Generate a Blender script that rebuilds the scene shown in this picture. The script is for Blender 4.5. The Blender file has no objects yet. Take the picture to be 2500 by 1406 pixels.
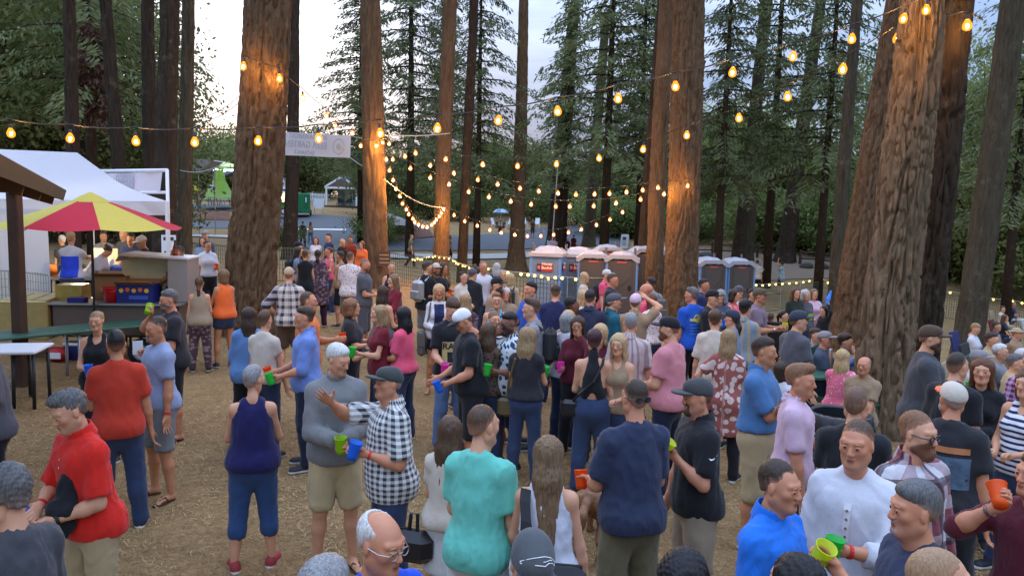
import bpy,math,random
import numpy as np
from mathutils import Vector,Matrix
from mathutils.bvhtree import BVHTree
SC = bpy.context.scene
COL = SC.collection
random.seed(7)
R_ = np.random.RandomState(11)
rad = math.radians
# ------------------------------------------------------------------ camera
F_PX,CX,CY = 1880.0,1250.0,703.0
PITCH,ROLL,EYE = rad(5.86),rad(1.4),2.9
c_f = Vector((0,math.cos(PITCH),-math.sin(PITCH)))
c_r0 = Vector((1,0,0))
c_u0 = Vector((0,math.sin(PITCH),math.cos(PITCH)))
c_r = c_r0 * math.cos(ROLL) + c_u0 * math.sin(ROLL)
c_u = c_u0 * math.cos(ROLL) - c_r0 * math.sin(ROLL)
cam_d = bpy.data.cameras.new("camera")
cam_d.sensor_width = 36.0
cam_d.lens = 36.0 * F_PX / 2500.0
cam_d.clip_start = 0.1
cam_d.clip_end = 3000
cam = bpy.data.objects.new("camera",cam_d)
COL.objects.link(cam)
cam.matrix_world = Matrix((
 (c_r.x,c_u.x,-c_f.x,0),(c_r.y,c_u.y,-c_f.y,0),(c_r.z,c_u.z,-c_f.z,EYE),(0,0,0,1)))
SC.camera = cam
# ------------------------------------------------------------------ world: dusk sky, broken cloud, glow where the sun went down
SUN_EL,SUN_AZ = rad(3.0),rad(-19.0)          # azimuth from +Y, positive to the right
world = bpy.data.worlds.new("World")
SC.world = world
world.use_nodes = True
wt = world.node_tree
wt.nodes.clear()
def wn(t,**kw):
 n = wt.nodes.new(t)
 for k,v in kw.items():
  setattr(n,k,v)
 return n
w_out = wn("ShaderNodeOutputWorld")
w_bg = wn("ShaderNodeBackground")
w_sky = wn("ShaderNodeTexSky",sky_type='NISHITA',sun_disc=False)
w_sky.sun_elevation = SUN_EL
w_sky.sun_rotation = SUN_AZ
w_sky.altitude = 60
w_tc = wn("ShaderNodeTexCoord")
w_map = wn("ShaderNodeMapping")
w_map.inputs["Scale"].default_value = (1.0,1.0,3.4)
w_no = wn("ShaderNodeTexNoise")
w_no.inputs["Scale"].default_value = 2.6
w_no.inputs["Detail"].default_value = 7
w_no.inputs["Roughness"].default_value = 0.56
w_no.inputs["Distortion"].default_value = 0.35
w_rmp = wn("ShaderNodeValToRGB")
w_rmp.color_ramp.elements[0].position = 0.41
w_rmp.color_ramp.elements[0].color = (0,0,0,1)
w_rmp.color_ramp.elements[1].position = 0.70
w_rmp.color_ramp.elements[1].color = (1,1,1,1)
wt.links.new(w_tc.outputs["Generated"],w_map.inputs["Vector"])
wt.links.new(w_map.outputs["Vector"],w_no.inputs["Vector"])
wt.links.new(w_no.outputs["Fac"],w_rmp.inputs["Fac"])
# cloud colour: grey-blue to pale, over the scattering of the Nishita sky
w_cl = wn("ShaderNodeMix",data_type='RGBA')
w_cl.inputs["A"].default_value = (1.3,1.9,3.25,1)
w_cl.inputs["B"].default_value = (3.0,3.55,4.7,1)
wt.links.new(w_rmp.outputs["Color"],w_cl.inputs["Factor"])
w_mix = wn("ShaderNodeMix",data_type='RGBA')
w_mix.inputs["Factor"].default_value = 0.86
wt.links.new(w_sky.outputs["Color"],w_mix.inputs["A"])
wt.links.new(w_cl.outputs["Result"],w_mix.inputs["B"])
# after-sunset glow behind the cloud round the sun's direction
w_dot = wn("ShaderNodeVectorMath",operation='DOT_PRODUCT')
sd = Vector((math.sin(SUN_AZ) * math.cos(rad(8)),math.cos(SUN_AZ) * math.cos(rad(8)),math.sin(rad(8))))
w_dot.inputs[1].default_value = sd
wt.links.new(w_tc.outputs["Generated"],w_dot.inputs[0])
w_gl = wn("ShaderNodeMapRange",interpolation_type='SMOOTHERSTEP')
w_gl.inputs["From Min"].default_value = 0.968
w_gl.inputs["From Max"].default_value = 0.997
wt.links.new(w_dot.outputs["Value"],w_gl.inputs["Value"])
w_gm = wn("ShaderNodeMix",data_type='RGBA')
w_gm.blend_type = 'ADD'
w_gm.inputs["B"].default_value = (2.8,2.7,2.5,1)
wt.links.new(w_gl.outputs["Result"],w_gm.inputs["Factor"])
wt.links.new(w_mix.outputs["Result"],w_gm.inputs["A"])
# an overcast sky is brighter overhead than at the horizon
w_sp = wn("ShaderNodeSeparateXYZ")
wt.links.new(w_tc.outputs["Generated"],w_sp.inputs[0])
w_el = wn("ShaderNodeMapRange")
w_el.inputs["From Min"].default_value = 0.0
w_el.inputs["From Max"].default_value = 1.0
w_el.inputs["To Min"].default_value = 0.5
w_el.inputs["To Max"].default_value = 4.4
wt.links.new(w_sp.outputs["Z"],w_el.inputs["Value"])
w_mu = wn("ShaderNodeMix",data_type='RGBA',blend_type='MULTIPLY')
w_mu.inputs["Factor"].default_value = 1.0
wt.links.new(w_gm.outputs["Result"],w_mu.inputs["A"])
wt.links.new(w_el.outputs["Result"],w_mu.inputs["B"])
wt.links.new(w_mu.outputs["Result"],w_bg.inputs["Color"])
w_bg.inputs["Strength"].default_value = 0.1
wt.links.new(w_bg.outputs["Background"],w_out.inputs["Surface"])
world.cycles.sampling_method = 'AUTOMATIC'
# ------------------------------------------------------------------ sun: veiled, low, wide
sun_d = bpy.data.lights.new("sun",'SUN')
sun_d.energy = 0.3
sun_d.angle = rad(35)
sun_d.color = (1.0,0.86,0.7)
sun = bpy.data.objects.new("sun",sun_d)
COL.objects.link(sun)
sun.rotation_euler = Vector((math.sin(SUN_AZ) * math.cos(rad(14)),math.cos(SUN_AZ) * math.cos(rad(14)),math.sin(rad(14)))).to_track_quat('Z','Y').to_euler()
SC.view_settings.view_transform = 'Standard'
SC.view_settings.look = 'None'
SC.view_settings.gamma = 1
SC.view_settings.use_curve_mapping = False
SC.view_settings.exposure = 1.25
SC.render.engine = 'CYCLES'
cy = SC.cycles
cy.use_denoising = True
cy.max_bounces = 6
cy.diffuse_bounces = 3
cy.glossy_bounces = 2
cy.transmission_bounces = 4
cy.transparent_max_bounces = 8
cy.caustics_reflective = False
cy.caustics_refractive = False
cy.sample_clamp_indirect = 4
cy.use_light_tree = True
# ------------------------------------------------------------------ helpers
def ray(px,py):
 d = c_f + c_r * ((px - CX) / F_PX) + c_u * ((CY - py) / F_PX)
 return d
# ground height: thin-plate spline through surveyed spots (x, y, z)
_GP = np.array([
 (0,0,0),(-6,0,0),(6,0,0),(-12,3,.05),(12,3,0),(0,6,0),(-5,6,0),(6,7,0),(-9,8,.15),
 (0,12,0),(5,11,-.05),(11,11,-.3),(-5.5,12.8,.14),(-8.5,12.5,.28),(-12,16,.42),(-7,18,.38),(-18,14,.5),
 (0,19,-.08),(6,18,-.35),(12,18,-.85),(20,20,-1.3),(-4,20,.12),(-7.5,26,.2),(-3,27,-.05),(1,28,-.4),(3.5,29,-.85),(8,31,-1.2),(13,36,-1.5),
 (23,37,-2.0),(15.6,47,-1.4),(18,57,-.5),(25,56,-.5),(13,60,-.4),(22,66,.2),(14,72,.6),(30,66,.3),(-5.5,49,-.5),(-15,45,.2),(-15,57,-.1),(0,45,-.75),(6,55,-.9),(0,60,-.4),
 (-14,62,.1),(-20,80,1.6),(-33,80,1.2),(-26,60,.2),(-22,98,2.7),(0,90,1.2),(20,80,1.0),(35,80,.8),(0,120,3.4),(50,120,4),(-60,120,4),
 (-50,50,1),(-40,20,.8),(45,45,-1.8),(45,20,-1.4),(-30,0,.3),(30,0,-.6),(-40,-30,0),(40,-30,0),(0,-40,0),(0,180,5),(-100,100,4),(100,100,3),(90,20,-1),(-90,0,1)],float)
def _tps(r2):
 return np.where(r2 > 1e-9,r2 * np.log(np.maximum(r2,1e-9)),0.0) * 0.5
_n = len(_GP)
_d2 = ((_GP[:,None,:2] - _GP[None,:,:2]) ** 2).sum(-1)
_A = np.zeros((_n + 3,_n + 3))
_A[:_n,:_n] = _tps(_d2) + np.eye(_n) * 4.0
_A[:_n,_n] = 1;_A[:_n,_n + 1:] = _GP[:,:2]
_A[_n,:_n] = 1;_A[_n + 1:,:_n] = _GP[:,:2].T
_W = np.linalg.solve(_A,np.concatenate([_GP[:,2],np.zeros(3)]))
def Gn(x,y):
 x = np.asarray(x,float);y = np.asarray(y,float)
 r2 = (x[...,None] - _GP[:,0]) ** 2 + (y[...,None] - _GP[:,1]) ** 2
 return _tps(r2) @ _W[:_n] + _W[_n] + _W[_n + 1] * x + _W[_n + 2] * y
def G(x,y):
 return float(Gn(np.array([x]),np.array([y]))[0])
_TS = np.concatenate([np.arange(1.2,30,.15),np.arange(30,140,1.0)])
def on_ground(px,py,h=0.0,far=0.0):
 """Where the sight line through a point of the picture is h metres above the ground (first time beyond depth far)."""
 d = ray(px,py)
 ts = _TS[_TS >= far] if far else _TS
 zz = EYE + ts * d.z - Gn(ts * d.x,ts * d.y) - h
 k = np.nonzero(zz <= 0)[0]
 if len(k) == 0:
  i = int(np.argmin(zz));t = ts[i]
 else:
  i = k[0]
  t = ts[i] if i == 0 else ts[i - 1] + (ts[i] - ts[i - 1]) * zz[i - 1] / max(zz[i - 1] - zz[i],1e-9)
 return Vector((t * d.x,t * d.y,G(t * d.x,t * d.y)))
def at(px,py,depth):
 d = ray(px,py)
 t = depth / d.y
 return Vector((d.x * t,d.y * t,EYE + d.z * t))
def tag(o,label=None,cat=None,group=None,kind=None):
 if label:o['label'] = label
 if cat:o['category'] = cat
 if group:o['group'] = group
 if kind:o['kind'] = kind
 return o
def empty(name,loc=(0,0,0),rz=0.0,parent=None):
 o = bpy.data.objects.new(name,None)
 o.empty_display_size = .2
 COL.objects.link(o)
 o.location = loc
 o.rotation_euler = (0,0,rz)
 if parent:o.parent = parent
 return o
def link(name,me,parent=None):
 o = bpy.data.objects.new(name,me)
 COL.objects.link(o)
 if parent:o.parent = parent
 return o
def copy_tree(o,parent=None):
 c = o.copy()
 COL.objects.link(c)
 if parent is not None:
  c.parent = parent
 for ch in list(o.children):
  copy_tree(ch,c)
 return c
def np_mesh(name,V,Fq,mats=(),mi=None,smooth=True,tri=None):
 """mesh from arrays: V (n,3), Fq (m,4) quads, tri (k,3)"""
 me = bpy.data.meshes.new(name)
 V = np.asarray(V,np.float32)
 nq = 0 if Fq is None else len(Fq)
 nt = 0 if tri is None else len(tri)
 me.vertices.add(len(V))
 me.vertices.foreach_set("co",V.ravel())
 loops = np.concatenate([np.asarray(Fq,np.int32).ravel() if nq else np.zeros(0,np.int32),np.asarray(tri,np.int32).ravel() if nt else np.zeros(0,np.int32)])
 me.loops.add(len(loops))
 me.loops.foreach_set("vertex_index",loops)
 me.polygons.add(nq + nt)
 st = np.concatenate([np.arange(nq) * 4,nq * 4 + np.arange(nt) * 3]).astype(np.int32)
 me.polygons.foreach_set("loop_start",st)
 if mi is not None:
  me.polygons.foreach_set("material_index",np.asarray(mi,np.int32))
 me.polygons.foreach_set("use_smooth",np.full(nq + nt,bool(smooth)))
 for m in mats:
  me.materials.append(m)
 me.update(calc_edges=True)
 return me
class MB:
 """collects simple shapes and links them as one mesh object"""
 def __init__(self):
  self.v,self.f,self.m = [],[],[]
  self.mat = 0
 def add(self,vs,fs):
  n = len(self.v)
  self.v += [tuple(x) for x in vs]
  self.f += [tuple(i + n for i in f) for f in fs]
  self.m += [self.mat] * len(fs)
  return self
 def box(self,c,s,rz=0.0,M=None,bev=0.0):
  hx,hy,hz = s[0] / 2,s[1] / 2,s[2] / 2
  T = Matrix.Translation(c) @ (M if M is not None else Matrix.Rotation(rz,4,'Z'))
  if bev <= 0:
   vs = [(-hx,-hy,-hz),(hx,-hy,-hz),(hx,hy,-hz),(-hx,hy,-hz),(-hx,-hy,hz),(hx,-hy,hz),(hx,hy,hz),(-hx,hy,hz)]
   fs = [(3,2,1,0),(4,5,6,7),(0,1,5,4),(1,2,6,5),(2,3,7,6),(3,0,4,7)]
  else:
   b = min(bev,hx * .9,hy * .9,hz * .9)
   vs,fs = [],[]
   for z,i in ((-hz,b),(-hz + b,0),(hz - b,0),(hz,b)):
    x,y = hx - i,hy - i
    c_ = b if i == 0 else b * .5
    vs += [(-x + c_,-y,z),(x - c_,-y,z),(x,-y + c_,z),(x,y - c_,z),(x - c_,y,z),(-x + c_,y,z),(-x,y - c_,z),(-x,-y + c_,z)]
   for k in range(3):
    for j in range(8):
     fs.append((k * 8 + j,k * 8 + (j + 1) % 8,k * 8 + 8 + (j + 1) % 8,k * 8 + 8 + j))
   fs.append(tuple(reversed(range(8))));fs.append(tuple(range(24,32)))
  return self.add([T @ Vector(v) for v in vs],fs)
 def tube(self,pts,r,n=8,cap=True,r2=None):
  pts = [Vector(p) for p in pts]
  m = len(pts)
  rs = [r] * m if r2 is None else [r + (r2 - r) * i / (m - 1) for i in range(m)]
  if isinstance(r,(list,tuple)):rs = list(r)
  vs,fs = [],[]
  up = None
  for i,p in enumerate(pts):
   d = (pts[min(i + 1,m - 1)] - pts[max(i - 1,0)]).normalized()
   if up is None:
    up = Vector((0,0,1)) if abs(d.z) < .9 else Vector((1,0,0))
   a = d.cross(up).normalized();b = a.cross(d).normalized();up = b
   for j in range(n):
    t = 2 * math.pi * j / n
    vs.append(p + a * (math.cos(t) * rs[i]) + b * (math.sin(t) * rs[i]))
  for i in range(m - 1):
   for j in range(n):
    fs.append((i * n + j,i * n + (j + 1) % n,(i + 1) * n + (j + 1) % n,(i + 1) * n + j))
  if cap:
   fs.append(tuple(reversed(range(n))));fs.append(tuple(range((m - 1) * n,m * n)))
  return self.add(vs,fs)
 def lathe(self,prof,n=16,M=None,close=False):
  """prof: list of (r, z)"""
  vs,fs = [],[]
  for r,z in prof:
   for j in range(n):
    t = 2 * math.pi * j / n
    v = Vector((r * math.cos(t),r * math.sin(t),z))
    vs.append(M @ v if M is not None else v)
  for i in range(len(prof) - 1):
   for j in range(n):
    fs.append((i * n + j,i * n + (j + 1) % n,(i + 1) * n + (j + 1) % n,(i + 1) * n + j))
  if close:
   fs.append(tuple(reversed(range(n))));fs.append(tuple(range((len(prof) - 1) * n,len(prof) * n)))
  return self.add(vs,fs)
 def prism(self,poly,y0,y1,M=None):
  """polygon in x,z extruded along y"""
  n = len(poly)
  vs = [Vector((x,y0,z)) for x,z in poly] + [Vector((x,y1,z)) for x,z in poly]
  if M is not None:vs = [M @ v for v in vs]
  fs = [tuple(range(n)),tuple(reversed(range(n,2 * n)))] + [(i,i + n,(i + 1) % n + n,(i + 1) % n) for i in range(n)]
  return self.add(vs,fs)
 def build(self,name,mats,parent=None,smooth=False,kind=None):
  me = bpy.data.meshes.new(name)
  me.from_pydata(self.v,[],self.f)
  if not isinstance(mats,(list,tuple)):mats = [mats]
  for m in mats:me.materials.append(m)
  if any(self.m):me.polygons.foreach_set("material_index",self.m)
  if smooth:me.polygons.foreach_set("use_smooth",[True] * len(me.polygons))
  me.update()
  o = link(name,me,parent)
  if kind:o['kind'] = kind
  return o
# ------------------------------------------------------------------ materials
def new_mat(name):
 m = bpy.data.materials.new(name)
 m.use_nodes = True
 nt = m.node_tree
 return m,nt,nt.nodes["Principled BSDF"]
def nd(nt,t,**kw):
 n = nt.nodes.new(t)
 for k,v in kw.items():setattr(n,k,v)
 return n
def setv(n,**kw):
 for k,v in kw.items():
  n.inputs[k.replace("_"," ")].default_value = v
 return n
def lk(nt,a,b):nt.links.new(a,b)
def c4(c):return (c[0],c[1],c[2],1)
_mc = {}
def srgb(r,g,b):
 f = lambda c:(c / 255 / 12.92) if c <= 10 else ((c / 255 + .055) / 1.055) ** 2.4
 return (f(r),f(g),f(b))
def plain(name,col,rough=.6,metal=0.0,var=.18,scale=9.0,bump=.0,bscale=60,trans=0.0,spec=.4,coat=0.0):
 key = ('p',name)
 if key in _mc:return _mc[key]
 m,nt,p = new_mat(name)
 setv(p,Roughness=rough,Metallic=metal)
 p.inputs["Specular IOR Level"].default_value = spec
 tc = nd(nt,"ShaderNodeTexCoord")
 no = setv(nd(nt,"ShaderNodeTexNoise"),Scale=scale,Detail=5.0,Roughness=.6)
 lk(nt,tc.outputs["Object"],no.inputs["Vector"])
 mx = nd(nt,"ShaderNodeMix",data_type='RGBA')
 mx.inputs["A"].default_value = c4([x * (1 - var) for x in col])
 mx.inputs["B"].default_value = c4([min(1,x * (1 + var)) for x in col])
 lk(nt,no.outputs["Fac"],mx.inputs["Factor"])
 lk(nt,mx.outputs["Result"],p.inputs["Base Color"])
 if bump:
  n2 = setv(nd(nt,"ShaderNodeTexNoise"),Scale=bscale,Detail=4.0)
  lk(nt,tc.outputs["Object"],n2.inputs["Vector"])
  b = setv(nd(nt,"ShaderNodeBump"),Strength=bump,Distance=.01)
  lk(nt,n2.outputs["Fac"],b.inputs["Height"]);lk(nt,b.outputs["Normal"],p.inputs["Normal"])
 if coat:p.inputs["Coat Weight"].default_value = coat
 if trans:
  t = nd(nt,"ShaderNodeBsdfTranslucent");lk(nt,mx.outputs["Result"],t.inputs["Color"])
  ms = nd(nt,"ShaderNodeMixShader");ms.inputs[0].default_value = trans
  o = nt.nodes["Material Output"]
  lk(nt,p.outputs[0],ms.inputs[1]);lk(nt,t.outputs[0],ms.inputs[2]);lk(nt,ms.outputs[0],o.inputs["Surface"])
 _mc[key] = m
 return m
def glow(name,col,strength):
 key = ('e',name)
 if key in _mc:return _mc[key]
 m,nt,p = new_mat(name)
 p.inputs["Base Color"].default_value = c4(col)
 p.inputs["Emission Color"].default_value = c4(col)
 p.inputs["Emission Strength"].default_value = strength
 _mc[key] = m
 return m
# ------------------------------------------------------------------ ground: one sheet to the horizon, with road, walk and mulch draped on it
def vnoise(P,seed=0):
 """value noise on points (n,3) in [0,1]"""
 P = np.asarray(P,np.float64)
 i = np.floor(P).astype(np.int64);f = P - i;f = f * f * (3 - 2 * f)
 def h(a,b,c):
  n = (a * 374761393 + b * 668265263 + c * 1274126177 + seed * 974711) & 0x7fffffff
  n = ((n ^ (n >> 13)) * 1274126177) & 0x7fffffff
  n = n ^ (n >> 16)
  return (n & 0xffff) / 65535.0
 r = 0
 for dx in (0,1):
  for dy in (0,1):
   for dz in (0,1):
    w = (f[:,0] if dx else 1 - f[:,0]) * (f[:,1] if dy else 1 - f[:,1]) * (f[:,2] if dz else 1 - f[:,2])
    r = r + w * h(i[:,0] + dx,i[:,1] + dy,i[:,2] + dz)
 return r
def grid_mesh(xs,ys,zf,name,mats):
 X,Y = np.meshgrid(xs,ys)
 Z = zf(X,Y)
 V = np.stack([X.ravel(),Y.ravel(),Z.ravel()],1)
 nx,ny = len(xs),len(ys)
 i = (np.arange(ny - 1)[:,None] * nx + np.arange(nx - 1)[None]).ravel()
 Q = np.stack([i,i + 1,i + nx + 1,i + nx],1)
 return np_mesh(name,V,Q,mats)
m,nt,p = new_mat("dirt_and_straw")
tc = nd(nt,"ShaderNodeTexCoord")
n1 = setv(nd(nt,"ShaderNodeTexNoise"),Scale=.55,Detail=6.0,Roughness=.62);lk(nt,tc.outputs["Object"],n1.inputs["Vector"])
n2 = setv(nd(nt,"ShaderNodeTexNoise"),Scale=26.0,Detail=6.0,Roughness=.72,Distortion=1.4);lk(nt,tc.outputs["Object"],n2.inputs["Vector"])
n3 = setv(nd(nt,"ShaderNodeTexNoise"),Scale=5.0,Detail=5.0,Roughness=.65);lk(nt,tc.outputs["Object"],n3.inputs["Vector"])
ra = nd(nt,"ShaderNodeValToRGB");ra.color_ramp.elements[0].position = .33;ra.color_ramp.elements[1].position = .68
ra.color_ramp.elements[0].color = c4(srgb(88,65,42));ra.color_ramp.elements[1].color = c4(srgb(172,139,95))
rb = nd(nt,"ShaderNodeValToRGB");rb.color_ramp.elements[0].position = .38;rb.color_ramp.elements[1].position = .66
rb.color_ramp.elements[0].color = c4(srgb(76,56,36));rb.color_ramp.elements[1].color = c4(srgb(190,158,108))
mA = nd(nt,"ShaderNodeMix",data_type='RGBA');mA.inputs["Factor"].default_value = .5
ad = nd(nt,"ShaderNodeMath",operation='ADD');lk(nt,n1.outputs["Fac"],ad.inputs[0]);lk(nt,n3.outputs["Fac"],ad.inputs[1])
hf = nd(nt,"ShaderNodeMath",operation='MULTIPLY');lk(nt,ad.outputs[0],hf.inputs[0]);hf.inputs[1].default_value = .5
lk(nt,hf.outputs[0],ra.inputs["Fac"]);lk(nt,n2.outputs["Fac"],rb.inputs["Fac"])
lk(nt,ra.outputs["Color"],mA.inputs["A"]);lk(nt,rb.outputs["Color"],mA.inputs["B"])
lk(nt,mA.outputs["Result"],p.inputs["Base Color"]);setv(p,Roughness=.95);p.inputs["Specular IOR Level"].default_value = .15
bb = setv(nd(nt,"ShaderNodeBump"),Strength=.8,Distance=.03);lk(nt,n2.outputs["Fac"],bb.inputs["Height"]);lk(nt,bb.outputs["Normal"],p.inputs["Normal"])
M_GROUND = m
def axis_pts(lo,hi,fine,f0,f1,coarse):
 a = list(np.arange(f0,f1,fine))
 x = f1;st = fine
 while x < hi:a.append(x);st = min(st * 1.12,coarse);x += st
 a.append(hi);x = f0;st = fine;b = []
 while x > lo:
  st = min(st * 1.12,coarse);x -= st;b.append(max(x,lo))
 return np.array(sorted(set(b)) + a)
def gz(X,Y):
 Z = Gn(X,Y)
 far = np.clip((np.hypot(X,Y) - 140) / 200,0,1)
 Z = Z * (1 - far) + far * 5
 P = np.stack([X.ravel() * 1.3,Y.ravel() * 1.3,X.ravel() * 0],1)
 P2 = P * 3.1
 nz = (vnoise(P,3) - .5) * .05 + (vnoise(P2,4) - .5) * .025
 near = (np.hypot(X,Y - 10) < 40)
 return Z + nz.reshape(X.shape) * near
gx = axis_pts(-700,700,.3,-15,15,30.0);gy = axis_pts(-60,900,.3,1.5,30,30.0)
ground = link("ground",grid_mesh(gx,gy,gz,"ground",[M_GROUND]));tag(ground,kind='structure')
def drape(name,A,B,mat,lift=.05,nu=60,nv=8,kind='structure',hump=0.0):
 """sheet between two lines given as picture points on the ground"""
 def res(L,n):
  P = np.array([on_ground(*q)[:2] for q in L])
  d = np.r_[0,np.cumsum(np.hypot(*np.diff(P,axis=0).T))]
  t = np.linspace(0,d[-1],n)
  return np.stack([np.interp(t,d,P[:,0]),np.interp(t,d,P[:,1])],1)
 a,b = res(A,nu),res(B,nu)
 w = np.linspace(0,1,nv)[:,None,None]
 P = a[None] * (1 - w) + b[None] * w
 Z = Gn(P[...,0],P[...,1]) + lift
 if hump:
  u = np.linspace(0,1,nu)[None];v = np.linspace(0,1,nv)[:,None]
  Z = Z + hump * (np.sin(u * np.pi) * np.sin(v * np.pi)) ** .7
 V = np.concatenate([P,Z[...,None]],-1).reshape(-1,3)
 i = (np.arange(nv - 1)[:,None] * nu + np.arange(nu - 1)[None]).ravel()
 Q = np.stack([i,i + 1,i + nu + 1,i + nu],1)
 n_ = np.cross(V[Q[0,1]] - V[Q[0,0]],V[Q[0,3]] - V[Q[0,0]])
 if n_[2] < 0:Q = Q[:,::-1]
 o = link(name,np_mesh(name,V,Q,[mat]));tag(o,kind=kind)
 return o
M_ASPH = plain("asphalt",(.085,.088,.095),.92,var=.2,scale=2.5,bump=.3,bscale=90)
M_MULCH = plain("mulch",srgb(104,66,48),.95,var=.45,scale=8,bump=.8,bscale=25)
M_CONC = plain("concrete",(.42,.40,.37),.9,var=.12,scale=3,bump=.2)
M_PAINT = plain("road_paint",(.75,.74,.7),.7,var=.08)
drape("road",[(430,497),(560,501),(700,522),(860,531),(876,588),(960,588),(1040,583),(1130,577),(1240,570),(1330,556),(1420,551),(1520,548)],
      [(430,511),(560,514),(690,603),(800,612),(876,617),(960,613),(1040,613),(1130,613),(1240,611),(1330,606),(1440,601),(1540,600)],M_ASPH,.06,90,10)
drape("road_marking",[(715,560),(780,560.5),(845,561.5)],[(715,562.5),(780,563),(845,564)],M_PAINT,.075,20,3)
drape("sidewalk",[(930,620),(1040,622),(1150,623),(1300,617),(1420,612)],[(930,632),(1040,634),(1150,635),(1300,630),(1420,622)],M_CONC,.09,60,4)
drape("sidewalk",[(650,563),(700,564),(716,566)],[(650,572),(700,573),(716,574)],M_CONC,.09,20,4)
drape("sidewalk",[(440,574),(500,575),(570,577)],[(440,579),(500,580),(570,583)],M_CONC,.09,20,4)
drape("path",[(440,541),(570,541)],[(440,557),(570,559)],M_ASPH,.05,20,5)
drape("mulch_bed",[(430,513),(560,516)],[(430,537),(560,539)],M_MULCH,.07,30,6,hump=.15)
drape("mulch_bed",[(872,540),(930,536),(1000,540),(1046,560)],[(872,588),(930,588),(1000,586),(1060,580)],M_MULCH,.1,30,8,hump=.7)
drape("mulch_bed",[(650,578),(690,579),(715,580)],[(650,597),(690,598),(715,600)],M_MULCH,.07,20,5,hump=.1)
drape("dirt_path",[(1680,605),(1800,612),(1950,618),(2060,632)],[(1680,640),(1800,690),(1950,682),(2060,680)],plain("packed_dirt",srgb(120,102,84),.95,var=.2,scale=3,bump=.3),.05,40,12)
# loose straw and dead grass on the near ground
def straw():
 n = 50000
 r = np.random.RandomState(5)
 y = 1.8 + 15 * r.rand(n) ** 1.25
 x = (r.rand(n) - .5) * (3 + y * 1.55)
 keep = vnoise(np.stack([x * .9,y * .9,x * 0],1),9) * .6 + vnoise(np.stack([x * 3.3,y * 3.3,x * 0],1),10) * .4 > .44
 x,y = x[keep],y[keep];n = len(x)
 a = r.rand(n) * 6.283;L = .025 + .055 * r.rand(n);w = .0009 + .0011 * r.rand(n) + .00013 * y
 z = gz(x[None],y[None])[0]
 dx,dy = np.cos(a),np.sin(a)
 z0 = z + .004 + .012 * r.rand(n);z1 = z + .006 + .03 * r.rand(n);b = (r.rand(n) - .5) * .03
 V = np.zeros((n,6,3))
 for k,(t,zz,bb) in enumerate(((-.5,z0,0),(0,(z0 + z1) / 2 + .008,1),(.5,z1,0))):
  cx = x + dx * L * t - dy * b * bb;cy_ = y + dy * L * t + dx * b * bb
  for s,q in ((-1,0),(1,1)):
   V[:,k * 2 + q] = np.stack([cx - dy * w * s,cy_ + dx * w * s,zz],1)
 i = np.arange(n)[:,None] * 6
 Q = np.concatenate([i + np.array([0,1,3,2]),i + np.array([2,3,5,4])])
 m,nt,p = new_mat("straw")
 tc = nd(nt,"ShaderNodeTexCoord")
 no = setv(nd(nt,"ShaderNodeTexNoise"),Scale=40.0,Detail=2.0);lk(nt,tc.outputs["Object"],no.inputs["Vector"])
 rp = nd(nt,"ShaderNodeValToRGB");rp.color_ramp.elements[0].position = .3;rp.color_ramp.elements[1].position = .7
 rp.color_ramp.elements[0].color = c4(srgb(126,97,60));rp.color_ramp.elements[1].color = c4(srgb(220,190,134))
 lk(nt,no.outputs["Fac"],rp.inputs["Fac"]);lk(nt,rp.outputs["Color"],p.inputs["Base Color"]);setv(p,Roughness=.8)
 o = link("straw",np_mesh("straw",V.reshape(-1,3),Q,[m],smooth=False));tag(o,"dry straw and dead grass strewn over the bare ground","straw",kind='stuff')
straw()
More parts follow.
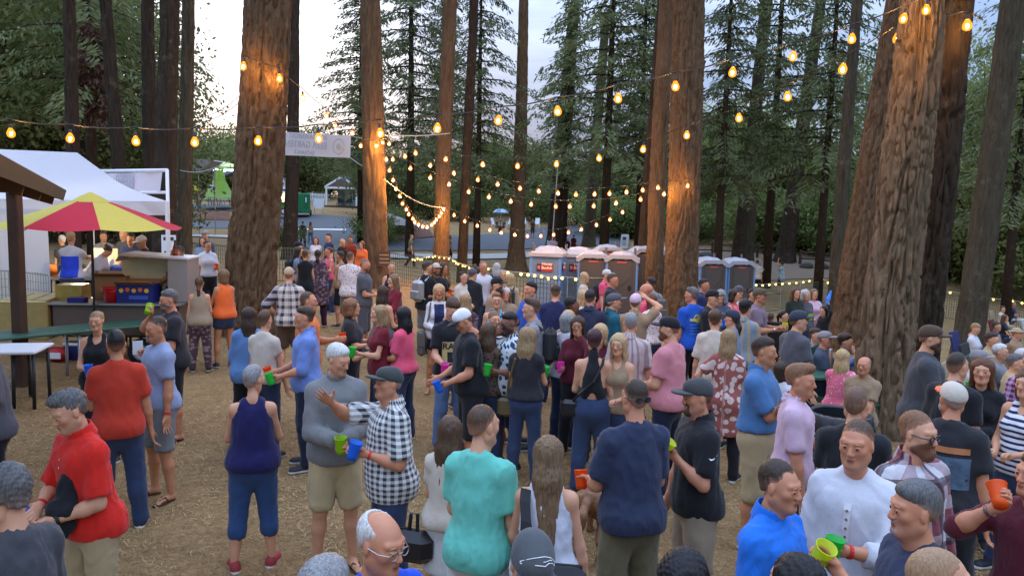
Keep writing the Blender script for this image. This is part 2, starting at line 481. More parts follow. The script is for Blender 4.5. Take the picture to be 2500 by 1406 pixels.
# ------------------------------------------------------------------ distance-field modelling (bodies, clothes, hair)
class Field:
 def __init__(self,lo,hi,vox):
  self.lo = np.array(lo,np.float32);self.vox = vox
  n = np.maximum(np.ceil((np.array(hi) - self.lo) / vox).astype(int) + 1,4)
  self.n = n
  self.ax = [self.lo[i] + np.arange(n[i],dtype=np.float32) * vox for i in range(3)]
  self.D = np.full(n,1.0,np.float32)
 def sl(self,lo,hi):
  a = np.clip(np.floor((np.array(lo) - self.lo) / self.vox).astype(int),0,self.n)
  b = np.clip(np.ceil((np.array(hi) - self.lo) / self.vox).astype(int) + 1,0,self.n)
  s = tuple(slice(a[i],b[i]) for i in range(3))
  P = (self.ax[0][s[0]][:,None,None],self.ax[1][s[1]][None,:,None],self.ax[2][s[2]][None,None,:])
  return s,P
 def _put(self,s,d,k,op):
  A = self.D[s]
  if A.size == 0:return
  if op == 'sub':
   B = -d
   h = np.maximum(k - np.abs(A - B),0) / k
   self.D[s] = np.maximum(A,B) + h * h * (k * .25)
  else:
   h = np.maximum(k - np.abs(A - d),0) / k
   self.D[s] = np.minimum(A,d) - h * h * (k * .25)
 def cone(self,a,b,ra,rb,k=.03,cap=(0,0),fl=None,op='add'):
  """round cone from a to b; cap=(1,1) cuts the ends flat; fl=(axis, factor) flattens the section along axis"""
  a = np.asarray(a,np.float32);b = np.asarray(b,np.float32)
  m = max(ra,rb) * (max(1.0,fl[1]) if fl else 1) + k + 2 * self.vox
  s,P = self.sl(np.minimum(a,b) - m,np.maximum(a,b) + m)
  ba = b - a;L2 = float(ba @ ba) + 1e-9;L = L2 ** .5
  p = [P[i] - a[i] for i in range(3)]
  t = (p[0] * ba[0] + p[1] * ba[1] + p[2] * ba[2]) / L2
  h = np.clip(t,0,1)
  q = [p[i] - ba[i] * h for i in range(3)]
  sc = 1.0
  if fl:
   ax = np.asarray(fl[0],np.float32);ax = ax / np.linalg.norm(ax)
   dd = (q[0] * ax[0] + q[1] * ax[1] + q[2] * ax[2]) * (1 / fl[1] - 1)
   q = [q[i] + ax[i] * dd for i in range(3)]
   sc = min(1.0,fl[1])
   sc = (sc + 1) / 2
  d = np.sqrt(q[0] ** 2 + q[1] ** 2 + q[2] ** 2) - (ra + (rb - ra) * h)
  d = d * sc
  if cap[0]:d = np.maximum(d,-t * L)
  if cap[1]:d = np.maximum(d,(t - 1) * L)
  self._put(s,d,k,op)
  return self
 def ell(self,c,r,k=.03,R=None,op='add'):
  c = np.asarray(c,np.float32);r = np.asarray(r,np.float32)
  m = (float(r.max()) if R is not None else r) + k + 2 * self.vox
  s,P = self.sl(c - m,c + m)
  p = [P[i] - c[i] for i in range(3)]
  if R is not None:
   R = np.asarray(R,np.float32)
   p = [p[0] * R[0,i] + p[1] * R[1,i] + p[2] * R[2,i] for i in range(3)]
  q = [p[i] / r[i] for i in range(3)]
  k0 = np.sqrt(q[0] ** 2 + q[1] ** 2 + q[2] ** 2)
  k1 = np.sqrt((q[0] / r[0]) ** 2 + (q[1] / r[1]) ** 2 + (q[2] / r[2]) ** 2) + 1e-6
  self._put(s,k0 * (k0 - 1) / k1,k,op)
  return self
 def cut(self,n,c,k=.01):
  """keeps only the side where n.p < c"""
  P = (self.ax[0][:,None,None],self.ax[1][None,:,None],self.ax[2][None,None,:])
  d = P[0] * n[0] + P[1] * n[1] + P[2] * n[2] - c
  h = np.maximum(k - np.abs(self.D - d),0) / k
  self.D = (np.maximum(self.D,d) + h * h * (k * .25)).astype(np.float32)
  return self
 def mesh(self):
  D = self.D
  S = D < 0
  S[0] = S[-1] = False;S[:,0] = S[:,-1] = False;S[:,:,0] = S[:,:,-1] = False
  D = np.where(S,D,np.maximum(D,1e-5))
  c = S[:-1,:-1,:-1].astype(np.int8)
  c = c + S[1:,:-1,:-1] + S[:-1,1:,:-1] + S[1:,1:,:-1] + S[:-1,:-1,1:] + S[1:,:-1,1:] + S[:-1,1:,1:] + S[1:,1:,1:]
  act = np.nonzero((c > 0) & (c < 8))
  N = len(act[0])
  if N == 0:return np.zeros((0,3),np.float32),np.zeros((0,4),np.int32)
  ids = np.full(c.shape,-1,np.int32);ids[act] = np.arange(N)
  off = [(i & 1,(i >> 1) & 1,(i >> 2) & 1) for i in range(8)]
  dv = np.stack([D[act[0] + o[0],act[1] + o[1],act[2] + o[2]] for o in off],1)
  acc = np.zeros((N,3),np.float32);cnt = np.zeros(N,np.float32)
  for i in range(8):
   for b in range(3):
    j = i | (1 << b)
    if j == i:continue
    m = (dv[:,i] < 0) != (dv[:,j] < 0)
    t = np.where(m,dv[:,i] / np.where(m,dv[:,i] - dv[:,j],1),0)
    p = np.tile(np.array(off[i],np.float32),(N,1));p[:,b] += t
    acc += p * m[:,None];cnt += m
  V = (np.stack(act,1) + acc / cnt[:,None]) * self.vox + self.lo
  Q = []
  for b in range(3):
   sa = [slice(1,-1)] * 3;sb = [slice(1,-1)] * 3
   sa[b] = slice(0,-1);sb[b] = slice(1,None)
   A = S[tuple(sa)];B = S[tuple(sb)]
   u,v = (b + 1) % 3,(b + 2) % 3
   for flip,M in ((0,A & ~B),(1,B & ~A)):
    ix = np.nonzero(M)
    if len(ix[0]) == 0:continue
    base = [ix[0].copy(),ix[1].copy(),ix[2].copy()]
    for w in (u,v):base[w] += 1
    def cell(du,dv_):
     z = [base[0],base[1],base[2]]
     z = [a.copy() for a in z]
     z[u] -= du;z[v] -= dv_
     return ids[z[0],z[1],z[2]]
    q = np.stack([cell(1,1),cell(0,1),cell(0,0),cell(1,0)],1)
    if flip:q = q[:,::-1]
    Q.append(q)
  Q = np.concatenate(Q)
  Q = Q[(Q >= 0).all(1)]
  return V.astype(np.float32),Q.astype(np.int32)
def vnormals(V,Q):
 a,b,c,d = (V[Q[:,i]] for i in range(4))
 n = np.cross(c - a,d - b)
 N = np.zeros_like(V)
 for i in range(4):
  for j in range(3):
   N[:,j] += np.bincount(Q[:,i],n[:,j],len(V))
 return N / (np.linalg.norm(N,axis=1,keepdims=True) + 1e-9)
def wavy(P,seed,freq,octs=3):
 """cheap smooth pseudo-noise in [-1,1] from warped sines; freq per axis"""
 r = np.random.RandomState(seed)
 P = P * np.asarray(freq)
 out = np.zeros(len(P));amp = 1.0;tot = 0
 for o in range(octs):
  A = r.randn(3,3);ph = r.rand(3) * 6.28
  W = np.sin(P @ A.T * .7 + ph)
  B = r.randn(3,3)
  out += amp * np.sin((P + W * .55) @ B.T + ph[::-1]).mean(1) * 1.7
  tot += amp;amp *= .55;P = P * 2.03
 return out / tot
def smoothstep(a,b,x):
 t = np.clip((x - a) / (b - a),0,1)
 return t * t * (3 - 2 * t)
# ------------------------------------------------------------------ trees
def bark_mat(name,c0,c1):
 m,nt,p = new_mat(name)
 tc = nd(nt,"ShaderNodeTexCoord")
 mp = nd(nt,"ShaderNodeMapping");mp.inputs["Scale"].default_value = (16,16,2.4)
 lk(nt,tc.outputs["Object"],mp.inputs["Vector"])
 n1 = setv(nd(nt,"ShaderNodeTexNoise"),Scale=1.0,Detail=8.0,Roughness=.68,Distortion=.7);lk(nt,mp.outputs["Vector"],n1.inputs["Vector"])
 n2 = setv(nd(nt,"ShaderNodeTexNoise"),Scale=.9,Detail=4.0);lk(nt,tc.outputs["Object"],n2.inputs["Vector"])
 r = nd(nt,"ShaderNodeValToRGB");r.color_ramp.elements[0].position = .32;r.color_ramp.elements[1].position = .7
 r.color_ramp.elements[0].color = c4(c0);r.color_ramp.elements[1].color = c4(c1)
 lk(nt,n1.outputs["Fac"],r.inputs["Fac"])
 mx = nd(nt,"ShaderNodeMix",data_type='RGBA');mx.inputs["B"].default_value = c4([c1[0] * .75,c1[1] * .85,c1[2] * .85])
 mu = nd(nt,"ShaderNodeMath",operation='MULTIPLY');lk(nt,n2.outputs["Fac"],mu.inputs[0]);mu.inputs[1].default_value = .7
 lk(nt,mu.outputs[0],mx.inputs["Factor"]);lk(nt,r.outputs["Color"],mx.inputs["A"])
 n3 = setv(nd(nt,"ShaderNodeTexNoise"),Scale=2.6,Detail=8.0,Roughness=.75);lk(nt,tc.outputs["Object"],n3.inputs["Vector"])
 lr = nd(nt,"ShaderNodeValToRGB");lr.color_ramp.elements[0].position = .56;lr.color_ramp.elements[1].position = .74;lr.color_ramp.elements[1].color = (.55,.55,.55,1)
 lk(nt,n3.outputs["Fac"],lr.inputs["Fac"])
 lm = nd(nt,"ShaderNodeMix",data_type='RGBA');lm.inputs["B"].default_value = c4(srgb(128,122,96));lk(nt,lr.outputs["Color"],lm.inputs["Factor"]);lk(nt,mx.outputs["Result"],lm.inputs["A"])
 lk(nt,lm.outputs["Result"],p.inputs["Base Color"]);setv(p,Roughness=.95);p.inputs["Specular IOR Level"].default_value = .12
 b = setv(nd(nt,"ShaderNodeBump"),Strength=1.0,Distance=.05);lk(nt,n1.outputs["Fac"],b.inputs["Height"]);lk(nt,b.outputs["Normal"],p.inputs["Normal"])
 return m
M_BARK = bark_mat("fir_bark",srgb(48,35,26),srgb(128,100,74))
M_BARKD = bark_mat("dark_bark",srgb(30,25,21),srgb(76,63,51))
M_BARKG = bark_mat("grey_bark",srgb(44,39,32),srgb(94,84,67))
def trunk_mesh(name,axis,r0,r1,na,nz,depth,seed,mat,flare=.3):
 """trunk with plates of bark divided by furrows; axis(t)->point for t in 0..1, radius r0->r1"""
 t = np.linspace(0,1,nz) ** 1.15
 ax = np.array([axis(q) for q in t])
 L = float(np.linalg.norm(ax[-1] - ax[0]))
 h = t * L
 r = r0 + (r1 - r0) * t
 r = r * (1 + flare * np.exp(-np.maximum(h - .2,0) / (.9 * r0 + .25)))
 a = np.linspace(0,2 * np.pi,na,endpoint=False)
 A,H = np.meshgrid(a,h);Rr = np.repeat(r[:,None],na,1)
 lob = np.sin(A * 5 + seed) * .5 + np.sin(A * 3 + seed * 2.1) * .5
 Rr = Rr * (1 + .14 * lob * np.exp(-H / (.7 * r0 + .3)))
 rr = max(r0,.15)
 P = np.stack([np.cos(A).ravel() * rr * 8.5,np.sin(A).ravel() * rr * 8.5,H.ravel() * 1.15],1)
 wv = np.stack([vnoise(P * .7,seed + 1),vnoise(P * .7,seed + 2),vnoise(P * .7,seed + 3)],1) - .5
 n1 = vnoise(P + wv * 1.6,seed + 4)
 n2 = vnoise(P * np.array([2.1,2.1,3.6]) + wv * 2,seed + 5)
 g = smoothstep(0,.13,np.abs(n1 - .5)) * .62 + smoothstep(0,.13,np.abs(n2 - .5)) * .38
 d = (g - .75) * depth * 1.35 + (vnoise(P * np.array([4,4,8]),seed + 7) - .5) * depth * .45
 Rr = Rr + d.reshape(Rr.shape)
 V = np.stack([ax[:,None,0] + np.cos(A) * Rr,ax[:,None,1] + np.sin(A) * Rr,ax[:,None,2] + 0 * A],-1).reshape(-1,3)
 i = np.arange(nz - 1)[:,None] * na;j = np.arange(na)[None];j2 = (j + 1) % na
 Q = np.stack([(i + j).ravel(),(i + j2).ravel(),(i + na + j2).ravel(),(i + na + j).ravel()],1)
 return V,Q
def leaf_mat(name,c0,c1,tr=.35):
 m,nt,p = new_mat(name)
 tc = nd(nt,"ShaderNodeTexCoord");oi = nd(nt,"ShaderNodeObjectInfo")
 no = setv(nd(nt,"ShaderNodeTexNoise"),Scale=1.3,Detail=5.0,Roughness=.7);lk(nt,tc.outputs["Object"],no.inputs["Vector"])
 r = nd(nt,"ShaderNodeValToRGB");r.color_ramp.elements[0].position = .3;r.color_ramp.elements[1].position = .72
 r.color_ramp.elements[0].color = c4(c0);r.color_ramp.elements[1].color = c4(c1)
 lk(nt,no.outputs["Fac"],r.inputs["Fac"])
 hs = nd(nt,"ShaderNodeHueSaturation")
 mr = nd(nt,"ShaderNodeMapRange");mr.inputs["To Min"].default_value = .75;mr.inputs["To Max"].default_value = 1.3
 lk(nt,oi.outputs["Random"],mr.inputs["Value"]);lk(nt,mr.outputs["Result"],hs.inputs["Value"])
 lk(nt,r.outputs["Color"],hs.inputs["Color"])
 lk(nt,hs.outputs["Color"],p.inputs["Base Color"]);setv(p,Roughness=.6);p.inputs["Specular IOR Level"].default_value = .25
 t = nd(nt,"ShaderNodeBsdfTranslucent");lk(nt,hs.outputs["Color"],t.inputs["Color"])
 ms = nd(nt,"ShaderNodeMixShader");ms.inputs[0].default_value = tr
 o = nt.nodes["Material Output"];lk(nt,p.outputs[0],ms.inputs[1]);lk(nt,t.outputs[0],ms.inputs[2]);lk(nt,ms.outputs[0],o.inputs["Surface"])
 return m
M_NEEDLE = leaf_mat("fir_needles",(.080,.098,.036),(.185,.21,.078),.36)
M_LEAF = leaf_mat("dark_leaves",(.105,.125,.042),(.255,.28,.095),.46)
M_LEAFL = leaf_mat("pale_leaves",(.135,.170,.046),(.32,.37,.10),.48)
M_LEAFB = leaf_mat("bush_leaves",(.090,.122,.036),(.21,.25,.072),.44)
M_DEAD = leaf_mat("dead_needles",(.06,.03,.02),(.13,.065,.045),.2)
def cards(C,U,W,L,B):
 """leaf-sized faces: centres, two directions, half sizes (a pointed quad)"""
 n = len(C)
 V = np.stack([C - U * L[:,None],C + W * B[:,None] - U * L[:,None] * .1,C + U * L[:,None],C - W * B[:,None] - U * L[:,None] * .1],1).reshape(-1,3)
 return V,np.arange(n * 4).reshape(n,4)
def unit(v):return v / (np.linalg.norm(v,axis=1,keepdims=True) + 1e-9)
def broad_crown(seed,H,R,z0,n,size,nclump=70):
 r = np.random.RandomState(seed)
 c = unit(r.randn(nclump,3)) * (r.rand(nclump,1) ** .45)
 c = c * np.array([R,R,(H - z0) / 2]) * (.86 + .28 * r.rand(nclump,1)) + np.array([0,0,(H + z0) / 2])
 w = .35 + r.rand(nclump);w /= w.sum()
 k = r.choice(nclump,n,p=w)
 sp = R * (.15 + .12 * r.rand(nclump))
 C = c[k] + r.randn(n,3) * sp[k,None] * np.array([1,1,.7])
 C[:,2] = np.maximum(C[:,2],z0 * .6)
 U = unit(r.randn(n,3) + np.array([0,0,-.4]));W = unit(np.cross(U,r.randn(n,3)))
 L = size * (.6 + .8 * r.rand(n))
 V,Q = cards(C,U,W,L,L * .55)
 mb = MB()
 for q in c[r.permutation(nclump)[:16]]:
  b = np.array([0,0,z0 * (.6 + .5 * r.rand())]);m_ = (b + q) / 2 + r.randn(3) * R * .08 + np.array([0,0,R * .05])
  mb.tube([b,(b + m_) / 2 + r.randn(3) * .1,m_,(m_ + q) / 2 + r.randn(3) * .12,q],.02 * R + .02,5,r2=.02)
 return V,Q,mb
def fir_crown(seed,H,R,z0,nb,dens=1.0,droop=1.0):
 r = np.random.RandomState(seed)
 Cs,Us,Ws,Ls,Bs = [],[],[],[],[]
 mb = MB()
 for i in range(nb):
  f = (i + r.rand()) / nb
  z = z0 + (H - z0) * f
  L = (R * (1 - f) ** .75 + .35) * (.65 + .5 * r.rand())
  a = i * 2.399 + r.randn() * .4
  d = np.array([math.cos(a),math.sin(a),0])
  m_ = max(5,int(L * 7.5 * dens))
  t = (np.arange(m_) + r.rand(m_) * .8 + .6) / m_
  pz = z + L * (.10 * t - .30 * droop * t ** 1.8)
  P = d[None] * (L * t)[:,None];P[:,2] = pz
  if L > R * .25:
   mb.tube([(d[0] * L * q,d[1] * L * q,z + L * (.10 * q - .30 * droop * q ** 1.8)) for q in (0,.3,.6,.95)],.025 * L ** .5 + .012,4,r2=.008,cap=False)
  side = np.array([-d[1],d[0],0])
  for s in (-1,1):
   for rep_ in range(3):
    jit = r.randn(m_,3) * .16
    out = .28 * (1 - .35 * t) * L ** .5 * (.3 + .9 * r.rand(m_))
    C = P + side[None] * (s * out)[:,None] + jit * .6 + np.array([0,0,-1]) * (.30 * r.rand(m_) * droop)[:,None]
    U = unit(side[None] * s * (.6 + r.rand(m_,1)) + d[None] * .7 + np.array([0,0,-1]) * (.25 + .9 * r.rand(m_,1)) * droop)
    W = unit(np.cross(U,np.array([0,0,1.0]) + r.randn(m_,3) * .6))
    Cs.append(C);Us.append(U);Ws.append(W);Ls.append(.13 + .15 * r.rand(m_));Bs.append(.035 + .035 * r.rand(m_))
 V,Q = cards(np.concatenate(Cs),np.concatenate(Us),np.concatenate(Ws),np.concatenate(Ls),np.concatenate(Bs))
 return V,Q,mb
CROWN = {}
def crown(kind):
 if kind in CROWN:return CROWN[kind]
 k,s = kind.split('_');s = int(s)
 if k == 'broad':V,Q,mb = broad_crown(s,16,5.2,3.0,12000,.14);mt = M_LEAF
 elif k == 'pale':V,Q,mb = broad_crown(s,9,4.2,.8,11000,.15);mt = M_LEAFL
 elif k == 'bush':V,Q,mb = broad_crown(s,3.2,2.6,.1,5000,.11,45);mt = M_LEAFB
 elif k == 'low':V,Q,mb = broad_crown(s,8,4.4,.5,9000,.17);mt = M_LEAF
 elif k == 'fir':V,Q,mb = fir_crown(s,24,4.4,6.5,105,1.0);mt = M_NEEDLE
 elif k == 'hem':V,Q,mb = fir_crown(s,26,6.0,7.5,62,1.0,1.3);mt = M_NEEDLE
 me = np_mesh("crown",V,Q,[mt],smooth=False)
 H = {'broad':13,'pale':6,'bush':1.6,'low':5,'fir':23,'hem':25}[k]
 r0 = {'broad':.3,'pale':.16,'bush':.05,'low':.15,'fir':.28,'hem':.33}[k]
 mb.tube([(0,0,-.4),(.05,0,H * .3),(-.04,.05,H * .65),(0,0,H)],r0,9,r2=r0 * .15)
 tm = bpy.data.meshes.new("trunk");tm.from_pydata(mb.v,[],mb.f);tm.materials.append(M_BARKD if k in ('broad','low','fir','hem') else M_BARKG)
 tm.polygons.foreach_set("use_smooth",[True] * len(tm.polygons));tm.update()
 CROWN[kind] = (me,tm)
 return CROWN[kind]
def leafy(px,depth,sc,kind,label,group,rot=None,name=None,sz=1.0):
 d = ray(px,500);x = d.x * depth / d.y
 me,tm = crown(kind)
 k = kind.split('_')[0]
 o = empty(name or {'broad':'broadleaf_tree','pale':'broadleaf_tree','bush':'bush','low':'broadleaf_tree','fir':'fir_tree','hem':'hemlock_tree'}[k],(x,depth,G(x,depth) - .05),random.random() * 6.28 if rot is None else rot)
 o.scale = (sc,sc,sc * sz)
 link('trunk',tm,o);link('crown' if k != 'bush' else 'foliage',me,o)
 tag(o,label,'bush' if k == 'bush' else 'tree',group)
 return o
# the big firs between the people: px at the ground, depth, px at the top edge, px widths (low, top), extra
def fir(label,xb,depth,xt,wb,wt_,na=40,nz=90,bark=.05,mat=None,seed=1,top=19.0,flare=.3,group='tall fir trunks',crown_kind=None,cz=0):
 d = ray(xb,600);x0 = d.x * depth / d.y
 # base point on the ground under px xb (solve so that the ground point projects to that column)
 for _ in range(6):
  z0 = G(x0,depth)
  py = None
  v = Vector((x0,depth,z0 - EYE));zc = v.dot(c_f);u = CX + F_PX * v.dot(c_r) / zc
  x0 += (xb - u) / F_PX * depth
 b = Vector((x0,depth,G(x0,depth)))
 tp = at(xt,0,depth)
 ext = (top - b.z) / (tp.z - b.z)
 e = b + (tp - b) * ext
 r0 = wb * .92 / 2 / F_PX * depth;rt = wt_ * .95 / 2 / F_PX * depth
 r1 = max(r0 + (rt - r0) * ext,rt * .6)
 b2 = b - Vector((0,0,.3))
 wob = lambda t:Vector((math.sin(t * 5 + seed) * .04,math.cos(t * 4 + seed) * .04,0)) * min(1,t * 4)
 V,Q = trunk_mesh('trunk',lambda t:b2 + (e - b2) * t + wob(t) - b,r0,r1,na,nz,bark,seed,mat,flare)
 o = empty('fir_tree',b)
 tag(o,label,'tree',group)
 link('trunk',np_mesh('trunk',V,Q,[mat or M_BARK]),o)
 if crown_kind:
  me,tm = crown(crown_kind)
  c = link('crown',me,o);c.location = (e - b) * (cz / max(top - b.z,1));
 return o,b,e,r0
FIRS = {}
def F_(key,*a,**k):FIRS[key] = fir(*a,**k)
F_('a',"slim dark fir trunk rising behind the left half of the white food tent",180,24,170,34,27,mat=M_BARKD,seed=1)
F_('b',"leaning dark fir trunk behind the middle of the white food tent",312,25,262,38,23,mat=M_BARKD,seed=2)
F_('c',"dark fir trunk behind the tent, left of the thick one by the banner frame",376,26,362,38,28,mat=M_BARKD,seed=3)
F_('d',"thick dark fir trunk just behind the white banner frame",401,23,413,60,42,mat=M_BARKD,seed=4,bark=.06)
F_('e',"fir trunk with greyer bark right of the banner frame, before the bright sky",448,25,456,40,25,mat=M_BARKG,seed=5)
F_('f',"massive fir trunk behind the woman in the orange tank top",598,15.6,652,128,108,na=110,nz=260,bark=.08,seed=6,top=12,flare=.25)
F_('g',"slim fir trunk at the right end of the entrance banner, behind it",706,38,722,38,22,mat=M_BARKD,seed=7)
F_('h',"straight fir trunk behind the bald bearded man in grey, string lights tied to it",918,26.5,907,64,48,na=64,nz=150,bark=.06,seed=8)
F_('i',"fir trunk where the hanging loop of bulbs ends",1075,31.5,1098,42,33,na=48,nz=110,bark=.055,seed=10)
F_('j',"slender fir trunk just right of the trunk with the loop of bulbs",1127,33,1155,25,21,mat=M_BARKD,seed=11)
F_('k',"fir trunk with a flared foot on the straw left of the portable toilets",1260,46,1279,42,22,na=48,seed=12,flare=.7,bark=.06)
F_('l',"dark fir trunk behind the leftmost portable toilets, white cable hanging before it",1362,60,1406,30,22,mat=M_BARKD,seed=13)
F_('m',"leaning fir trunk half hidden behind the one with the white cable",1343,64,1400,24,18,mat=M_BARKD,seed=14)
F_('n',"pale lit fir trunk behind the toilets, left of the folding board sign",1436,65,1482,30,19,mat=M_BARKG,seed=15,flare=.5)
F_('o',"fir trunk right behind the portable toilets, left of the orange-lit one",1592,29.5,1629,46,36,na=48,nz=110,seed=16,bark=.06)
F_('p',"narrow fir trunk hugging the left side of the two beyond the toilets",1560,31,1612,26,17,mat=M_BARKD,seed=17)
F_('q',"broad fir trunk lit orange by a bulb, behind the man in the blue T-shirt",1661,25.5,1680,84,76,na=96,nz=220,bark=.08,seed=18,top=14)
F_('r',"tall leaning fir trunk behind the right pair of toilets",1797,54,1874,32,27,mat=M_BARKD,seed=19)
F_('s',"thinner leaning trunk close to the right of the one behind the right pair of toilets",1826,57,1866,26,19,mat=M_BARKG,seed=20)
F_('t',"leaning fir trunk with a wide foot on the dirt path beyond the fence",1914,56.5,2004,44,24,mat=M_BARKD,seed=21,flare=.5)
F_('u',"fir trunk with grey bark squeezed left of the wide leaning trunk",2030,27,2095,38,24,mat=M_BARKG,seed=22)
F_('v',"wide leaning fir trunk behind the seated people at the green table",2072,21,2196,106,62,na=100,nz=240,bark=.085,seed=23,top=13,flare=.2)
M_BARKL = bark_mat('lit_bark',srgb(54,42,33),srgb(150,124,96))  # lighter bark for one trunk: lamplight on it put into the colour
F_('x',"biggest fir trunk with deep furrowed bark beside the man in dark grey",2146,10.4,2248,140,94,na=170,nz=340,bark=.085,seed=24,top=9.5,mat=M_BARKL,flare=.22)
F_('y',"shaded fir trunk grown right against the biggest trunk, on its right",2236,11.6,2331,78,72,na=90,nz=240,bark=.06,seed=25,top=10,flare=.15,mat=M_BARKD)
F_('z',"smooth leaning fir trunk at the right, before the row of lawn chairs",2352,19,2472,72,58,na=64,nz=150,bark=.03,seed=26,mat=M_BARKG)
# trees beyond
BG = [
 (-30,36,1.05,'broad_1'),(90,46,1.2,'broad_2'),(190,40,.95,'broad_3'),(290,46,1.0,'broad_1'),(345,60,.85,'broad_2'),(-150,45,1.3,'broad_2'),
 (225,33,.85,'hem_4'),
 (60,42,.85,'low_1'),(200,44,.85,'low_2'),(330,45,.8,'low_1'),(-60,42,.95,'low_2'),(120,52,1.1,'low_1'),(270,54,1.0,'low_2'),
 (500,125,1.1,'low_2'),(560,118,1.2,'low_1'),(620,112,1.25,'low_2'),(690,118,1.2,'low_1'),(445,112,1.2,'low_1'),(750,112,1.2,'low_2'),
 (880,60,.95,'fir_1'),(1000,50,.95,'hem_2'),(1075,62,.85,'fir_2'),(1165,44,.72,'hem_1'),(805,128,1.15,'low_1'),(750,122,1.2,'low_2'),(860,126,1.2,'low_1'),
 (1380,58,.85,'fir_3'),(1478,47,1.0,'hem_1'),(1560,52,1.0,'fir_1'),
 (930,86,.85,'low_2'),(1010,88,.95,'low_1'),(1100,98,1.0,'low_2'),(1180,100,1.1,'pale_1'),(1260,102,1.1,'low_2'),(1330,104,1.15,'low_1'),(1410,90,1.0,'low_2'),(1490,86,.95,'low_1'),(1580,84,1.0,'low_2'),
 (1760,40,.78,'hem_1'),(1725,76,1.3,'pale_1'),(1800,80,1.4,'pale_2'),(1880,82,1.3,'pale_1'),(1880,46,.95,'hem_2'),(2010,40,.82,'hem_4'),(1670,80,.9,'low_1'),(1740,84,.85,'low_2'),
 (1940,80,1.1,'pale_2'),(2020,76,1.0,'pale_1'),(2100,80,1.0,'low_2'),(2180,62,1.1,'broad_1'),(2420,48,1.0,'broad_3'),(2560,50,1.0,'broad_1'),
 (2335,62,1.1,'pale_2'),(2420,64,1.1,'pale_1'),(2500,60,1.1,'pale_2'),(2480,33,.7,'hem_4'),(2560,44,.9,'low_1'),(2250,58,1.0,'low_2'),(2450,56,1.1,'low_1'),
]
LM = [(-400,"out beyond the left edge"),(-90,"at the picture's left edge"),(70,"above the tent's left end"),(150,"left of the slim trunk over the tent"),(215,"right of the slim trunk over the tent"),(290,"left of the leaning trunk over the tent"),(345,"between two trunks over the tent"),(390,"left of the banner frame"),
      (440,"at the greyish trunk"),(500,"under the bright gap of sky"),(550,"left of the massive trunk"),(610,"behind the massive trunk"),(680,"right of the massive trunk"),(750,"above the green trailer"),(800,"left of the small house"),(860,"left of the string-light trunk"),(925,"at the string-light trunk"),(990,"above the hanging loop of bulbs"),
      (1070,"behind the loop trunk"),(1140,"behind the slender trunk"),(1200,"above the blue parasol"),(1270,"at the trunk with the flared foot"),(1340,"left of the white cable"),(1400,"right of the white cable"),(1470,"at the pale lit trunk"),(1520,"above the folding board sign"),(1570,"at the two trunks beyond the toilets"),(1660,"behind the orange-lit trunk"),(1730,"right of the orange-lit trunk"),
      (1790,"above the rightmost toilet"),(1850,"behind the tall leaning trunk"),(1910,"left of the wide-footed leaning trunk"),(1980,"right of the wide-footed leaning trunk"),(2050,"left of the wide leaning trunk"),(2130,"behind the wide leaning trunk"),(2200,"behind the biggest trunk"),(2290,"right of the biggest trunk"),(2380,"behind the smooth leaning trunk"),(2460,"above the lawn chairs"),(2530,"at the picture's right edge"),(2700,"out beyond the right edge")]
KN = {'broad':"broadleaf tree",'low':"low dense tree",'fir':"ragged fir",'hem':"drooping conifer",'pale':"pale green tree"}
_seen = {}
for i,(px,dp,sc,kd) in enumerate(BG):
 k = kd.split('_')[0]
 lmk = min(LM,key=lambda q:abs(q[0] - px))[1]
 lb = "%s %s %s" % ("tall dark" if k == 'broad' else "dark green" if k != 'pale' else "leafy",KN[k],lmk)
 n = _seen.get(lb,0);_seen[lb] = n + 1
 if n:lb = ("farther one of two: " if n == 1 else "third of its kind: ") + lb
 leafy(px,dp,sc,kd,lb,'trees of the wood behind')
for px,dp,sc,lb in [(675,47,.55,"clipped dark bush between the massive trunk and the next slim trunk"),(958,66,.75,"bush on the mulch island behind the white canopy"),(1060,86,1.15,"dark bush behind the hanging loop of bulbs"),(1150,89,1.2,"bush left of the small blue umbrella"),
                       (1310,94,1.2,"bush behind the white lawn chairs"),(1462,75,1.2,"bush behind the pale lit trunk"),(1505,72,1.1,"bush at the back of the folding board sign"),(1550,71,1.1,"bush behind the rightmost hidden toilet"),(912,60,.8,"bush growing on the left end of the mulch island"),
                       (1720,71,1.2,"bush behind the rail fence at its left end"),(1885,64,1.5,"bright green bush left of the wide-footed leaning trunk"),(1965,63,1.6,"bright green bush right of the wide-footed leaning trunk"),(2025,61,1.5,"bright green bush at the rail fence's right end"),
                       (2330,52,1.4,"bush between the biggest trunk and the smooth leaning one"),(2420,51,1.5,"wide bush behind the lawn chairs, left"),(2490,50,1.5,"wide bush behind the lawn chairs, at the picture's right edge"),(1690,68,.9,"bush behind the right pair of toilets")]:
 leafy(px,dp,sc,random.choice(['bush_1','bush_2','bush_3']),lb,'bushes')
# dead brown bough hanging in the left wood
V,Q,mb = fir_crown(77,4.2,.75,.3,24,1.6,1.6)
b = at(222,120,31)
o = link('dead_branch',np_mesh('dead_branch',V - np.array([0,0,3.0]),Q,[M_DEAD],smooth=False));o.location = b
tag(o,"rusty brown dead bough hanging between the dark trunks at the left","branch")
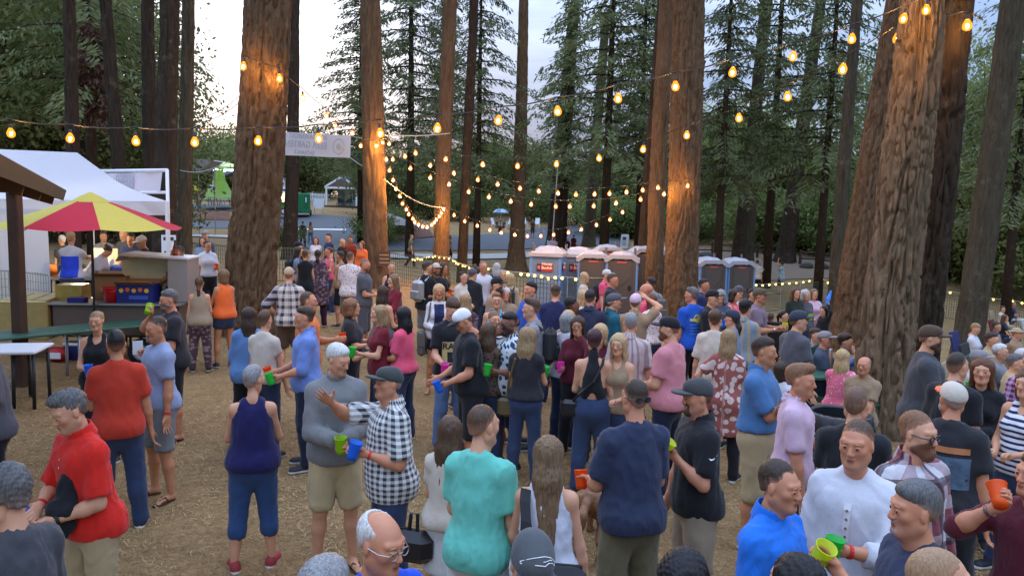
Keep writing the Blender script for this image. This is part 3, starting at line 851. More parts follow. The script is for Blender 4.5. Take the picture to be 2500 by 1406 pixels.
# ------------------------------------------------------------------ people: cached head, hand, foot, hair and hat shapes
VB = (.018,.026,.038)
VC = (.0160,.026,.040)        # clothes          # body voxel by level of detail
VH = (.0066,.0112,.0185)        # head, hair, hands
A3 = lambda *v:np.array(v,np.float32)
def uvs(c,r,n=8,m=6,R=None):
 V = []
 for i in range(m + 1):
  a = math.pi * i / m
  for j in range(n):
   b = 2 * math.pi * j / n
   V.append((math.sin(a) * math.cos(b),math.sin(a) * math.sin(b),math.cos(a)))
 V = np.array(V,np.float32) * np.asarray(r,np.float32)
 if R is not None:V = V @ np.asarray(R,np.float32).T
 V = V + np.asarray(c,np.float32)
 Q = [(i * n + j,(i + 1) * n + j,(i + 1) * n + (j + 1) % n,i * n + (j + 1) % n) for i in range(m) for j in range(n)]
 return V,np.array(Q,np.int32)
def rx(a):c,s = math.cos(a),math.sin(a);return np.array(((1,0,0),(0,c,-s),(0,s,c)),np.float32)
def ry(a):c,s = math.cos(a),math.sin(a);return np.array(((c,0,s),(0,1,0),(-s,0,c)),np.float32)
def rz_(a):c,s = math.cos(a),math.sin(a);return np.array(((c,-s,0),(s,c,0),(0,0,1)),np.float32)
class Mesh:
 """vertex/quad bundle with material index per face and a tint per vertex"""
 def __init__(self):self.V,self.Q,self.m,self.t,self.n = [],[],[],[],0
 def add(self,V,Q,m=0,t=None):
  self.V.append(V);self.Q.append(Q + self.n);self.n += len(V)
  self.m.append(np.full(len(Q),m) if np.isscalar(m) else m)
  self.t.append(np.ones((len(V),3),np.float32) if t is None else t)
  return self
 def out(self):return np.concatenate(self.V),np.concatenate(self.Q),np.concatenate(self.m),np.concatenate(self.t)
_tc = {}
def head_template(sex,lod):
 key = ('head',sex,lod)
 if key in _tc:return _tc[key]
 fem = sex == 'f'
 f = Field((-.12,-.15,-.2),(.12,.15,.15),VH[lod])
 f.ell((0,.018,.032),(.075,.097,.086),.02)
 f.ell((0,-.026,-.006),(.0655,.066,.088),.03)
 jw = .040 if fem else .047
 for s in (-1,1):
  f.cone((s * jw,.004,-.055),(s * .014,-.068,-.094),.027 if fem else .031,.02,.03)
  f.ell((s * .043,-.060,-.014),(.021,.019,.018),.03)
  f.cone((s * .010,-.088,.033),(s * .046,-.072,.034),.010,.012,.015)
 f.ell((0,-.079,-.094),(.021 if fem else .026,.019,.018),.025)
 f.cone((0,-.020,-.08),(0,.03,-.2),.047 if fem else .056,.05 if fem else .06,.035)
 for s in (-1,1):
  f.ell((s * .0315,-.1,.006),(.02,.018,.0135),.014,op='sub')
  f.ell((s * .0315,-.083,.005),(.016,.0105,.011),.006)
  f.ell((s * .077,.013,-.002),(.0095,.02,.031),.008,R=rz_(s * .35) @ rx(-.15))
 f.cone((0,-.088,.02),(0,-.109,-.024),.0085,.0125,.014)
 for s in (-1,1):f.ell((s * .0125,-.1,-.028),(.0085,.011,.008),.008)
 f.ell((0,-.0935,-.051),(.019,.009,.0070),.012)
 f.ell((0,-.0915,-.064),(.016,.010,.0070),.012)
 V,Q = f.mesh()
 t = np.ones((len(V),3),np.float32)
 x,y,z = V.T
 fr = smoothstep(-.06,-.085,y)
 lip = fr * smoothstep(.021,.014,np.abs(x)) * smoothstep(-.074,-.066,z) * smoothstep(-.042,-.049,z)
 t *= 1 - lip[:,None] * np.array((.26,.50,.46) if fem else (.22,.38,.36))
 ln = fr * smoothstep(.021,.016,np.abs(x)) * np.exp(-((z + .0575) / .003) ** 2)  # dark line between the lips: shade of the unmodelled groove put into the tint
 t *= 1 - ln[:,None] * np.array((.45,.55,.5))
 ck = smoothstep(-.03,-.06,y) * np.exp(-(((np.abs(x) - .045) / .022) ** 2 + ((z + .02) / .028) ** 2))
 t *= 1 - ck[:,None] * np.array((.0,.07,.07))
 ns = np.exp(-((x / .018) ** 2 + ((z + .02) / .02) ** 2)) * smoothstep(-.09,-.105,y)
 t *= 1 - ns[:,None] * np.array((.0,.08,.08))
 if not fem:
  st = smoothstep(-.03,-.055,z) * smoothstep(.03,-.02,y) * smoothstep(-.125,-.1,z)
  t *= 1 - st[:,None] * np.array((.2,.17,.13))
 M = Mesh().add(V,Q,0,t)
 ne = (10,8) if lod == 0 else (6,5)
 for s in (-1,1):
  M.add(*uvs((s * .0315,-.0825,.005),(.0120,.0125,.0066),*ne),1)
  M.add(*uvs((s * .0315,-.0835,.0125),(.0150,.0125,.0052),*ne,R=rz_(s * .25)),0)
  M.add(*uvs((s * .0315,-.0922,.005),(.0072,.0040,.0064),*ne),2)
  R = rz_(s * .42) @ ry(s * (.16 if not fem else .1))
  M.add(*uvs((s * .032,-.0885,.0285),(.0180,.0058,.0042 if not fem else .003),*ne,R=R),3)
 _tc[key] = M.out()
 return _tc[key]
def hand_template(pose,lod):
 """x along the fingers, z to the thumb side, palm faces +y"""
 key = ('hand',pose,lod)
 if key in _tc:return _tc[key]
 f = Field((-.07,-.05,-.07),(.22,.13,.09),VH[lod] * 1.05)
 f.cone((-.05,0,0),(.015,0,0),.029,.031,.02,fl=((0,1,0),.8))
 f.ell((.05,0,-.001),(.052,.0165,.041),.02)
 ang = {'grip':(32,85,125),'relax':(14,38,60),'fist':(62,140,200),'flat':(3,8,12)}[pose]
 for i in range(4):
  z = (.029,.0095,-.0105,-.029)[i]
  L = (.92,1.0,.95,.76)[i]
  p = A3(.086 - (.004 if i in (0,3) else 0),0,z)
  spread = (.10,.02,-.05,-.13)[i] if pose in ('flat','relax') else 0
  for k,sl_ in enumerate((.043,.028,.022)):
   a = rad(ang[k] + (i * 4 if pose == 'relax' else 0))
   q = p + A3(math.cos(a),math.sin(a),spread * math.cos(a)) * sl_ * L
   f.cone(p,q,.0096 - .0008 * k - (.001 if i == 3 else 0),.0090 - .0009 * k - (.001 if i == 3 else 0),.005)
   p = q
 th = {'grip':((.018,.008,.028),(.04,.043,.037),(.056,.076,.030)),'relax':((.015,.006,.028),(.05,.022,.048),(.078,.032,.050)),
          'fist':((.02,.008,.028),(.05,.036,.036),(.075,.05,.018)),'flat':((.012,.0,.03),(.045,.01,.066),(.068,.012,.082))}[pose]
 f.cone(th[0],th[1],.0145,.0112,.012);f.cone(th[1],th[2],.0110,.0088,.006)
 V,Q = f.mesh()
 _tc[key] = (V,Q)
 return _tc[key]
def foot_template(kind,lod):
 """origin under the ankle, toes to -y; kind bare / shoe"""
 key = ('foot',kind,lod)
 if key in _tc:return _tc[key]
 v = (.011,.016,.026)[lod]
 f = Field((-.09,-.24,-.03),(.09,.12,.2),v)
 if kind == 'bare':
  f.cone((0,.03,.05),(0,.035,.16),.036,.038,.03)
  f.cone((0,.045,.034),(-.002,-.085,.03),.032,.03,.03,fl=((1,0,0),1.2))
  for i,x in enumerate((.030,.012,-.004,-.018,-.031)):
   f.cone((x * .8,-.09,.026),(x,-.148 + i * .006 + (i == 0) * .004,.018),.014 if i == 0 else .011,.012 if i == 0 else .009,.008)
  f.cut((0,0,-1),-.012)
 else:
  f.cone((0,.03,.05),(0,.032,.078),.042,.040,.03)
  f.cone((0,.05,.042),(-.002,-.11,.03),.042,.036,.03,fl=((1,0,0),1.12))
  f.ell((0,-.11,.026),(.05,.065,.036),.03)
  f.cone((0,.055,.0),(0,-.13,.0),.047,.05,.01)
  f.cut((0,0,-1),.0,.004)
 V,Q = f.mesh()
 m = (V[Q].mean(1)[:,2] < .028).astype(int) if kind != 'bare' else np.zeros(len(Q),int)
 _tc[key] = (V,Q,m)
 return _tc[key]
HL = np.array((0,-.743,-1.0)) / 1.246
def hair_template(style,lod):
 key = ('hair',style,lod)
 if key in _tc:return _tc[key]
 v = VH[lod] * (1.1,1.25,1.3)[lod]
 low = {'long':-.40,'xlong':-.52,'mid':-.30,'bob':-.24,'curly':-.22,'pony':-.38,'lowpony':-.44}.get(style,-.16)
 f = Field((-.17,-.17,low - .04),(.17,.24,.19),v)
 face = lambda a=.058,b=.1:f.ell((0,-.115,-.048),(a,.082,b),.025,op='sub')
 amp,fq = .0018,(210,210,110)
 if style in ('short','crew','buzz','quiff','messy','bald','recede','pony','bun','lowpony','spiky','thick'):
  e = {'crew':.003,'buzz':.0012,'bald':.003,'recede':.004,'pony':.006,'bun':.006,'lowpony':.007,'messy':.011,'thick':.011}.get(style,.005)
  if style in ('pony','bun','lowpony'):
   f.ell((0,.02,.034),(.0755 + e,.0985 + e,.087 + e),.02)
  else:
   f.ell((0,.018 + e * 1.3 + .003,.032 + e * 2.0 + .004),(.0752 + e * .7,.0975 + e * .5,.0865 + e * .6),.02)
  f.cone((0,.04,.0),(0,.050,-.065),.060 + e * .5,.050 + e * .5,.03)
  if style in ('short','quiff','thick'):f.ell((.006,-.012,.088),(.062,.072,.045),.03)
  if style == 'quiff':f.ell((.008,-.050,.112),(.052,.048,.032),.03)
  if style == 'spiky':
   f.ell((0,-.03,.105),(.056,.07,.045),.03);amp = .006;fq = (170,170,60)
  if style == 'thick':f.ell((0,.02,.075),(.081,.098,.062),.03);amp = .0045
  if style in ('pony','bun','lowpony'):
   f.cut(HL,-.000 / 1.246,.02)
  else:
   f.cut(HL,-.004 / 1.246,.034)
   f.cut((0,0,-1),.06,.02)
  if style == 'bald':
   f.ell((0,-.045,.115),(.075,.125,.075),.01,op='sub')
  if style == 'recede':
   for s in (-1,1):f.ell((s * .045,-.085,.085),(.03,.055,.05),.015,op='sub')
  if style == 'messy':amp = .006;fq = (150,150,150)
  if style == 'pony':
   f.ell((0,.118,.055),(.026,.026,.026),.02)
   f.cone((0,.125,.055),(0,.165,-.02),.026,.034,.03);f.cone((0,.165,-.02),(.01,.14,-.3),.034,.016,.03)
   amp = .0035;fq = (240,240,30)
  if style == 'lowpony':
   f.cone((0,.10,-.05),(0,.12,-.12),.03,.036,.03);f.cone((0,.12,-.12),(0,.105,-.4),.036,.012,.03)
   amp = .0035;fq = (240,240,30)
  if style == 'bun':
   f.ell((0,.12,.06),(.045,.042,.042),.02);amp = .006
 else:
  cur = style == 'curly'
  f.ell((0,.02,.036),(.088 if not cur else .104,.110 if not cur else .118,.094 if not cur else .104),.02)
  for s in (-1,1):
   f.cone((s * .062,-.012,.04),(s * (.078 if not cur else .098),.012,{'bob':-.11,'curly':-.1}.get(style,-.17)),.036,.028 if not cur else .045,.04)
  if style in ('bob','curly'):
   f.cone((0,.045,.02),(0,.055,-.10),.09,.078,.04)
  else:
   f.cone((0,.045,.02),(0,.085,-.13),.088,.088,.05,fl=((0,1,0),.72))
   f.cone((0,.085,-.13),(0,.118,low + .03),.098,.07 if style != 'xlong' else .055,.05,fl=((0,1,0),.42))
  face(.056 if not cur else .054,.118)
  f.cone((0,-.16,-.03),(0,-.02,-.2),.05,.075,.03,op='sub')
  f.cone((0,-.03,-.1),(0,.02,-.24),.056,.06,.02,op='sub')
  amp,fq = (.0050,(200,200,16)) if not cur else (.011,(110,110,110))
 V,Q = f.mesh()
 if len(V):
  N = vnormals(V,Q)
  V = V + N * (wavy(V,5 + len(style),fq) * amp)[:,None].astype(np.float32)
 fade = np.zeros((len(V),3),np.float32)
 if len(V) and style in ('short','crew','buzz','quiff','messy','bald','recede','spiky','thick'):
  q = (V - A3(0,.018,.032)) / A3(.075,.097,.086)
  th = (np.linalg.norm(q,axis=1) - 1) * .085
  sd_ = smoothstep(.05,-.03,V[:,2]) * smoothstep(-.02,.03,np.abs(V[:,0]) + V[:,1])
  fd = np.clip(.85 * (1 - smoothstep(.0,.0065,th)) * smoothstep(-.04,.01,V[:,2]) + {'crew':.6,'buzz':.35,'quiff':.55,'short':.4,'recede':.3,'bald':.15}.get(style,.2) * sd_,0,.85)
  if style == 'buzz':fd = np.maximum(fd,.25)
  fade[:] = fd[:,None]
 _tc[key] = (V,Q,fade)
 return _tc[key]
def beard_template(kind,lod):
 key = ('beard',kind,lod)
 if key in _tc:return _tc[key]
 f = Field((-.11,-.15,-.16),(.11,.06,.03),VH[lod] * 1.05)
 e = {'stubble':.002,'short':.006,'full':.012,'goatee':.006}[kind]
 f.ell((0,-.026,-.006),(.0655 + e,.066 + e,.088 + e),.03)
 for s in (-1,1):
  f.cone((s * .047,.004,-.055),(s * .014,-.068,-.094),.031 + e,.02 + e * 1.3,.03)
 f.ell((0,-.079,-.094),(.026 + e,.019 + e,.018 + e * 1.5),.025)
 f.ell((0,-.094,-.042),(.026,.010 + e * .5,.006),.01)
 f.cut((0,.62,1),-.062,.012)
 f.cut((0,1,0),.005,.02)
 f.ell((0,-.105,-.0575),(.021,.03,.011),.006,op='sub')
 if kind == 'goatee':
  for s in (-1,1):f.ell((s * .075,-.03,-.06),(.042,.06,.07),.01,op='sub')
 V,Q = f.mesh()
 N = vnormals(V,Q) if len(V) else V
 if len(V):V = V + N * (wavy(V,3,(80,80,50)) * .0025)[:,None].astype(np.float32)
 _tc[key] = (V,Q)
 return _tc[key]
def hat_template(kind,lod):
 """returns crown (V,Q), brim (V,Q) or None"""
 key = ('hat',kind,lod)
 if key in _tc:return _tc[key]
 v = VH[lod] * 1.15
 f = Field((-.14,-.24,-.07),(.14,.17,.2),v)
 b = None
 if kind in ('cap','flatcap'):
  f.ell((0,.016,.036),(.0885,.112,.098),.02)
  f.ell((0,-.045,.075),(.06,.055,.05),.03)
  f.cut((0,-.22,-1),-.024,.006)
  g = Field((-.12,-.25,-.02),(.12,.02,.12),min(v,.008))
  g.ell((0,-.108,.046),(.074,.088,.0085),.01,R=rx(-.16))
  g.ell((0,-.10,.046),(.082,.072,.0075),.02,R=rx(-.16))
  g.ell((0,.016,.036),(.084,.107,.2),.005,op='sub')
  b = g.mesh()
 elif kind == 'beanie':
  f.ell((0,.02,.034),(.086,.109,.098),.02)
  f.cut((0,-.35,-1),-.018,.008)
 elif kind == 'band':
  f.ell((0,.02,.034),(.085,.108,.096),.02)
  f.cut((0,-.5,-1),-.05,.006);f.cut((0,.5,1),.1,.006)
 elif kind == 'sunhat':
  f.ell((0,.016,.05),(.086,.106,.088),.02)
  f.cut((0,-.1,-1),-.045,.006)
  g = Field((-.2,-.22,0),(.2,.24,.12),min(v,.008))
  g.ell((0,.016,.052),(.165,.185,.010),.01,R=rx(-.06))
  g.ell((0,.016,.036),(.082,.102,.2),.005,op='sub')
  b = g.mesh()
 _tc[key] = (f.mesh(),b)
 return _tc[key]
# ------------------------------------------------------------------ people: materials
def skin_mat(tone):
 key = ('skin',tone)
 if key in _mc:return _mc[key]
 col = {'fair':srgb(208,152,118),'tan':srgb(186,128,92),'ruddy':srgb(198,134,100),'olive':srgb(166,114,84),'brown':srgb(128,82,58),'dark':srgb(84,54,40)}[tone]
 m,nt,p = new_mat("skin_" + tone)
 at_ = nd(nt,"ShaderNodeAttribute",attribute_name="tint")
 tc = nd(nt,"ShaderNodeTexCoord")
 no = setv(nd(nt,"ShaderNodeTexNoise"),Scale=14.0,Detail=5.0,Roughness=.65)
 lk(nt,tc.outputs["Object"],no.inputs["Vector"])
 r = nd(nt,"ShaderNodeMix",data_type='RGBA')
 r.inputs["A"].default_value = c4([col[0] * .86,col[1] * .78,col[2] * .74])
 r.inputs["B"].default_value = c4([min(1,col[0] * 1.1),col[1] * 1.14,col[2] * 1.15])
 lk(nt,no.outputs["Fac"],r.inputs["Factor"])
 mu = nd(nt,"ShaderNodeMix",data_type='RGBA',blend_type='MULTIPLY')
 mu.inputs["Factor"].default_value = 1
 lk(nt,r.outputs["Result"],mu.inputs["A"]);lk(nt,at_.outputs["Color"],mu.inputs["B"])
 lk(nt,mu.outputs["Result"],p.inputs["Base Color"])
 setv(p,Roughness=.52)
 p.inputs["Specular IOR Level"].default_value = .4
 p.inputs["Subsurface Weight"].default_value = .0
 n2 = setv(nd(nt,"ShaderNodeTexNoise"),Scale=180.0,Detail=3.0)
 lk(nt,tc.outputs["Object"],n2.inputs["Vector"])
 b = setv(nd(nt,"ShaderNodeBump"),Strength=.12,Distance=.004)
 lk(nt,n2.outputs["Fac"],b.inputs["Height"]);lk(nt,b.outputs["Normal"],p.inputs["Normal"])
 _mc[key] = m
 return m
HAIRC = {'black':(.012,.010,.010),'dkbrown':(.040,.024,.014),'brown':(.085,.046,.024),'ltbrown':(.18,.105,.052),'blond':(.46,.31,.15),'dkblond':(.29,.185,.088),
         'red':(.12,.045,.02),'ginger':(.2,.09,.04),'grey':(.24,.23,.22),'ltgrey':(.42,.40,.37),'white':(.62,.59,.54),'saltpep':(.11,.105,.10),'purple':(.05,.018,.022)}
def hair_mat(c):
 key = ('hair',c)
 if key in _mc:return _mc[key]
 col = HAIRC[c]
 m,nt,p = new_mat("hair_" + c)
 tc = nd(nt,"ShaderNodeTexCoord")
 mp = nd(nt,"ShaderNodeMapping");mp.inputs["Scale"].default_value = (150,150,16)
 lk(nt,tc.outputs["Object"],mp.inputs["Vector"])
 no = setv(nd(nt,"ShaderNodeTexNoise"),Scale=1.0,Detail=4.0,Roughness=.6,Distortion=.6)
 lk(nt,mp.outputs["Vector"],no.inputs["Vector"])
 r = nd(nt,"ShaderNodeValToRGB")
 r.color_ramp.elements[0].position = .3;r.color_ramp.elements[0].color = c4([x * .45 for x in col])
 r.color_ramp.elements[1].position = .72;r.color_ramp.elements[1].color = c4([min(.9,x * 1.5) for x in col])
 lk(nt,no.outputs["Fac"],r.inputs["Fac"])
 fa = nd(nt,"ShaderNodeAttribute",attribute_name="tint");fx = nd(nt,"ShaderNodeMix",data_type='RGBA')
 lk(nt,fa.outputs["Fac"],fx.inputs["Factor"]);lk(nt,r.outputs["Color"],fx.inputs["A"]);fx.inputs["B"].default_value = c4(srgb(178,130,104))
 lk(nt,fx.outputs["Result"],p.inputs["Base Color"])
 setv(p,Roughness=.5)
 p.inputs["Specular IOR Level"].default_value = .3
 b = setv(nd(nt,"ShaderNodeBump"),Strength=.35,Distance=.004)
 lk(nt,no.outputs["Fac"],b.inputs["Height"]);lk(nt,b.outputs["Normal"],p.inputs["Normal"])
 _mc[key] = m
 return m
def cloth(name,col,pat=None,col2=None,sc=1.0,col3=None,rough=.86):
 """fabric; pat: None, check, plaid, vstripe, hstripe, floral, dots, denim, heather, camo, knit"""
 key = ('cloth',name)
 if key in _mc:return _mc[key]
 m,nt,p = new_mat("cloth_" + name)
 setv(p,Roughness=rough)
 p.inputs["Specular IOR Level"].default_value = .25
 p.inputs["Sheen Weight"].default_value = .12
 tc = nd(nt,"ShaderNodeTexCoord")
 uv = nd(nt,"ShaderNodeAttribute",attribute_name="cuv")
 def noise(scale,src,det=4.0,rough_=.6,dist=0.0):
  n = setv(nd(nt,"ShaderNodeTexNoise"),Scale=scale,Detail=det,Roughness=rough_,Distortion=dist)
  lk(nt,src,n.inputs["Vector"]);return n
 def mix(a,b,f,bt='MIX'):
  x = nd(nt,"ShaderNodeMix",data_type='RGBA',blend_type=bt)
  for v,i in ((a,"A"),(b,"B")):
   if isinstance(v,(tuple,list)):x.inputs[i].default_value = c4(v)
   else:lk(nt,v,x.inputs[i])
  if isinstance(f,(int,float)):x.inputs["Factor"].default_value = f
  else:lk(nt,f,x.inputs["Factor"])
  return x.outputs["Result"]
 def math_(op,a,b=None):
  x = nd(nt,"ShaderNodeMath",operation=op)
  for v,i in ((a,0),(b,1)):
   if v is None:continue
   if isinstance(v,(int,float)):x.inputs[i].default_value = v
   else:lk(nt,v,x.inputs[i])
  return x.outputs[0]
 sep = nd(nt,"ShaderNodeSeparateXYZ");lk(nt,uv.outputs["Vector"],sep.inputs[0])
 u,v = sep.outputs[0],sep.outputs[1]
 base = mix([x * .86 for x in col],[min(.95,x * 1.1) for x in col],noise(7,tc.outputs["Object"]).outputs["Fac"])
 out = base
 def band(src,f,th):return math_('GREATER_THAN',math_('SINE',math_('MULTIPLY',src,f * sc)),th)
 if pat == 'check':
  a,b = band(u,150,0.0),band(v,150,0.0)
  out = mix(base,col2,math_('MULTIPLY',math_('ADD',a,b),.5))
 elif pat == 'plaid':
  a,b = band(u,58,-.15),band(v,58,-.15)
  out = mix(base,col2,math_('MULTIPLY',math_('ADD',a,b),.46))
  if col3:
   t = math_('MAXIMUM',band(u,29,.93),band(v,29,.93))
   out = mix(out,col3,math_('MULTIPLY',t,.75))
 elif pat == 'vstripe':
  out = mix(base,col2,math_('MULTIPLY',band(u,120,.35),.7))
 elif pat == 'hstripe':
  out = mix(base,col2,band(v,120,.2))
 elif pat in ('floral','dots','camo'):
  vo = nd(nt,"ShaderNodeTexVoronoi");vo.inputs["Scale"].default_value = {'floral':17,'dots':32,'camo':14}[pat] * sc
  wv = noise(9,uv.outputs["Vector"],3.0)
  ad = nd(nt,"ShaderNodeVectorMath",operation='MULTIPLY_ADD')
  lk(nt,wv.outputs["Color"],ad.inputs[0]);ad.inputs[1].default_value = (.05,.05,.05) if pat != 'dots' else (0,0,0)
  lk(nt,uv.outputs["Vector"],ad.inputs[2]);lk(nt,ad.outputs[0],vo.inputs["Vector"])
  f = math_('LESS_THAN',vo.outputs["Distance"],.42 if pat == 'floral' else .30)
  if pat == 'camo':f = math_('GREATER_THAN',noise(16 * sc,uv.outputs["Vector"],2.0).outputs["Fac"],.52)
  out = mix(base,col2,f)
  if col3:
   f2 = math_('GREATER_THAN',noise(26 * sc,uv.outputs["Vector"],2.0).outputs["Fac"],.57)
   out = mix(out,col3,math_('MULTIPLY',f2,f))
 elif pat == 'denim':
  nz = noise(230,tc.outputs["Object"],2.0)
  fade = noise(4.5,tc.outputs["Object"],3.0)
  out = mix(base,[min(1,x * 2.0) for x in col],math_('MULTIPLY',nz.outputs["Fac"],math_('MULTIPLY',fade.outputs["Fac"],.7)))
 elif pat == 'heather':
  out = mix(base,[min(1,x * 1.55) for x in col],math_('MULTIPLY',noise(160,tc.outputs["Object"],3.0).outputs["Fac"],.7))
 lk(nt,out if not isinstance(out,(tuple,list)) else base,p.inputs["Base Color"])
 fine = noise(420,tc.outputs["Object"],2.0)
 fmp = nd(nt,"ShaderNodeMapping");fmp.inputs["Scale"].default_value = (15,15,6);fmp.inputs["Rotation"].default_value = (.3,.5,0)
 lk(nt,tc.outputs["Object"],fmp.inputs["Vector"])
 fold = noise(1,fmp.outputs["Vector"],4.0,.55,1.1)
 b1 = setv(nd(nt,"ShaderNodeBump"),Strength=.22,Distance=.003)
 b2 = setv(nd(nt,"ShaderNodeBump"),Strength=.36,Distance=.022)
 lk(nt,fold.outputs["Fac"],b2.inputs["Height"])
 lk(nt,fine.outputs["Fac"],b1.inputs["Height"]);lk(nt,b2.outputs["Normal"],b1.inputs["Normal"])
 lk(nt,b1.outputs["Normal"],p.inputs["Normal"])
 _mc[key] = m
 return m
EYE_W = None
def eye_mats():
 return plain("eye_white",(.36,.33,.31),.25,var=.05),plain("iris",(.03,.022,.018),.15,var=.1)
# ------------------------------------------------------------------ people: one figure
def ik(S,T,l1,l2,pole):
 d = T - S;L = float(np.linalg.norm(d))
 L_ = min(L,(l1 + l2) * .999)
 T = S + d / max(L,1e-6) * L_;d = T - S;L = L_
 u = d / L
 a = (l1 * l1 - l2 * l2 + L * L) / (2 * L)
 hgt = math.sqrt(max(l1 * l1 - a * a,0))
 p = pole - u * float(pole @ u);p = p / (np.linalg.norm(p) + 1e-6)
 return S + u * a + p * hgt,T
# hand targets for the LEFT side (+x), torso space; (target, elbow pole, hand pose, thumb direction)
ARMS = {
 'down':((.25,-.06,.80),(.35,.8,0),'relax',(0,-1,.1)),
 'down2':((.24,.05,.84),(.4,.8,0),'relax',(.1,-1,0)),
 'cup':((.13,-.33,1.16),(.4,.4,-.85),'grip',(0,-.1,1)),
 'cuplow':((.15,-.31,1.04),(.4,.6,-.7),'grip',(0,-.1,1)),
 'cupmid':((.03,-.30,1.12),(.55,.3,-.8),'grip',(0,-.1,1)),
 'cupout':((.22,-.40,1.14),(.6,.4,-.8),'grip',(0,-.1,1)),
 'cupside':((.40,-.22,1.10),(.4,.6,-.7),'grip',(0,0,1)),
 'drink':((.05,-.22,1.46),(.8,-.1,-.7),'grip',(-.2,.35,.9)),
 'front':((.07,-.27,1.07),(.5,.45,-.75),'fist',(0,-.3,1)),
 'clasp':((.015,-.27,1.10),(.55,.4,-.7),'fist',(0,-.2,1)),
 'cross':((-.10,-.20,1.19),(.7,-.1,-.7),'flat',(0,0,1)),
 'hip':((.19,-.05,1.00),(.9,.35,0),'fist',(0,-.8,-.5)),
 'pocket':((.20,-.10,.86),(.8,.6,0),'relax',(0,-1,0)),
 'face':((.05,-.15,1.53),(.7,-.3,-.8),'flat',(0,0,1)),
 'brim':((.10,-.21,1.69),(.9,-.2,.1),'grip',(-1,0,0)),
 'reach':((.16,-.52,1.28),(.6,.4,-.7),'relax',(0,0,1)),
 'reachlow':((.14,-.50,1.02),(.6,.5,-.6),'grip',(0,-.2,1)),
 'shoulder':((.10,-.44,1.52),(.8,.1,-.7),'flat',(-.6,0,.7)),
 'phone':((.07,-.28,1.18),(.8,.3,-.6),'grip',(0,-.3,1)),
 'lap':((.13,-.40,.80),(.7,.5,-.3),'relax',(-.3,0,.9)),
 'lapc':((.04,-.36,.84),(.7,.4,-.3),'fist',(-.3,0,.9)),
 'up':((.22,-.10,1.86),(.9,-.3,.2),'relax',(-.5,0,0)),
}
CLOTHK = {}
def finish(name,V,Q,mats,parent,mi=None,cuv=None,tint=None):
 me = np_mesh(name,V,Q,mats,mi)
 if cuv is not None:
  a = me.attributes.new("cuv",'FLOAT_VECTOR','POINT')
  a.data.foreach_set("vector",np.asarray(cuv,np.float32).ravel())
 if tint is not None:
  a = me.attributes.new("tint",'FLOAT_COLOR','POINT')
  a.data.foreach_set("color",np.concatenate([tint,np.ones((len(tint),1),np.float32)],1).astype(np.float32).ravel())
 return link(name,me,parent)
_pn = [0]
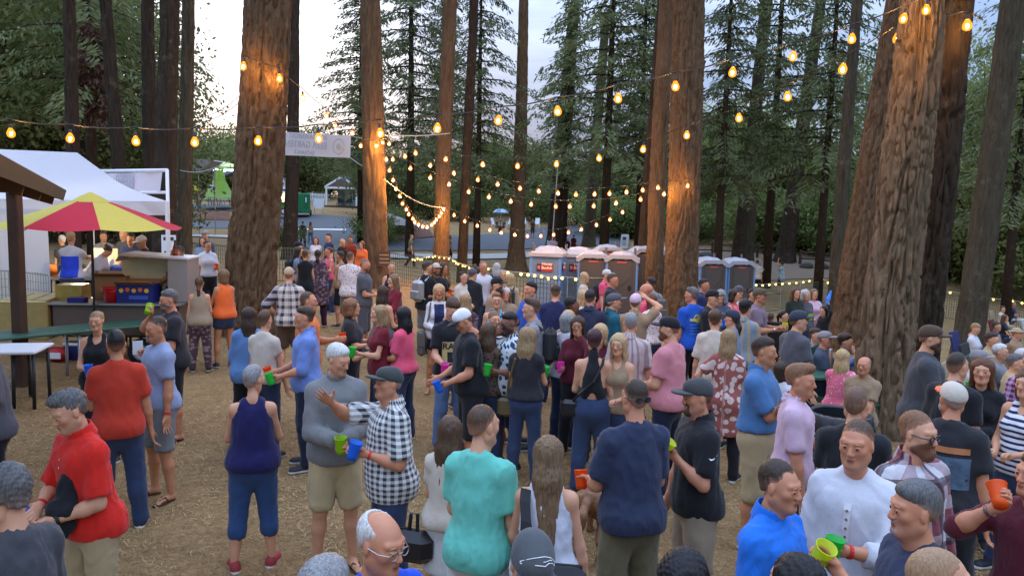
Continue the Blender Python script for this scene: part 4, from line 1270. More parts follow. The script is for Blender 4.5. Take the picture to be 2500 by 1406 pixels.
def person(loc,yaw,h,label,group,sex='m',lod=1,g=0.0,skin='fair',hair=('short','brown'),head=(0,0),top=None,bottom=None,shoes=('shoe','black','white'),
           arms=('down','down'),lean=0.0,pose='stand',hat=None,beard=None,glasses=None,wrist=None,watch=None,twist=0.0,hunch=0.0,side=0.0):
 """top: dict(m material, sleeve 0..2, hem z, kind tee/tank/halter/shirt/dress/coat, loose); bottom: dict(m, kind pants/shorts/capri/skirt/hot); arms: (left, right) names or tuples;
       head: (turn, nod) in degrees, + turns to the person's left, + nods down.  Returns (empty, grips) where grips is a list of (matrix, side)"""
 _pn[0] += 1
 seed = _pn[0]
 rs = np.random.RandomState(seed)
 fem = sex == 'f';kid = sex == 'k'
 s = h / 1.75;g = g * .85
 hs = .965 * (.62 * s + .38) / s * (1.0 if not kid else 1.16) * (.97 if fem else 1.0)
 root = empty('person',loc,yaw)
 tag(root,label,'person',group)
 sw = (.146 if fem else .166) + .018 * g
 hw = .094 if fem else .094
 if kid:sw *= .9
 sit = pose == 'sit'
 # ---- joints
 pz = .95
 drop = 0.0
 if sit:drop = .95 - (.50 / s if not kid else .46 / s)
 if pose == 'ground':drop = .95 - .13
 pel = A3(0,0,pz)
 RT = rz_(rad(twist)) @ rx(rad(lean)) @ ry(rad(side))
 T = lambda p:RT @ (np.asarray(p,np.float32) - pel) + pel
 RU = RT @ rx(rad(hunch))
 ch = A3(0,0,1.22)
 TU = lambda p:T(ch) + RU @ (np.asarray(p,np.float32) - ch)
 neck = TU((0,.025,1.475))
 hc = TU((0,-.012 - .03 * (lean < 0),1.635))
 RH = RU @ rz_(rad(head[0])) @ rx(rad(head[1]))
 # keep the head from tipping with a strong lean
 hp = hc + RH @ A3(0,-.012,.0)
 armr = 1 + .28 * g if not fem else .84 + .3 * g
 legr = 1 + .22 * g if not fem else .98 + .28 * g
 gt = g if not fem else g * .9
 vb = VB[lod] / s;vc = VC[lod] / s
 B = Field((-.75,-.85,-.05),(.75,.6,2.05),vb) if False else None
 # arms
 J = {}
 for i,sd in enumerate((1,-1)):
  a = arms[i]
  tgt,pole,hpose,thumb = ARMS[a] if isinstance(a,str) else a
  mir = A3(sd,1,1)
  S = TU(A3(sw,.004,1.392) * mir)
  tg = A3(*tgt) * mir
  if isinstance(a,str) and a.startswith('down'):tg = tg + A3(sd * (.03 * g + .012 * rs.randn()),.03 * rs.randn(),0)
  W = T(tg) if not sit else T(tg)
  E,W = ik(S,W,.292,.262,RT @ (A3(*pole) * mir))
  fa = W - E;fa = fa / np.linalg.norm(fa)
  th = RT @ (A3(*thumb) * mir)
  th = th - fa * float(th @ fa);th = th / (np.linalg.norm(th) + 1e-6)
  # palm normal faces inward: for the left hand n = fa x thumb pointing to -x side
  n = np.cross(th,fa) * (1 if sd == 1 else -1)
  J[sd] = dict(S=S,E=E,W=W,f=fa,t=th,n=n,pose=hpose)
 # legs
 LG = {}
 st = .012 * rs.randn(2)
 for sd in (1,-1):
  Hp = A3(sd * hw,.0,.91)
  if sit:
   K = A3(sd * (hw + .04 + .03 * rs.rand()),-.44,.93 + .01);An = A3(sd * (hw + .05),-.50 - .10 * rs.rand(),.93 - .42)
  elif pose == 'ground':
   K = A3(sd * (hw + .12),-.40,1.12);An = A3(sd * (hw + .08),-.62,.88)
  elif pose == 'walk':
   K = A3(sd * hw,-.10 * sd - .06,.49);An = A3(sd * hw,-.24 * sd + .06,.09 + (.05 if sd < 0 else 0))
  elif pose == 'wide':
   K = A3(sd * (hw + .055),-.015,.48);An = A3(sd * (hw + .11),.02,.08)
  else:
   w = .045 + .03 * rs.rand()
   K = A3(sd * (hw + w * .5),-.018 + st[0 if sd > 0 else 1],.485);An = A3(sd * (hw + w),.025 + st[0 if sd > 0 else 1] * 2,.08)
  LG[sd] = (Hp,K,An)
 lo_all = np.min([J[k][q] for k in J for q in 'SEW'] + [hc] + [p for sd in LG for p in LG[sd]],0) - .3
 hi_all = np.max([J[k][q] for k in J for q in 'SEW'] + [hc] + [p for sd in LG for p in LG[sd]],0) + .3
 def torso(f,e=0.0,k=.05,upto=None):
  """trunk volumes inflated by e"""
  c = lambda p,r,R=None:f.ell(TU(p) if p[2] > 1.15 else T(p),np.asarray(r) + e,k,R=(RU if p[2] > 1.15 else RT))
  if fem:
   c((0,.0,1.275),(.143 + .03 * gt,.105 + .03 * gt,.17));c((0,.012,1.13),(.122 + .055 * gt,.095 + .05 * gt,.15))
   for sd in (-1,1):c((sd * .072,-.085 - .02 * gt,1.265),(.066 + .015 * gt,.066 + .012 * gt,.066))
  else:
   c((0,.0,1.285),(.158 + .03 * gt,.112 + .035 * gt,.18));c((0,.004,1.12),(.134 + .05 * gt,.100 + .05 * gt,.17))
   for sd in (-1,1):c((sd * .075,-.055 - .02 * gt,1.335),(.082,.062,.07))
  if gt > .3:c((0,-.055 - .05 * gt,1.08),(.11 + .06 * gt,.08 + .05 * gt,.14))
  f.cone(TU((-sw + .03,.004,1.380)),TU((sw - .03,.004,1.380)),.052 + e,.052 + e,k)
  for sd in (-1,1):
   f.cone(TU((sd * .022,.03,1.484)),TU((sd * (sw - .02),.010,1.395)),.030 + e * .75,.046 + e * .9,.05)
 def hips(f,e=0.0,k=.05):
  f.ell(pel + A3(0,.005,.0),A3(.155 + (.02 if fem else 0) + .05 * gt,.108 + .04 * gt,.12) + e,k)
  for sd in (-1,1):
   f.ell(A3(sd * .075,.055 + .012 * gt,.90),A3(.082 + .02 * gt,.078 + .02 * gt,.085) + e,k)
 def leg(f,sd,e=0.0,to=1.0,k=.04):
  Hp,K,An = LG[sd]
  f.cone(Hp + A3(0,.008,0),K,.088 * legr + e,.056 * legr + e,k)
  f.cone(K,K + (An - K) * .36 + A3(0,.014,0),.053 * legr + e,.056 * legr + e,k)
  f.cone(K + (An - K) * .36 + A3(0,.014,0),An,.055 * legr + e,.036 + e,k)
 # ---- body
 f = Field(lo_all - .02,hi_all + .05,vb)
 torso(f,-.008);hips(f,-.008)
 for sd in (1,-1):
  leg(f,sd)
  j = J[sd]
  f.ell(j['S'],A3(.050,.052,.050) * armr,.04)
  f.cone(j['S'],j['E'],.049 * armr,.040 * armr,.035)
  m_ = j['E'] + (j['W'] - j['E']) * .3
  f.cone(j['E'],m_,.039 * armr,.042 * armr,.03)
  f.cone(m_,j['W'] - j['f'] * .005,.041 * armr,.026,.03)
 f.cone(neck,hp + RH @ A3(0,.015,-.07) * hs,.056 if not fem else .047,.05 if not fem else .042,.03)
 f.ell(hp + RH @ A3(0,.012,.02) * hs,A3(.058,.075,.075) * hs,.03,R=RH)
 V,Q = f.mesh()
 M = Mesh().add(V,Q,0)
 hv,hq,hm,ht = head_template('f' if fem else 'm',lod)
 wsc = A3(1 + .04 * rs.randn() + .05 * g,1 + .025 * rs.randn(),1 + .03 * rs.randn())
 toH = lambda P:(P * wsc * hs) @ RH.T + hp
 M.add(toH(hv).astype(np.float32),hq,hm,ht)
 grips = []
 for sd in (1,-1):
  j = J[sd]
  pv,pq = hand_template(j['pose'],lod)
  sc_ = (.92 if fem else 1.03) * (.9 if kid else 1)
  fr = np.stack([j['f'],j['n'],j['t']],0)
  P = (pv * sc_) @ fr + j['W']
  det = np.linalg.det(fr)
  M.add(P.astype(np.float32),pq if det > 0 else pq[:,::-1],0)
  if j['pose'] == 'grip':
   c = (A3(.078,.046,.0) * sc_) @ fr + j['W']
   grips.append((c,j['t'],sd))
 feet_bare = shoes[0] != 'shoe'
 flat = (not sit) and pose not in ('ground',)
 footM = {}
 for sd in (1,-1):
  Hp,K,An = LG[sd]
  ya = rad(sd * (9 + 8 * rs.rand()))
  Rf = rz_(ya)
  org = A3(An[0],An[1] - .03,An[2] - .08)
  footM[sd] = (Rf,org)
  fv,fq,_m = foot_template('bare',lod)
  fv = fv * A3(1,1,1)
  if sd < 0:fv = fv * A3(-1,1,1);fq = fq[:,::-1]
  if feet_bare:M.add((fv @ Rf.T + org).astype(np.float32),fq,0)
 V,Q,m_,t_ = M.out()
 dz = A3(0,0,-drop)
 fat = A3(.935,.95,1)
 P_ = lambda X:(X + dz) * fat * s
 ew,ei = eye_mats()
 body = finish('body',P_(V),Q,[skin_mat(skin),ew,ei,hair_mat({'white':'ltgrey','ltgrey':'grey','blond':'dkblond','dkblond':'ltbrown','ginger':'red'}.get(hair[1],hair[1]) if hair else 'brown')],root,m_,tint=t_)
 # ---- clothes
 def cuv_of(V):
  q = (V - pel) @ RT
  return np.stack([np.arctan2(q[:,0],-q[:,1]) * .165,q[:,2],np.zeros(len(V))],1)
 def wrinkle(V,Q,amp,fq,sd=0,hem_=-9):
  N = vnormals(V,Q)
  w = wavy(V,seed * 7 + sd,fq)
  w = (1 - np.abs(w)) ** 3 - .12 + .28 * wavy(V,seed * 5 + sd,(6,6,4),2)
  amp = amp * (.15 + .85 * smoothstep(hem_ + .01,hem_ + .07,V[:,2])) if hem_ > -5 else amp * (1 - .85 * smoothstep(.74,.84,V[:,2]))
  return (V + N * (w * amp)[:,None]).astype(np.float32)
 if top:
  kd = top.get('kind','tee');lo_ = top.get('loose',.012);hem = top.get('hem',.87);sl = top.get('sleeve',.72)
  f = Field(lo_all - .05,hi_all + .08,vc)
  e = .010 + .004 * lod
  if kd in ('tank','halter'):e = .008 + .004 * lod
  torso(f,e)
  # hanging tube to the hem
  hx = (.142 if fem else .154) + .05 * gt + lo_;hy = (.112 if fem else .122) + .055 * gt + lo_ * .8
  flr = top.get('flare',.0)
  if hem < 1.0:
   if fem:hx += .022
   R2 = rx(rad(lean))
   for (za,zb,ra,rb) in ((1.22,max(hem,.93),hx * .93 + (0 if not fem else -.012),hx * 1.03),(max(hem,.93) + .02,hem,hx * 1.03,hx * 1.05 + flr)):
    if za - zb < .015:continue
    a_ = T((0,0,za)) if za > .95 else A3(0,0,za);b_ = T((0,0,zb)) if zb > .95 else A3(0,.0,zb)
    off = A3(0,-.014 * gt,0)
    f.cone(a_ + off,b_ + off,ra,rb,.05,cap=(0,1),fl=((0,1,0),hy / hx))
   hips(f,e + .026 + lo_ * .1,.06)
   f.ell(pel + A3(0,.03,.0),A3(hx * .98,hy * 1.02,.1) + .004,.04)
   if sit or pose == 'ground':pass
   f.cut((0,0,-1),-hem,.006)
  else:
   f.cut(-(RT @ A3(0,0,1)),-float((RT @ A3(0,0,1)) @ T((0,0,hem))),.01)
  if kd not in ('halter',):f.cone(TU((0,.032,1.37)),TU((0,.026,1.485)),.098 if not fem else .083,.069 if not fem else .059,.03,cap=(0,1))
  if sl > 0:
   for sd in (1,-1):
    j = J[sd];ce = .014 + lo_ * .8
    up = min(sl,1.0)
    endp = j['S'] + (j['E'] - j['S']) * up
    f.ell(j['S'] - A3(sd * .006,0,.004),A3(.049,.052,.049) * armr + e,.03)
    f.cone(j['S'],endp,.047 * armr + e,(.046 * armr + ce) if sl < 1 else .041 * armr + ce * .8,.04,cap=(0,1 if sl < 1 else 0))
    if sl > 1:
     fr_ = min(sl - 1,1)
     e2 = j['E'] + (j['W'] - j['E']) * fr_
     f.cone(j['E'],e2,.042 * armr + ce * .8,.030 * armr + ce * .7,.02,cap=(0,1))
  if kd == 'tank':
   for sd in (1,-1):
    f.ell(TU((sd * (sw + .028),0,1.44)),(.075,.13,.12),.02,op='sub',R=RU)
   f.ell(TU((0,-.09,1.50)),(.075,.11,.13),.02,op='sub',R=RU)
   f.ell(TU((0,.10,1.53)),(.065,.09,.10),.02,op='sub',R=RU)
  elif kd == 'halter':
   for sd in (1,-1):
    f.cone(TU((sd * .215,.06,1.20)),TU((sd * .115,.06,1.52)),.10,.07,.02,op='sub')
   f.ell(TU((0,.13,1.03)),(.055,.09,.085),.015,op='sub',R=RU)
   f.cone(TU((0,.05,1.40)),TU((0,.03,1.53)),.05,.06,.02,fl=((0,1,0),.5))
  elif kd == 'scoop':
   f.ell(TU((0,-.08,1.51)),(.085,.11,.11),.02,op='sub',R=RU)
  V,Q = f.mesh()
  if len(V):
   V = wrinkle(V,Q,.011 if lod < 2 else .008,(24,24,9),0,hem)
   # clear the neck: crew line
   o = finish('dress' if kd == 'dress' else {'coat':'jacket','tank':'tank_top','halter':'halter_top','shirt':'shirt','scoop':'blouse'}.get(kd,'t_shirt'),P_(V),Q,[top['m']],root,cuv=cuv_of(V))
   root_top = o
  if top.get('collar') and lod < 2:
   g_ = Field(TU((0,0,1.47)) - .16,TU((0,0,1.47)) + .16,VH[lod] * 1.1 / s)
   ax0,ax1 = TU((0,.034,1.455)),TU((0,.012,1.535))
   g_.cone(ax0,ax1,.086,.074,.01,cap=(1,1))
   g_.cone(TU((0,.034,1.43)),TU((0,.012,1.56)),.070,.062,.005,op='sub')
   g_.cone(TU((0,-.1,1.48)),TU((0,-.09,1.6)),.03,.06,.01,op='sub')
   v_,q_ = g_.mesh()
   if len(v_):finish('collar',P_(v_),q_,[top.get('cm',top['m'])],root,cuv=cuv_of(v_))
 if bottom:
  kd = bottom.get('kind','pants')
  f = Field((lo_all[0] - .05,lo_all[1] - .05,min(lo_all[2],0) - .02),(hi_all[0] + .05,hi_all[1] + .1,1.15),vc)
  e = .009 + .004 * lod
  if kd in ('skirt','longskirt'):
   hm_ = .52 if kd == 'skirt' else .2
   hips(f,e);f.cone(A3(0,.0,1.03),A3(0,-.01,hm_),.155 + .05 * gt,.215 + .05 * gt,.05,cap=(1,1),fl=((0,1,0),.72))
  else:
   hips(f,e,.06)
   f.cone(T((0,0,1.03)),A3(0,.0,.92),(.142 if not fem else .135) + .05 * gt + e,.16 + .05 * gt + e,.04,cap=(1,0),fl=((0,1,0),.74 + .1 * gt))
   hem = {'pants':9,'shorts':bottom.get('hem',.49),'long':.40,'capri':.30,'hot':.70}[kd]
   wide = bottom.get('wide',{'pants':.016,'shorts':.020,'long':.022,'capri':.012,'hot':.014}[kd])
   for sd in (1,-1):
    Hp,K,An = LG[sd]
    kn = K
    if kd in ('shorts','hot','long'):
     if hem > .48:endp = Hp + (K - Hp) * ((.91 - hem) / (.91 - .485))
     else:endp = K + (An - K) * ((.485 - hem) / (.485 - .08))
     if hem > .48:
      f.cone(Hp,endp,.094 * legr + e,.075 * legr + wide,.05,cap=(0,1))
     else:
      f.cone(Hp,K,.094 * legr + e,.064 * legr + wide,.05);f.cone(K,endp,.064 * legr + wide,.062 * legr + wide * 1.1,.02,cap=(0,1))
    else:
     en = An + (K - An) * (0.0 if kd == 'pants' else .55)
     if kd == 'pants':en = An - A3(0,0,.035) if not sit else An
     f.cone(Hp,K,.094 * legr + e,.062 * legr + wide,.05)
     f.cone(K,K + (An - K) * .36 + A3(0,.012,0),.062 * legr + wide,.060 * legr + wide,.03)
     f.cone(K + (An - K) * .30 + A3(0,.010,0),en,.060 * legr + wide,.045 + wide * 1.2 + (.012 if kd == 'capri' else 0),.03,cap=(0,1))
     if kd == 'pants' and flat:f.ell(An + A3(0,.0,.01),A3(.055,.06,.06) + wide * .3,.03)
   if kd == 'pants' and flat:f.cut((0,0,-1),-.028,.006)
   if kd in ('shorts','long') and flat:f.cut((0,0,-1),-hem,.008)
  V,Q = f.mesh()
  if len(V):
   V = wrinkle(V,Q,.009,(26,26,12),1)
   finish({'pants':'trousers','shorts':'shorts','long':'shorts','capri':'trousers','hot':'shorts','skirt':'skirt','longskirt':'skirt'}[kd],P_(V),Q,[bottom['m']],root,cuv=cuv_of(V))
  if bottom.get('belt') and lod < 2:
   mb = MB()
   n_ = 28;ring = []
   rxx,ryy = (.150 if not fem else .14) + .052 * gt + e + .012,(.115 + .05 * gt + e + .012)
   vs,fs = [],[]
   for i in range(n_):
    t = 2 * math.pi * i / n_
    for zz in (.985,1.022):
     vs.append(Vector(P_(A3(rxx * math.cos(t) * 1.03,ryy * math.sin(t) * 1.02,zz))))
   for i in range(n_):
    j2 = (i + 1) % n_
    fs.append((2 * i,2 * j2,2 * j2 + 1,2 * i + 1))
   mb.add(vs,fs).build('belt',bottom['belt'],root,smooth=True)
 # ---- shoes
 for sd in (1,-1):
  Rf,org = footM[sd]
  if shoes[0] == 'shoe':
   fv,fq,fm = foot_template('shoe',lod)
   if sd < 0:fv = fv * A3(-1,1,1);fq = fq[:,::-1]
   finish('shoe',P_((fv @ Rf.T + org).astype(np.float32)),fq,[plain('shoe_' + shoes[1],SHOEC[shoes[1]],.6),plain('sole_' + shoes[2],SHOEC[shoes[2]],.7)],root,fm)
  elif shoes[0] == 'flip':
   mb = MB();n_ = 14;out_ = []
   for i in range(n_):
    t = 2 * math.pi * i / n_
    y = -.045 + .135 * math.cos(t);x = (.042 + .010 * (1 if math.cos(t) < 0 else -.4)) * math.sin(t)
    out_.append((x,y))
   vs = [Vector(P_(Rf @ A3(x,y,z) + org)) for z in (.0,.013) for x,y in out_]
   fs = [tuple(reversed(range(n_))),tuple(range(n_,2 * n_))] + [(i,(i + 1) % n_,n_ + (i + 1) % n_,n_ + i) for i in range(n_)]
   mb.add(vs,fs)
   for q in ((-.042,.0),(.042,.0)):
    mb.tube([Vector(P_(Rf @ A3(q[0],q[1] - .02,.012) + org)),Vector(P_(Rf @ A3(q[0] * .6,-.05,.062) + org)),Vector(P_(Rf @ A3(.012 * sd,-.105,.045) + org))],.006 * s,5)
   mb.build('sandal',plain('shoe_' + shoes[1],SHOEC[shoes[1]],.7),root)
 # ---- hair, hat, beard, glasses
 if hair and hair[0] != 'none':
  hv,hq,fade_ = hair_template(hair[0],lod)
  if hat:
   # nothing may stick out above the hat
   hv = hv.copy();z0 = .045
   up = hv[:,2] > z0
   q = (hv - A3(0,.018,.034)) / A3(.079,.101,.089)
   ln = np.linalg.norm(q,axis=1)
   k_ = up & (ln > 1)
   hv[k_] = A3(0,.018,.034) + (hv[k_] - A3(0,.018,.034)) / ln[k_,None]
  finish('hair',P_(toH(hv).astype(np.float32)),hq,[hair_mat(hair[1])],root,tint=fade_)
 if beard:
  bv,bq = beard_template(beard[0],lod)
  if len(bv):finish('beard',P_(toH(bv).astype(np.float32)),bq,[hair_mat(beard[1])],root,tint=np.full((len(bv),3),.45 if beard[0] == 'stubble' else .08))
 if hat:
  (cv,cq),br = hat_template(hat[0],lod)
  turn = rz_(rad(hat[3] if len(hat) > 3 else 0))
  o = finish('cap' if hat[0] in ('cap','flatcap') else {'beanie':'beanie','band':'headband','sunhat':'sun_hat'}[hat[0]],P_(toH((cv @ turn.T)).astype(np.float32)),cq,[hat[1]],root)
  if br is not None and len(br[0]):
   finish('brim',P_(toH((br[0] @ turn.T)).astype(np.float32)),br[1],[hat[2] if len(hat) > 2 and hat[2] else hat[1]],o)
 if glasses and lod < 2:
  mb = MB();up = glasses in ('top','back')
  def gp(x,y,z):
   p = A3(x,y,z)
   if glasses == 'top':p = rx(-.75) @ p + A3(0,.035,.085)
   if glasses == 'back':p = p * A3(1,-1,1) + A3(0,.026,.0)
   return Vector(P_(toH(p[None])[0]))
  tk = .0022 if glasses != 'thick' else .0035
  for sd in (-1,1):
   ring = [(sd * .033 + .024 * math.cos(t),-.108 + .006 * abs(math.cos(t)),.004 + .018 * math.sin(t)) for t in np.linspace(0,2 * math.pi,15)]
   if up:
    vs = [gp(*p) for p in ring[:-1]]
    mb.add(vs,[tuple(range(14)),tuple(reversed(range(14)))])
   mb.tube([gp(*p) for p in ring],tk * s,5,cap=False)
   mb.tube([gp(sd * .056,-.1,.008),gp(sd * .081,-.06,.008),gp(sd * .083,.015,.01)],tk * s,4)
  mb.tube([gp(-.01,-.108,.008),gp(.01,-.108,.008)],tk * s,4)
  gm = plain('glasses_dark',(.012,.012,.014),.15,spec=.6) if glasses != 'thin' else plain('glasses_metal',(.35,.33,.3),.3,metal=.8)
  mb.build('glasses' if not up else 'sunglasses',gm,root)
 for (sd,mt,nm,wd) in ([(x[0],x[1],'wristband',.016) for x in (wrist or [])] + [(x[0],x[1],'watch',.02) for x in (watch or [])]):
  j = J[sd];mb = MB()
  c0 = j['W'] - j['f'] * .035;r0 = .034 * (1 if not fem else .92)
  mb.tube([Vector(P_(c0 - j['f'] * wd * .5)),Vector(P_(c0 + j['f'] * wd * .5))],r0 * s,14)
  mb.build(nm,mt,root,smooth=False)
 root['_grip'] = 0
 del root['_grip']
 M4 = Matrix.Translation(loc) @ Matrix.Rotation(yaw,4,'Z')
 gl = []
 for c,t,sd in grips:
  gl.append((M4 @ Vector(P_(c)),(M4.to_3x3() @ Vector(t)).normalized(),sd))
 info = dict(M=M4,P=lambda p:Vector(P_(np.asarray(p,np.float32))),T=T,TU=TU,J=J,s=s,hp=hp,toH=toH,P_=P_)
 return root,gl,info
SHOEC = {'black':(.014,.014,.016),'white':(.6,.6,.58),'brown':(.06,.034,.02),'red':(.30,.03,.03),'navy':(.02,.03,.06),'grey':(.18,.18,.18),'tan':(.22,.15,.09),'maroon':(.07,.015,.02),'pink':(.4,.15,.2)}
# ------------------------------------------------------------------ writing
def lettering(name,text,size,mat,parent,M,extrude=.002,align='CENTER',bold=0.0,mirror=False):
 cu = bpy.data.curves.new("letters",'FONT')
 cu.body = text;cu.size = size;cu.extrude = extrude;cu.align_x = align;cu.align_y = 'CENTER';cu.offset = bold;cu.resolution_u = 3
 o = bpy.data.objects.new("letters",cu);COL.objects.link(o)
 me = bpy.data.meshes.new_from_object(o.evaluated_get(bpy.context.evaluated_depsgraph_get()))
 bpy.data.objects.remove(o);bpy.data.curves.remove(cu)
 me.name = name
 if mirror:
  me.transform(Matrix.Scale(-1,4,(1,0,0)));me.flip_normals()
 me.transform(M)
 me.materials.clear();me.materials.append(mat)
 return link(name,me,parent)
# letters lie in local x (right) / y (up); this frame stands them upright facing -Y
UPR = Matrix.Rotation(rad(90),4,'X')
def up_at(x,y,z,rz=0.0):return Matrix.Translation((x,y,z)) @ Matrix.Rotation(rz,4,'Z') @ UPR
M_WHITE = plain("white_plastic",(.72,.73,.74),.45,var=.05)
M_TARP = plain("white_canvas",(.64,.63,.65),.75,var=.05,scale=2,trans=.35,bump=.15,bscale=8)
M_STEEL = plain("steel",(.42,.42,.43),.35,metal=.85,var=.15)
M_BLACK = plain("black_plastic",(.015,.015,.017),.45)
M_WOOD = plain("dark_wood",srgb(72,52,38),.75,var=.35,scale=6,bump=.4,bscale=40)
M_WOODL = plain("lit_wood",srgb(104,74,46),.75,var=.3,scale=6,bump=.4,bscale=40)  # lighter copy of the wood: warm lamplight on the shelter's underside painted in
M_GREENP = plain("green_paint",srgb(44,84,66),.5,var=.2,scale=7)
M_GALV = plain("galvanised_pipe",(.38,.40,.42),.45,metal=.6,var=.2)
M_CARD = plain("cardboard",srgb(150,112,74),.85,var=.12)
# ------------------------------------------------------------------ portable toilets
def toilet_mats():
 return dict(wall=plain("toilet_blue",srgb(106,146,192),.45,var=.06),grey=plain("toilet_grey",srgb(118,136,156),.5,var=.05),door=plain("toilet_door",srgb(84,76,69),.55,var=.06),roof=plain("toilet_roof",srgb(182,182,186),.45,var=.05,trans=.2))
TM = toilet_mats()
M_SIGNR = plain("sign_red",srgb(178,58,44),.5);M_SIGNP = plain("sign_purple",srgb(56,38,96),.5);M_LET = plain("letters_cream",srgb(246,226,196),.5,var=.02)
M_LETD = plain("letters_dark",(.05,.05,.055),.6,var=.02)
def toilet_sign(root,wall,x,y,z,rz,name='sign'):
 mb = MB();mb.mat = 0
 Mx = Matrix.Translation((x,y,z)) @ Matrix.Rotation(rz,4,'Z')
 mb.box(Mx @ Vector((.06,0,0)),(.40,.012,.26),M=Matrix.Rotation(rz,4,'Z'));mb.mat = 1
 mb.box(Mx @ Vector((-.22,0,0)),(.16,.012,.26),M=Matrix.Rotation(rz,4,'Z'))
 s = mb.build(name,[M_SIGNR,M_SIGNP],root)
 lettering('lettering',"Honey\nBucket",.135,M_LET,s,Matrix.Translation((x,y,z)) @ Matrix.Rotation(rz,4,'Z') @ Matrix.Translation((.06,-.009,.065)) @ UPR,bold=.004)
 # the little bucket mark
 b = MB();b.prism([(-.05,.07),(.05,.07),(.035,-.06),(-.035,-.06)],-.012,-.008,M=Mx @ Matrix.Translation((-.22,0,0)))
 b.build('emblem',plain("emblem_orange",srgb(214,120,60),.5),s)
def toilet(x,y,rz,label,sink=0.0):
 z = G(x,y) - sink
 o = empty('portable_toilet',(x,y,z),rz)
 tag(o,label,'portable toilet','portable toilets beyond the mesh fence')
 W,D,H = 1.10,1.16,1.98
 mb = MB()
 mb.box((0,0,.06),(W,D,.12))
 for sx in (-1,1):
  for sy in (-1,1):mb.box((sx * (W / 2 - .05),sy * (D / 2 - .05),.12 + (H - .12) / 2),(.12,.12,H - .12),bev=.03)
 mb.build('corner_frame',M_WHITE if False else TM['wall'],o)
 for nm,c,s_ in (('side_panel',(-(W / 2 - .035),0),(.03,D - .2)),('side_panel',((W / 2 - .035),0),(.03,D - .2)),('back_panel',(0,D / 2 - .035),(W - .2,.03))):
  m2 = MB();m2.box((c[0],c[1],.12 + (H - .12) / 2),(s_[0],s_[1],H - .12))
  horiz = s_[0] > s_[1]
  for zz,hh in ((.55,.62),(1.35,.75)):
   q = (c[0],c[1] + (.02 if horiz else 0),zz) if horiz else (c[0] + (.02 if c[0] > 0 else -.02),c[1],zz)
   for a in (-1,1):
    if horiz:
     m2.box((q[0] + a * (s_[0] / 2 - .06),q[1],zz),(.05,.02,hh));m2.box((q[0],q[1],zz + a * hh / 2),(s_[0] - .1,.018,.045))
    else:
     m2.box((q[0],q[1] + a * (s_[1] / 2 - .06),zz),(.02,.05,hh));m2.box((q[0],q[1],zz + a * hh / 2),(.018,s_[1] - .1,.045))
  for k in range(4):
   zz = H - .06 - k * .045
   if horiz:m2.box((c[0],c[1] + .022,zz),(s_[0] - .12,.016,.018))
   else:m2.box((c[0] + (.022 if c[0] > 0 else -.022),c[1],zz),(.016,s_[1] - .12,.018))
  m2.build(nm,TM['grey'] if nm == 'back_panel' else TM['wall'],o)
 # door on the -y side, with its frame, handle, occupied slot and moulded lines
 d = MB();d.box((0,-D / 2 + .02,.12 + .92),(W - .26,.04,1.80),bev=.012)
 d.box((-.34,-D / 2 - .005,1.0),(.03,.02,1.6));d.box((.34,-D / 2 - .005,1.0),(.03,.02,1.6))
 d.box((0,-D / 2 - .004,1.1),(.025,.018,.75),M=Matrix.Rotation(rad(48),4,'Y'))
 d = d.build('door',TM['door'],o)
 h = MB();h.box((.28,-D / 2 - .03,1.02),(.09,.05,.16),bev=.02);h.build('handle',M_BLACK,d)
 s = MB();s.box((0,-D / 2 - .006,1.88),(.34,.02,.055));s.build('occupied_slot',plain("slot_red",srgb(196,84,70),.5),d)
 f = MB()
 for sx in (-1,1):f.box((sx * (W / 2 - .115),-D / 2 + .01,.12 + .93),(.09,.05,1.86))
 f.build('door_frame',TM['door'],o)
 # roof: overhanging lip, arched front, ribbed dome
 n = 12;r = MB()
 prof = []
 hx = W / 2 + .04
 prof = [(-hx,H - .10),(-hx,H + .02),(-hx + .20,H + .16),(hx - .20,H + .16),(hx,H + .02),(hx,H - .10),(hx - .09,H - .10),(hx - .28,H + .03),(-hx + .28,H + .03),(-hx + .09,H - .10)]
 r.prism(prof,-D / 2 - .05,-D / 2 + .06)
 hy = D / 2 + .04
 vs,fs = [],[]
 nx,ny = 9,9
 for j in range(ny):
  for i in range(nx):
   u,v = i / (nx - 1) * 2 - 1,j / (ny - 1) * 2 - 1
   hgt = .25 * (1 - abs(u) ** 2.6) * (1 - abs(v) ** 3.2) + (.02 if (i % 2 == 0) else 0) * (abs(u) < .9)
   vs.append((u * hx,v * hy,H + .0 + hgt))
 for j in range(ny - 1):
  for i in range(nx - 1):fs.append((j * nx + i,j * nx + i + 1,(j + 1) * nx + i + 1,(j + 1) * nx + i))
 r.add(vs,fs)
 for sx in (-1,1):r.box((sx * hx,.02,H - .04),(.03,D + .02,.12))
 r.box((0,hy,H - .04),(2 * hx,.03,.12))
 r.build('roof',TM['roof'],o)
 v = MB();v.tube([(W / 2 - .12,D / 2 - .12,H),(W / 2 - .12,D / 2 - .12,H + .36)],.045,10);v.build('vent_pipe',plain("vent_grey",(.12,.12,.125),.6),o)
 toilet_sign(o,'back',0,D / 2 + .012,1.50,math.pi)
 toilet_sign(o,'side',W / 2 + .012,0,1.50,math.pi / 2)
 toilet_sign(o,'side',-W / 2 - .012,0,1.50,-math.pi / 2)
 return o
def col_x(px,depth):
 d = ray(px,650);return d.x * depth / d.y
def top_sink(px,py,depth,H):
 """ground drop that makes something of height H under px,py reach that height in the picture"""
 return G(col_x(px,depth),depth) + H - at(px,py,depth).z
def put_toilet(px,py,depth,rz,label):toilet(col_x(px,depth),depth,rad(rz),label,top_sink(px,py,depth,2.23))
put_toilet(1338,600,27.0,168,"leftmost portable toilet, its grey back with a sign to the camera")
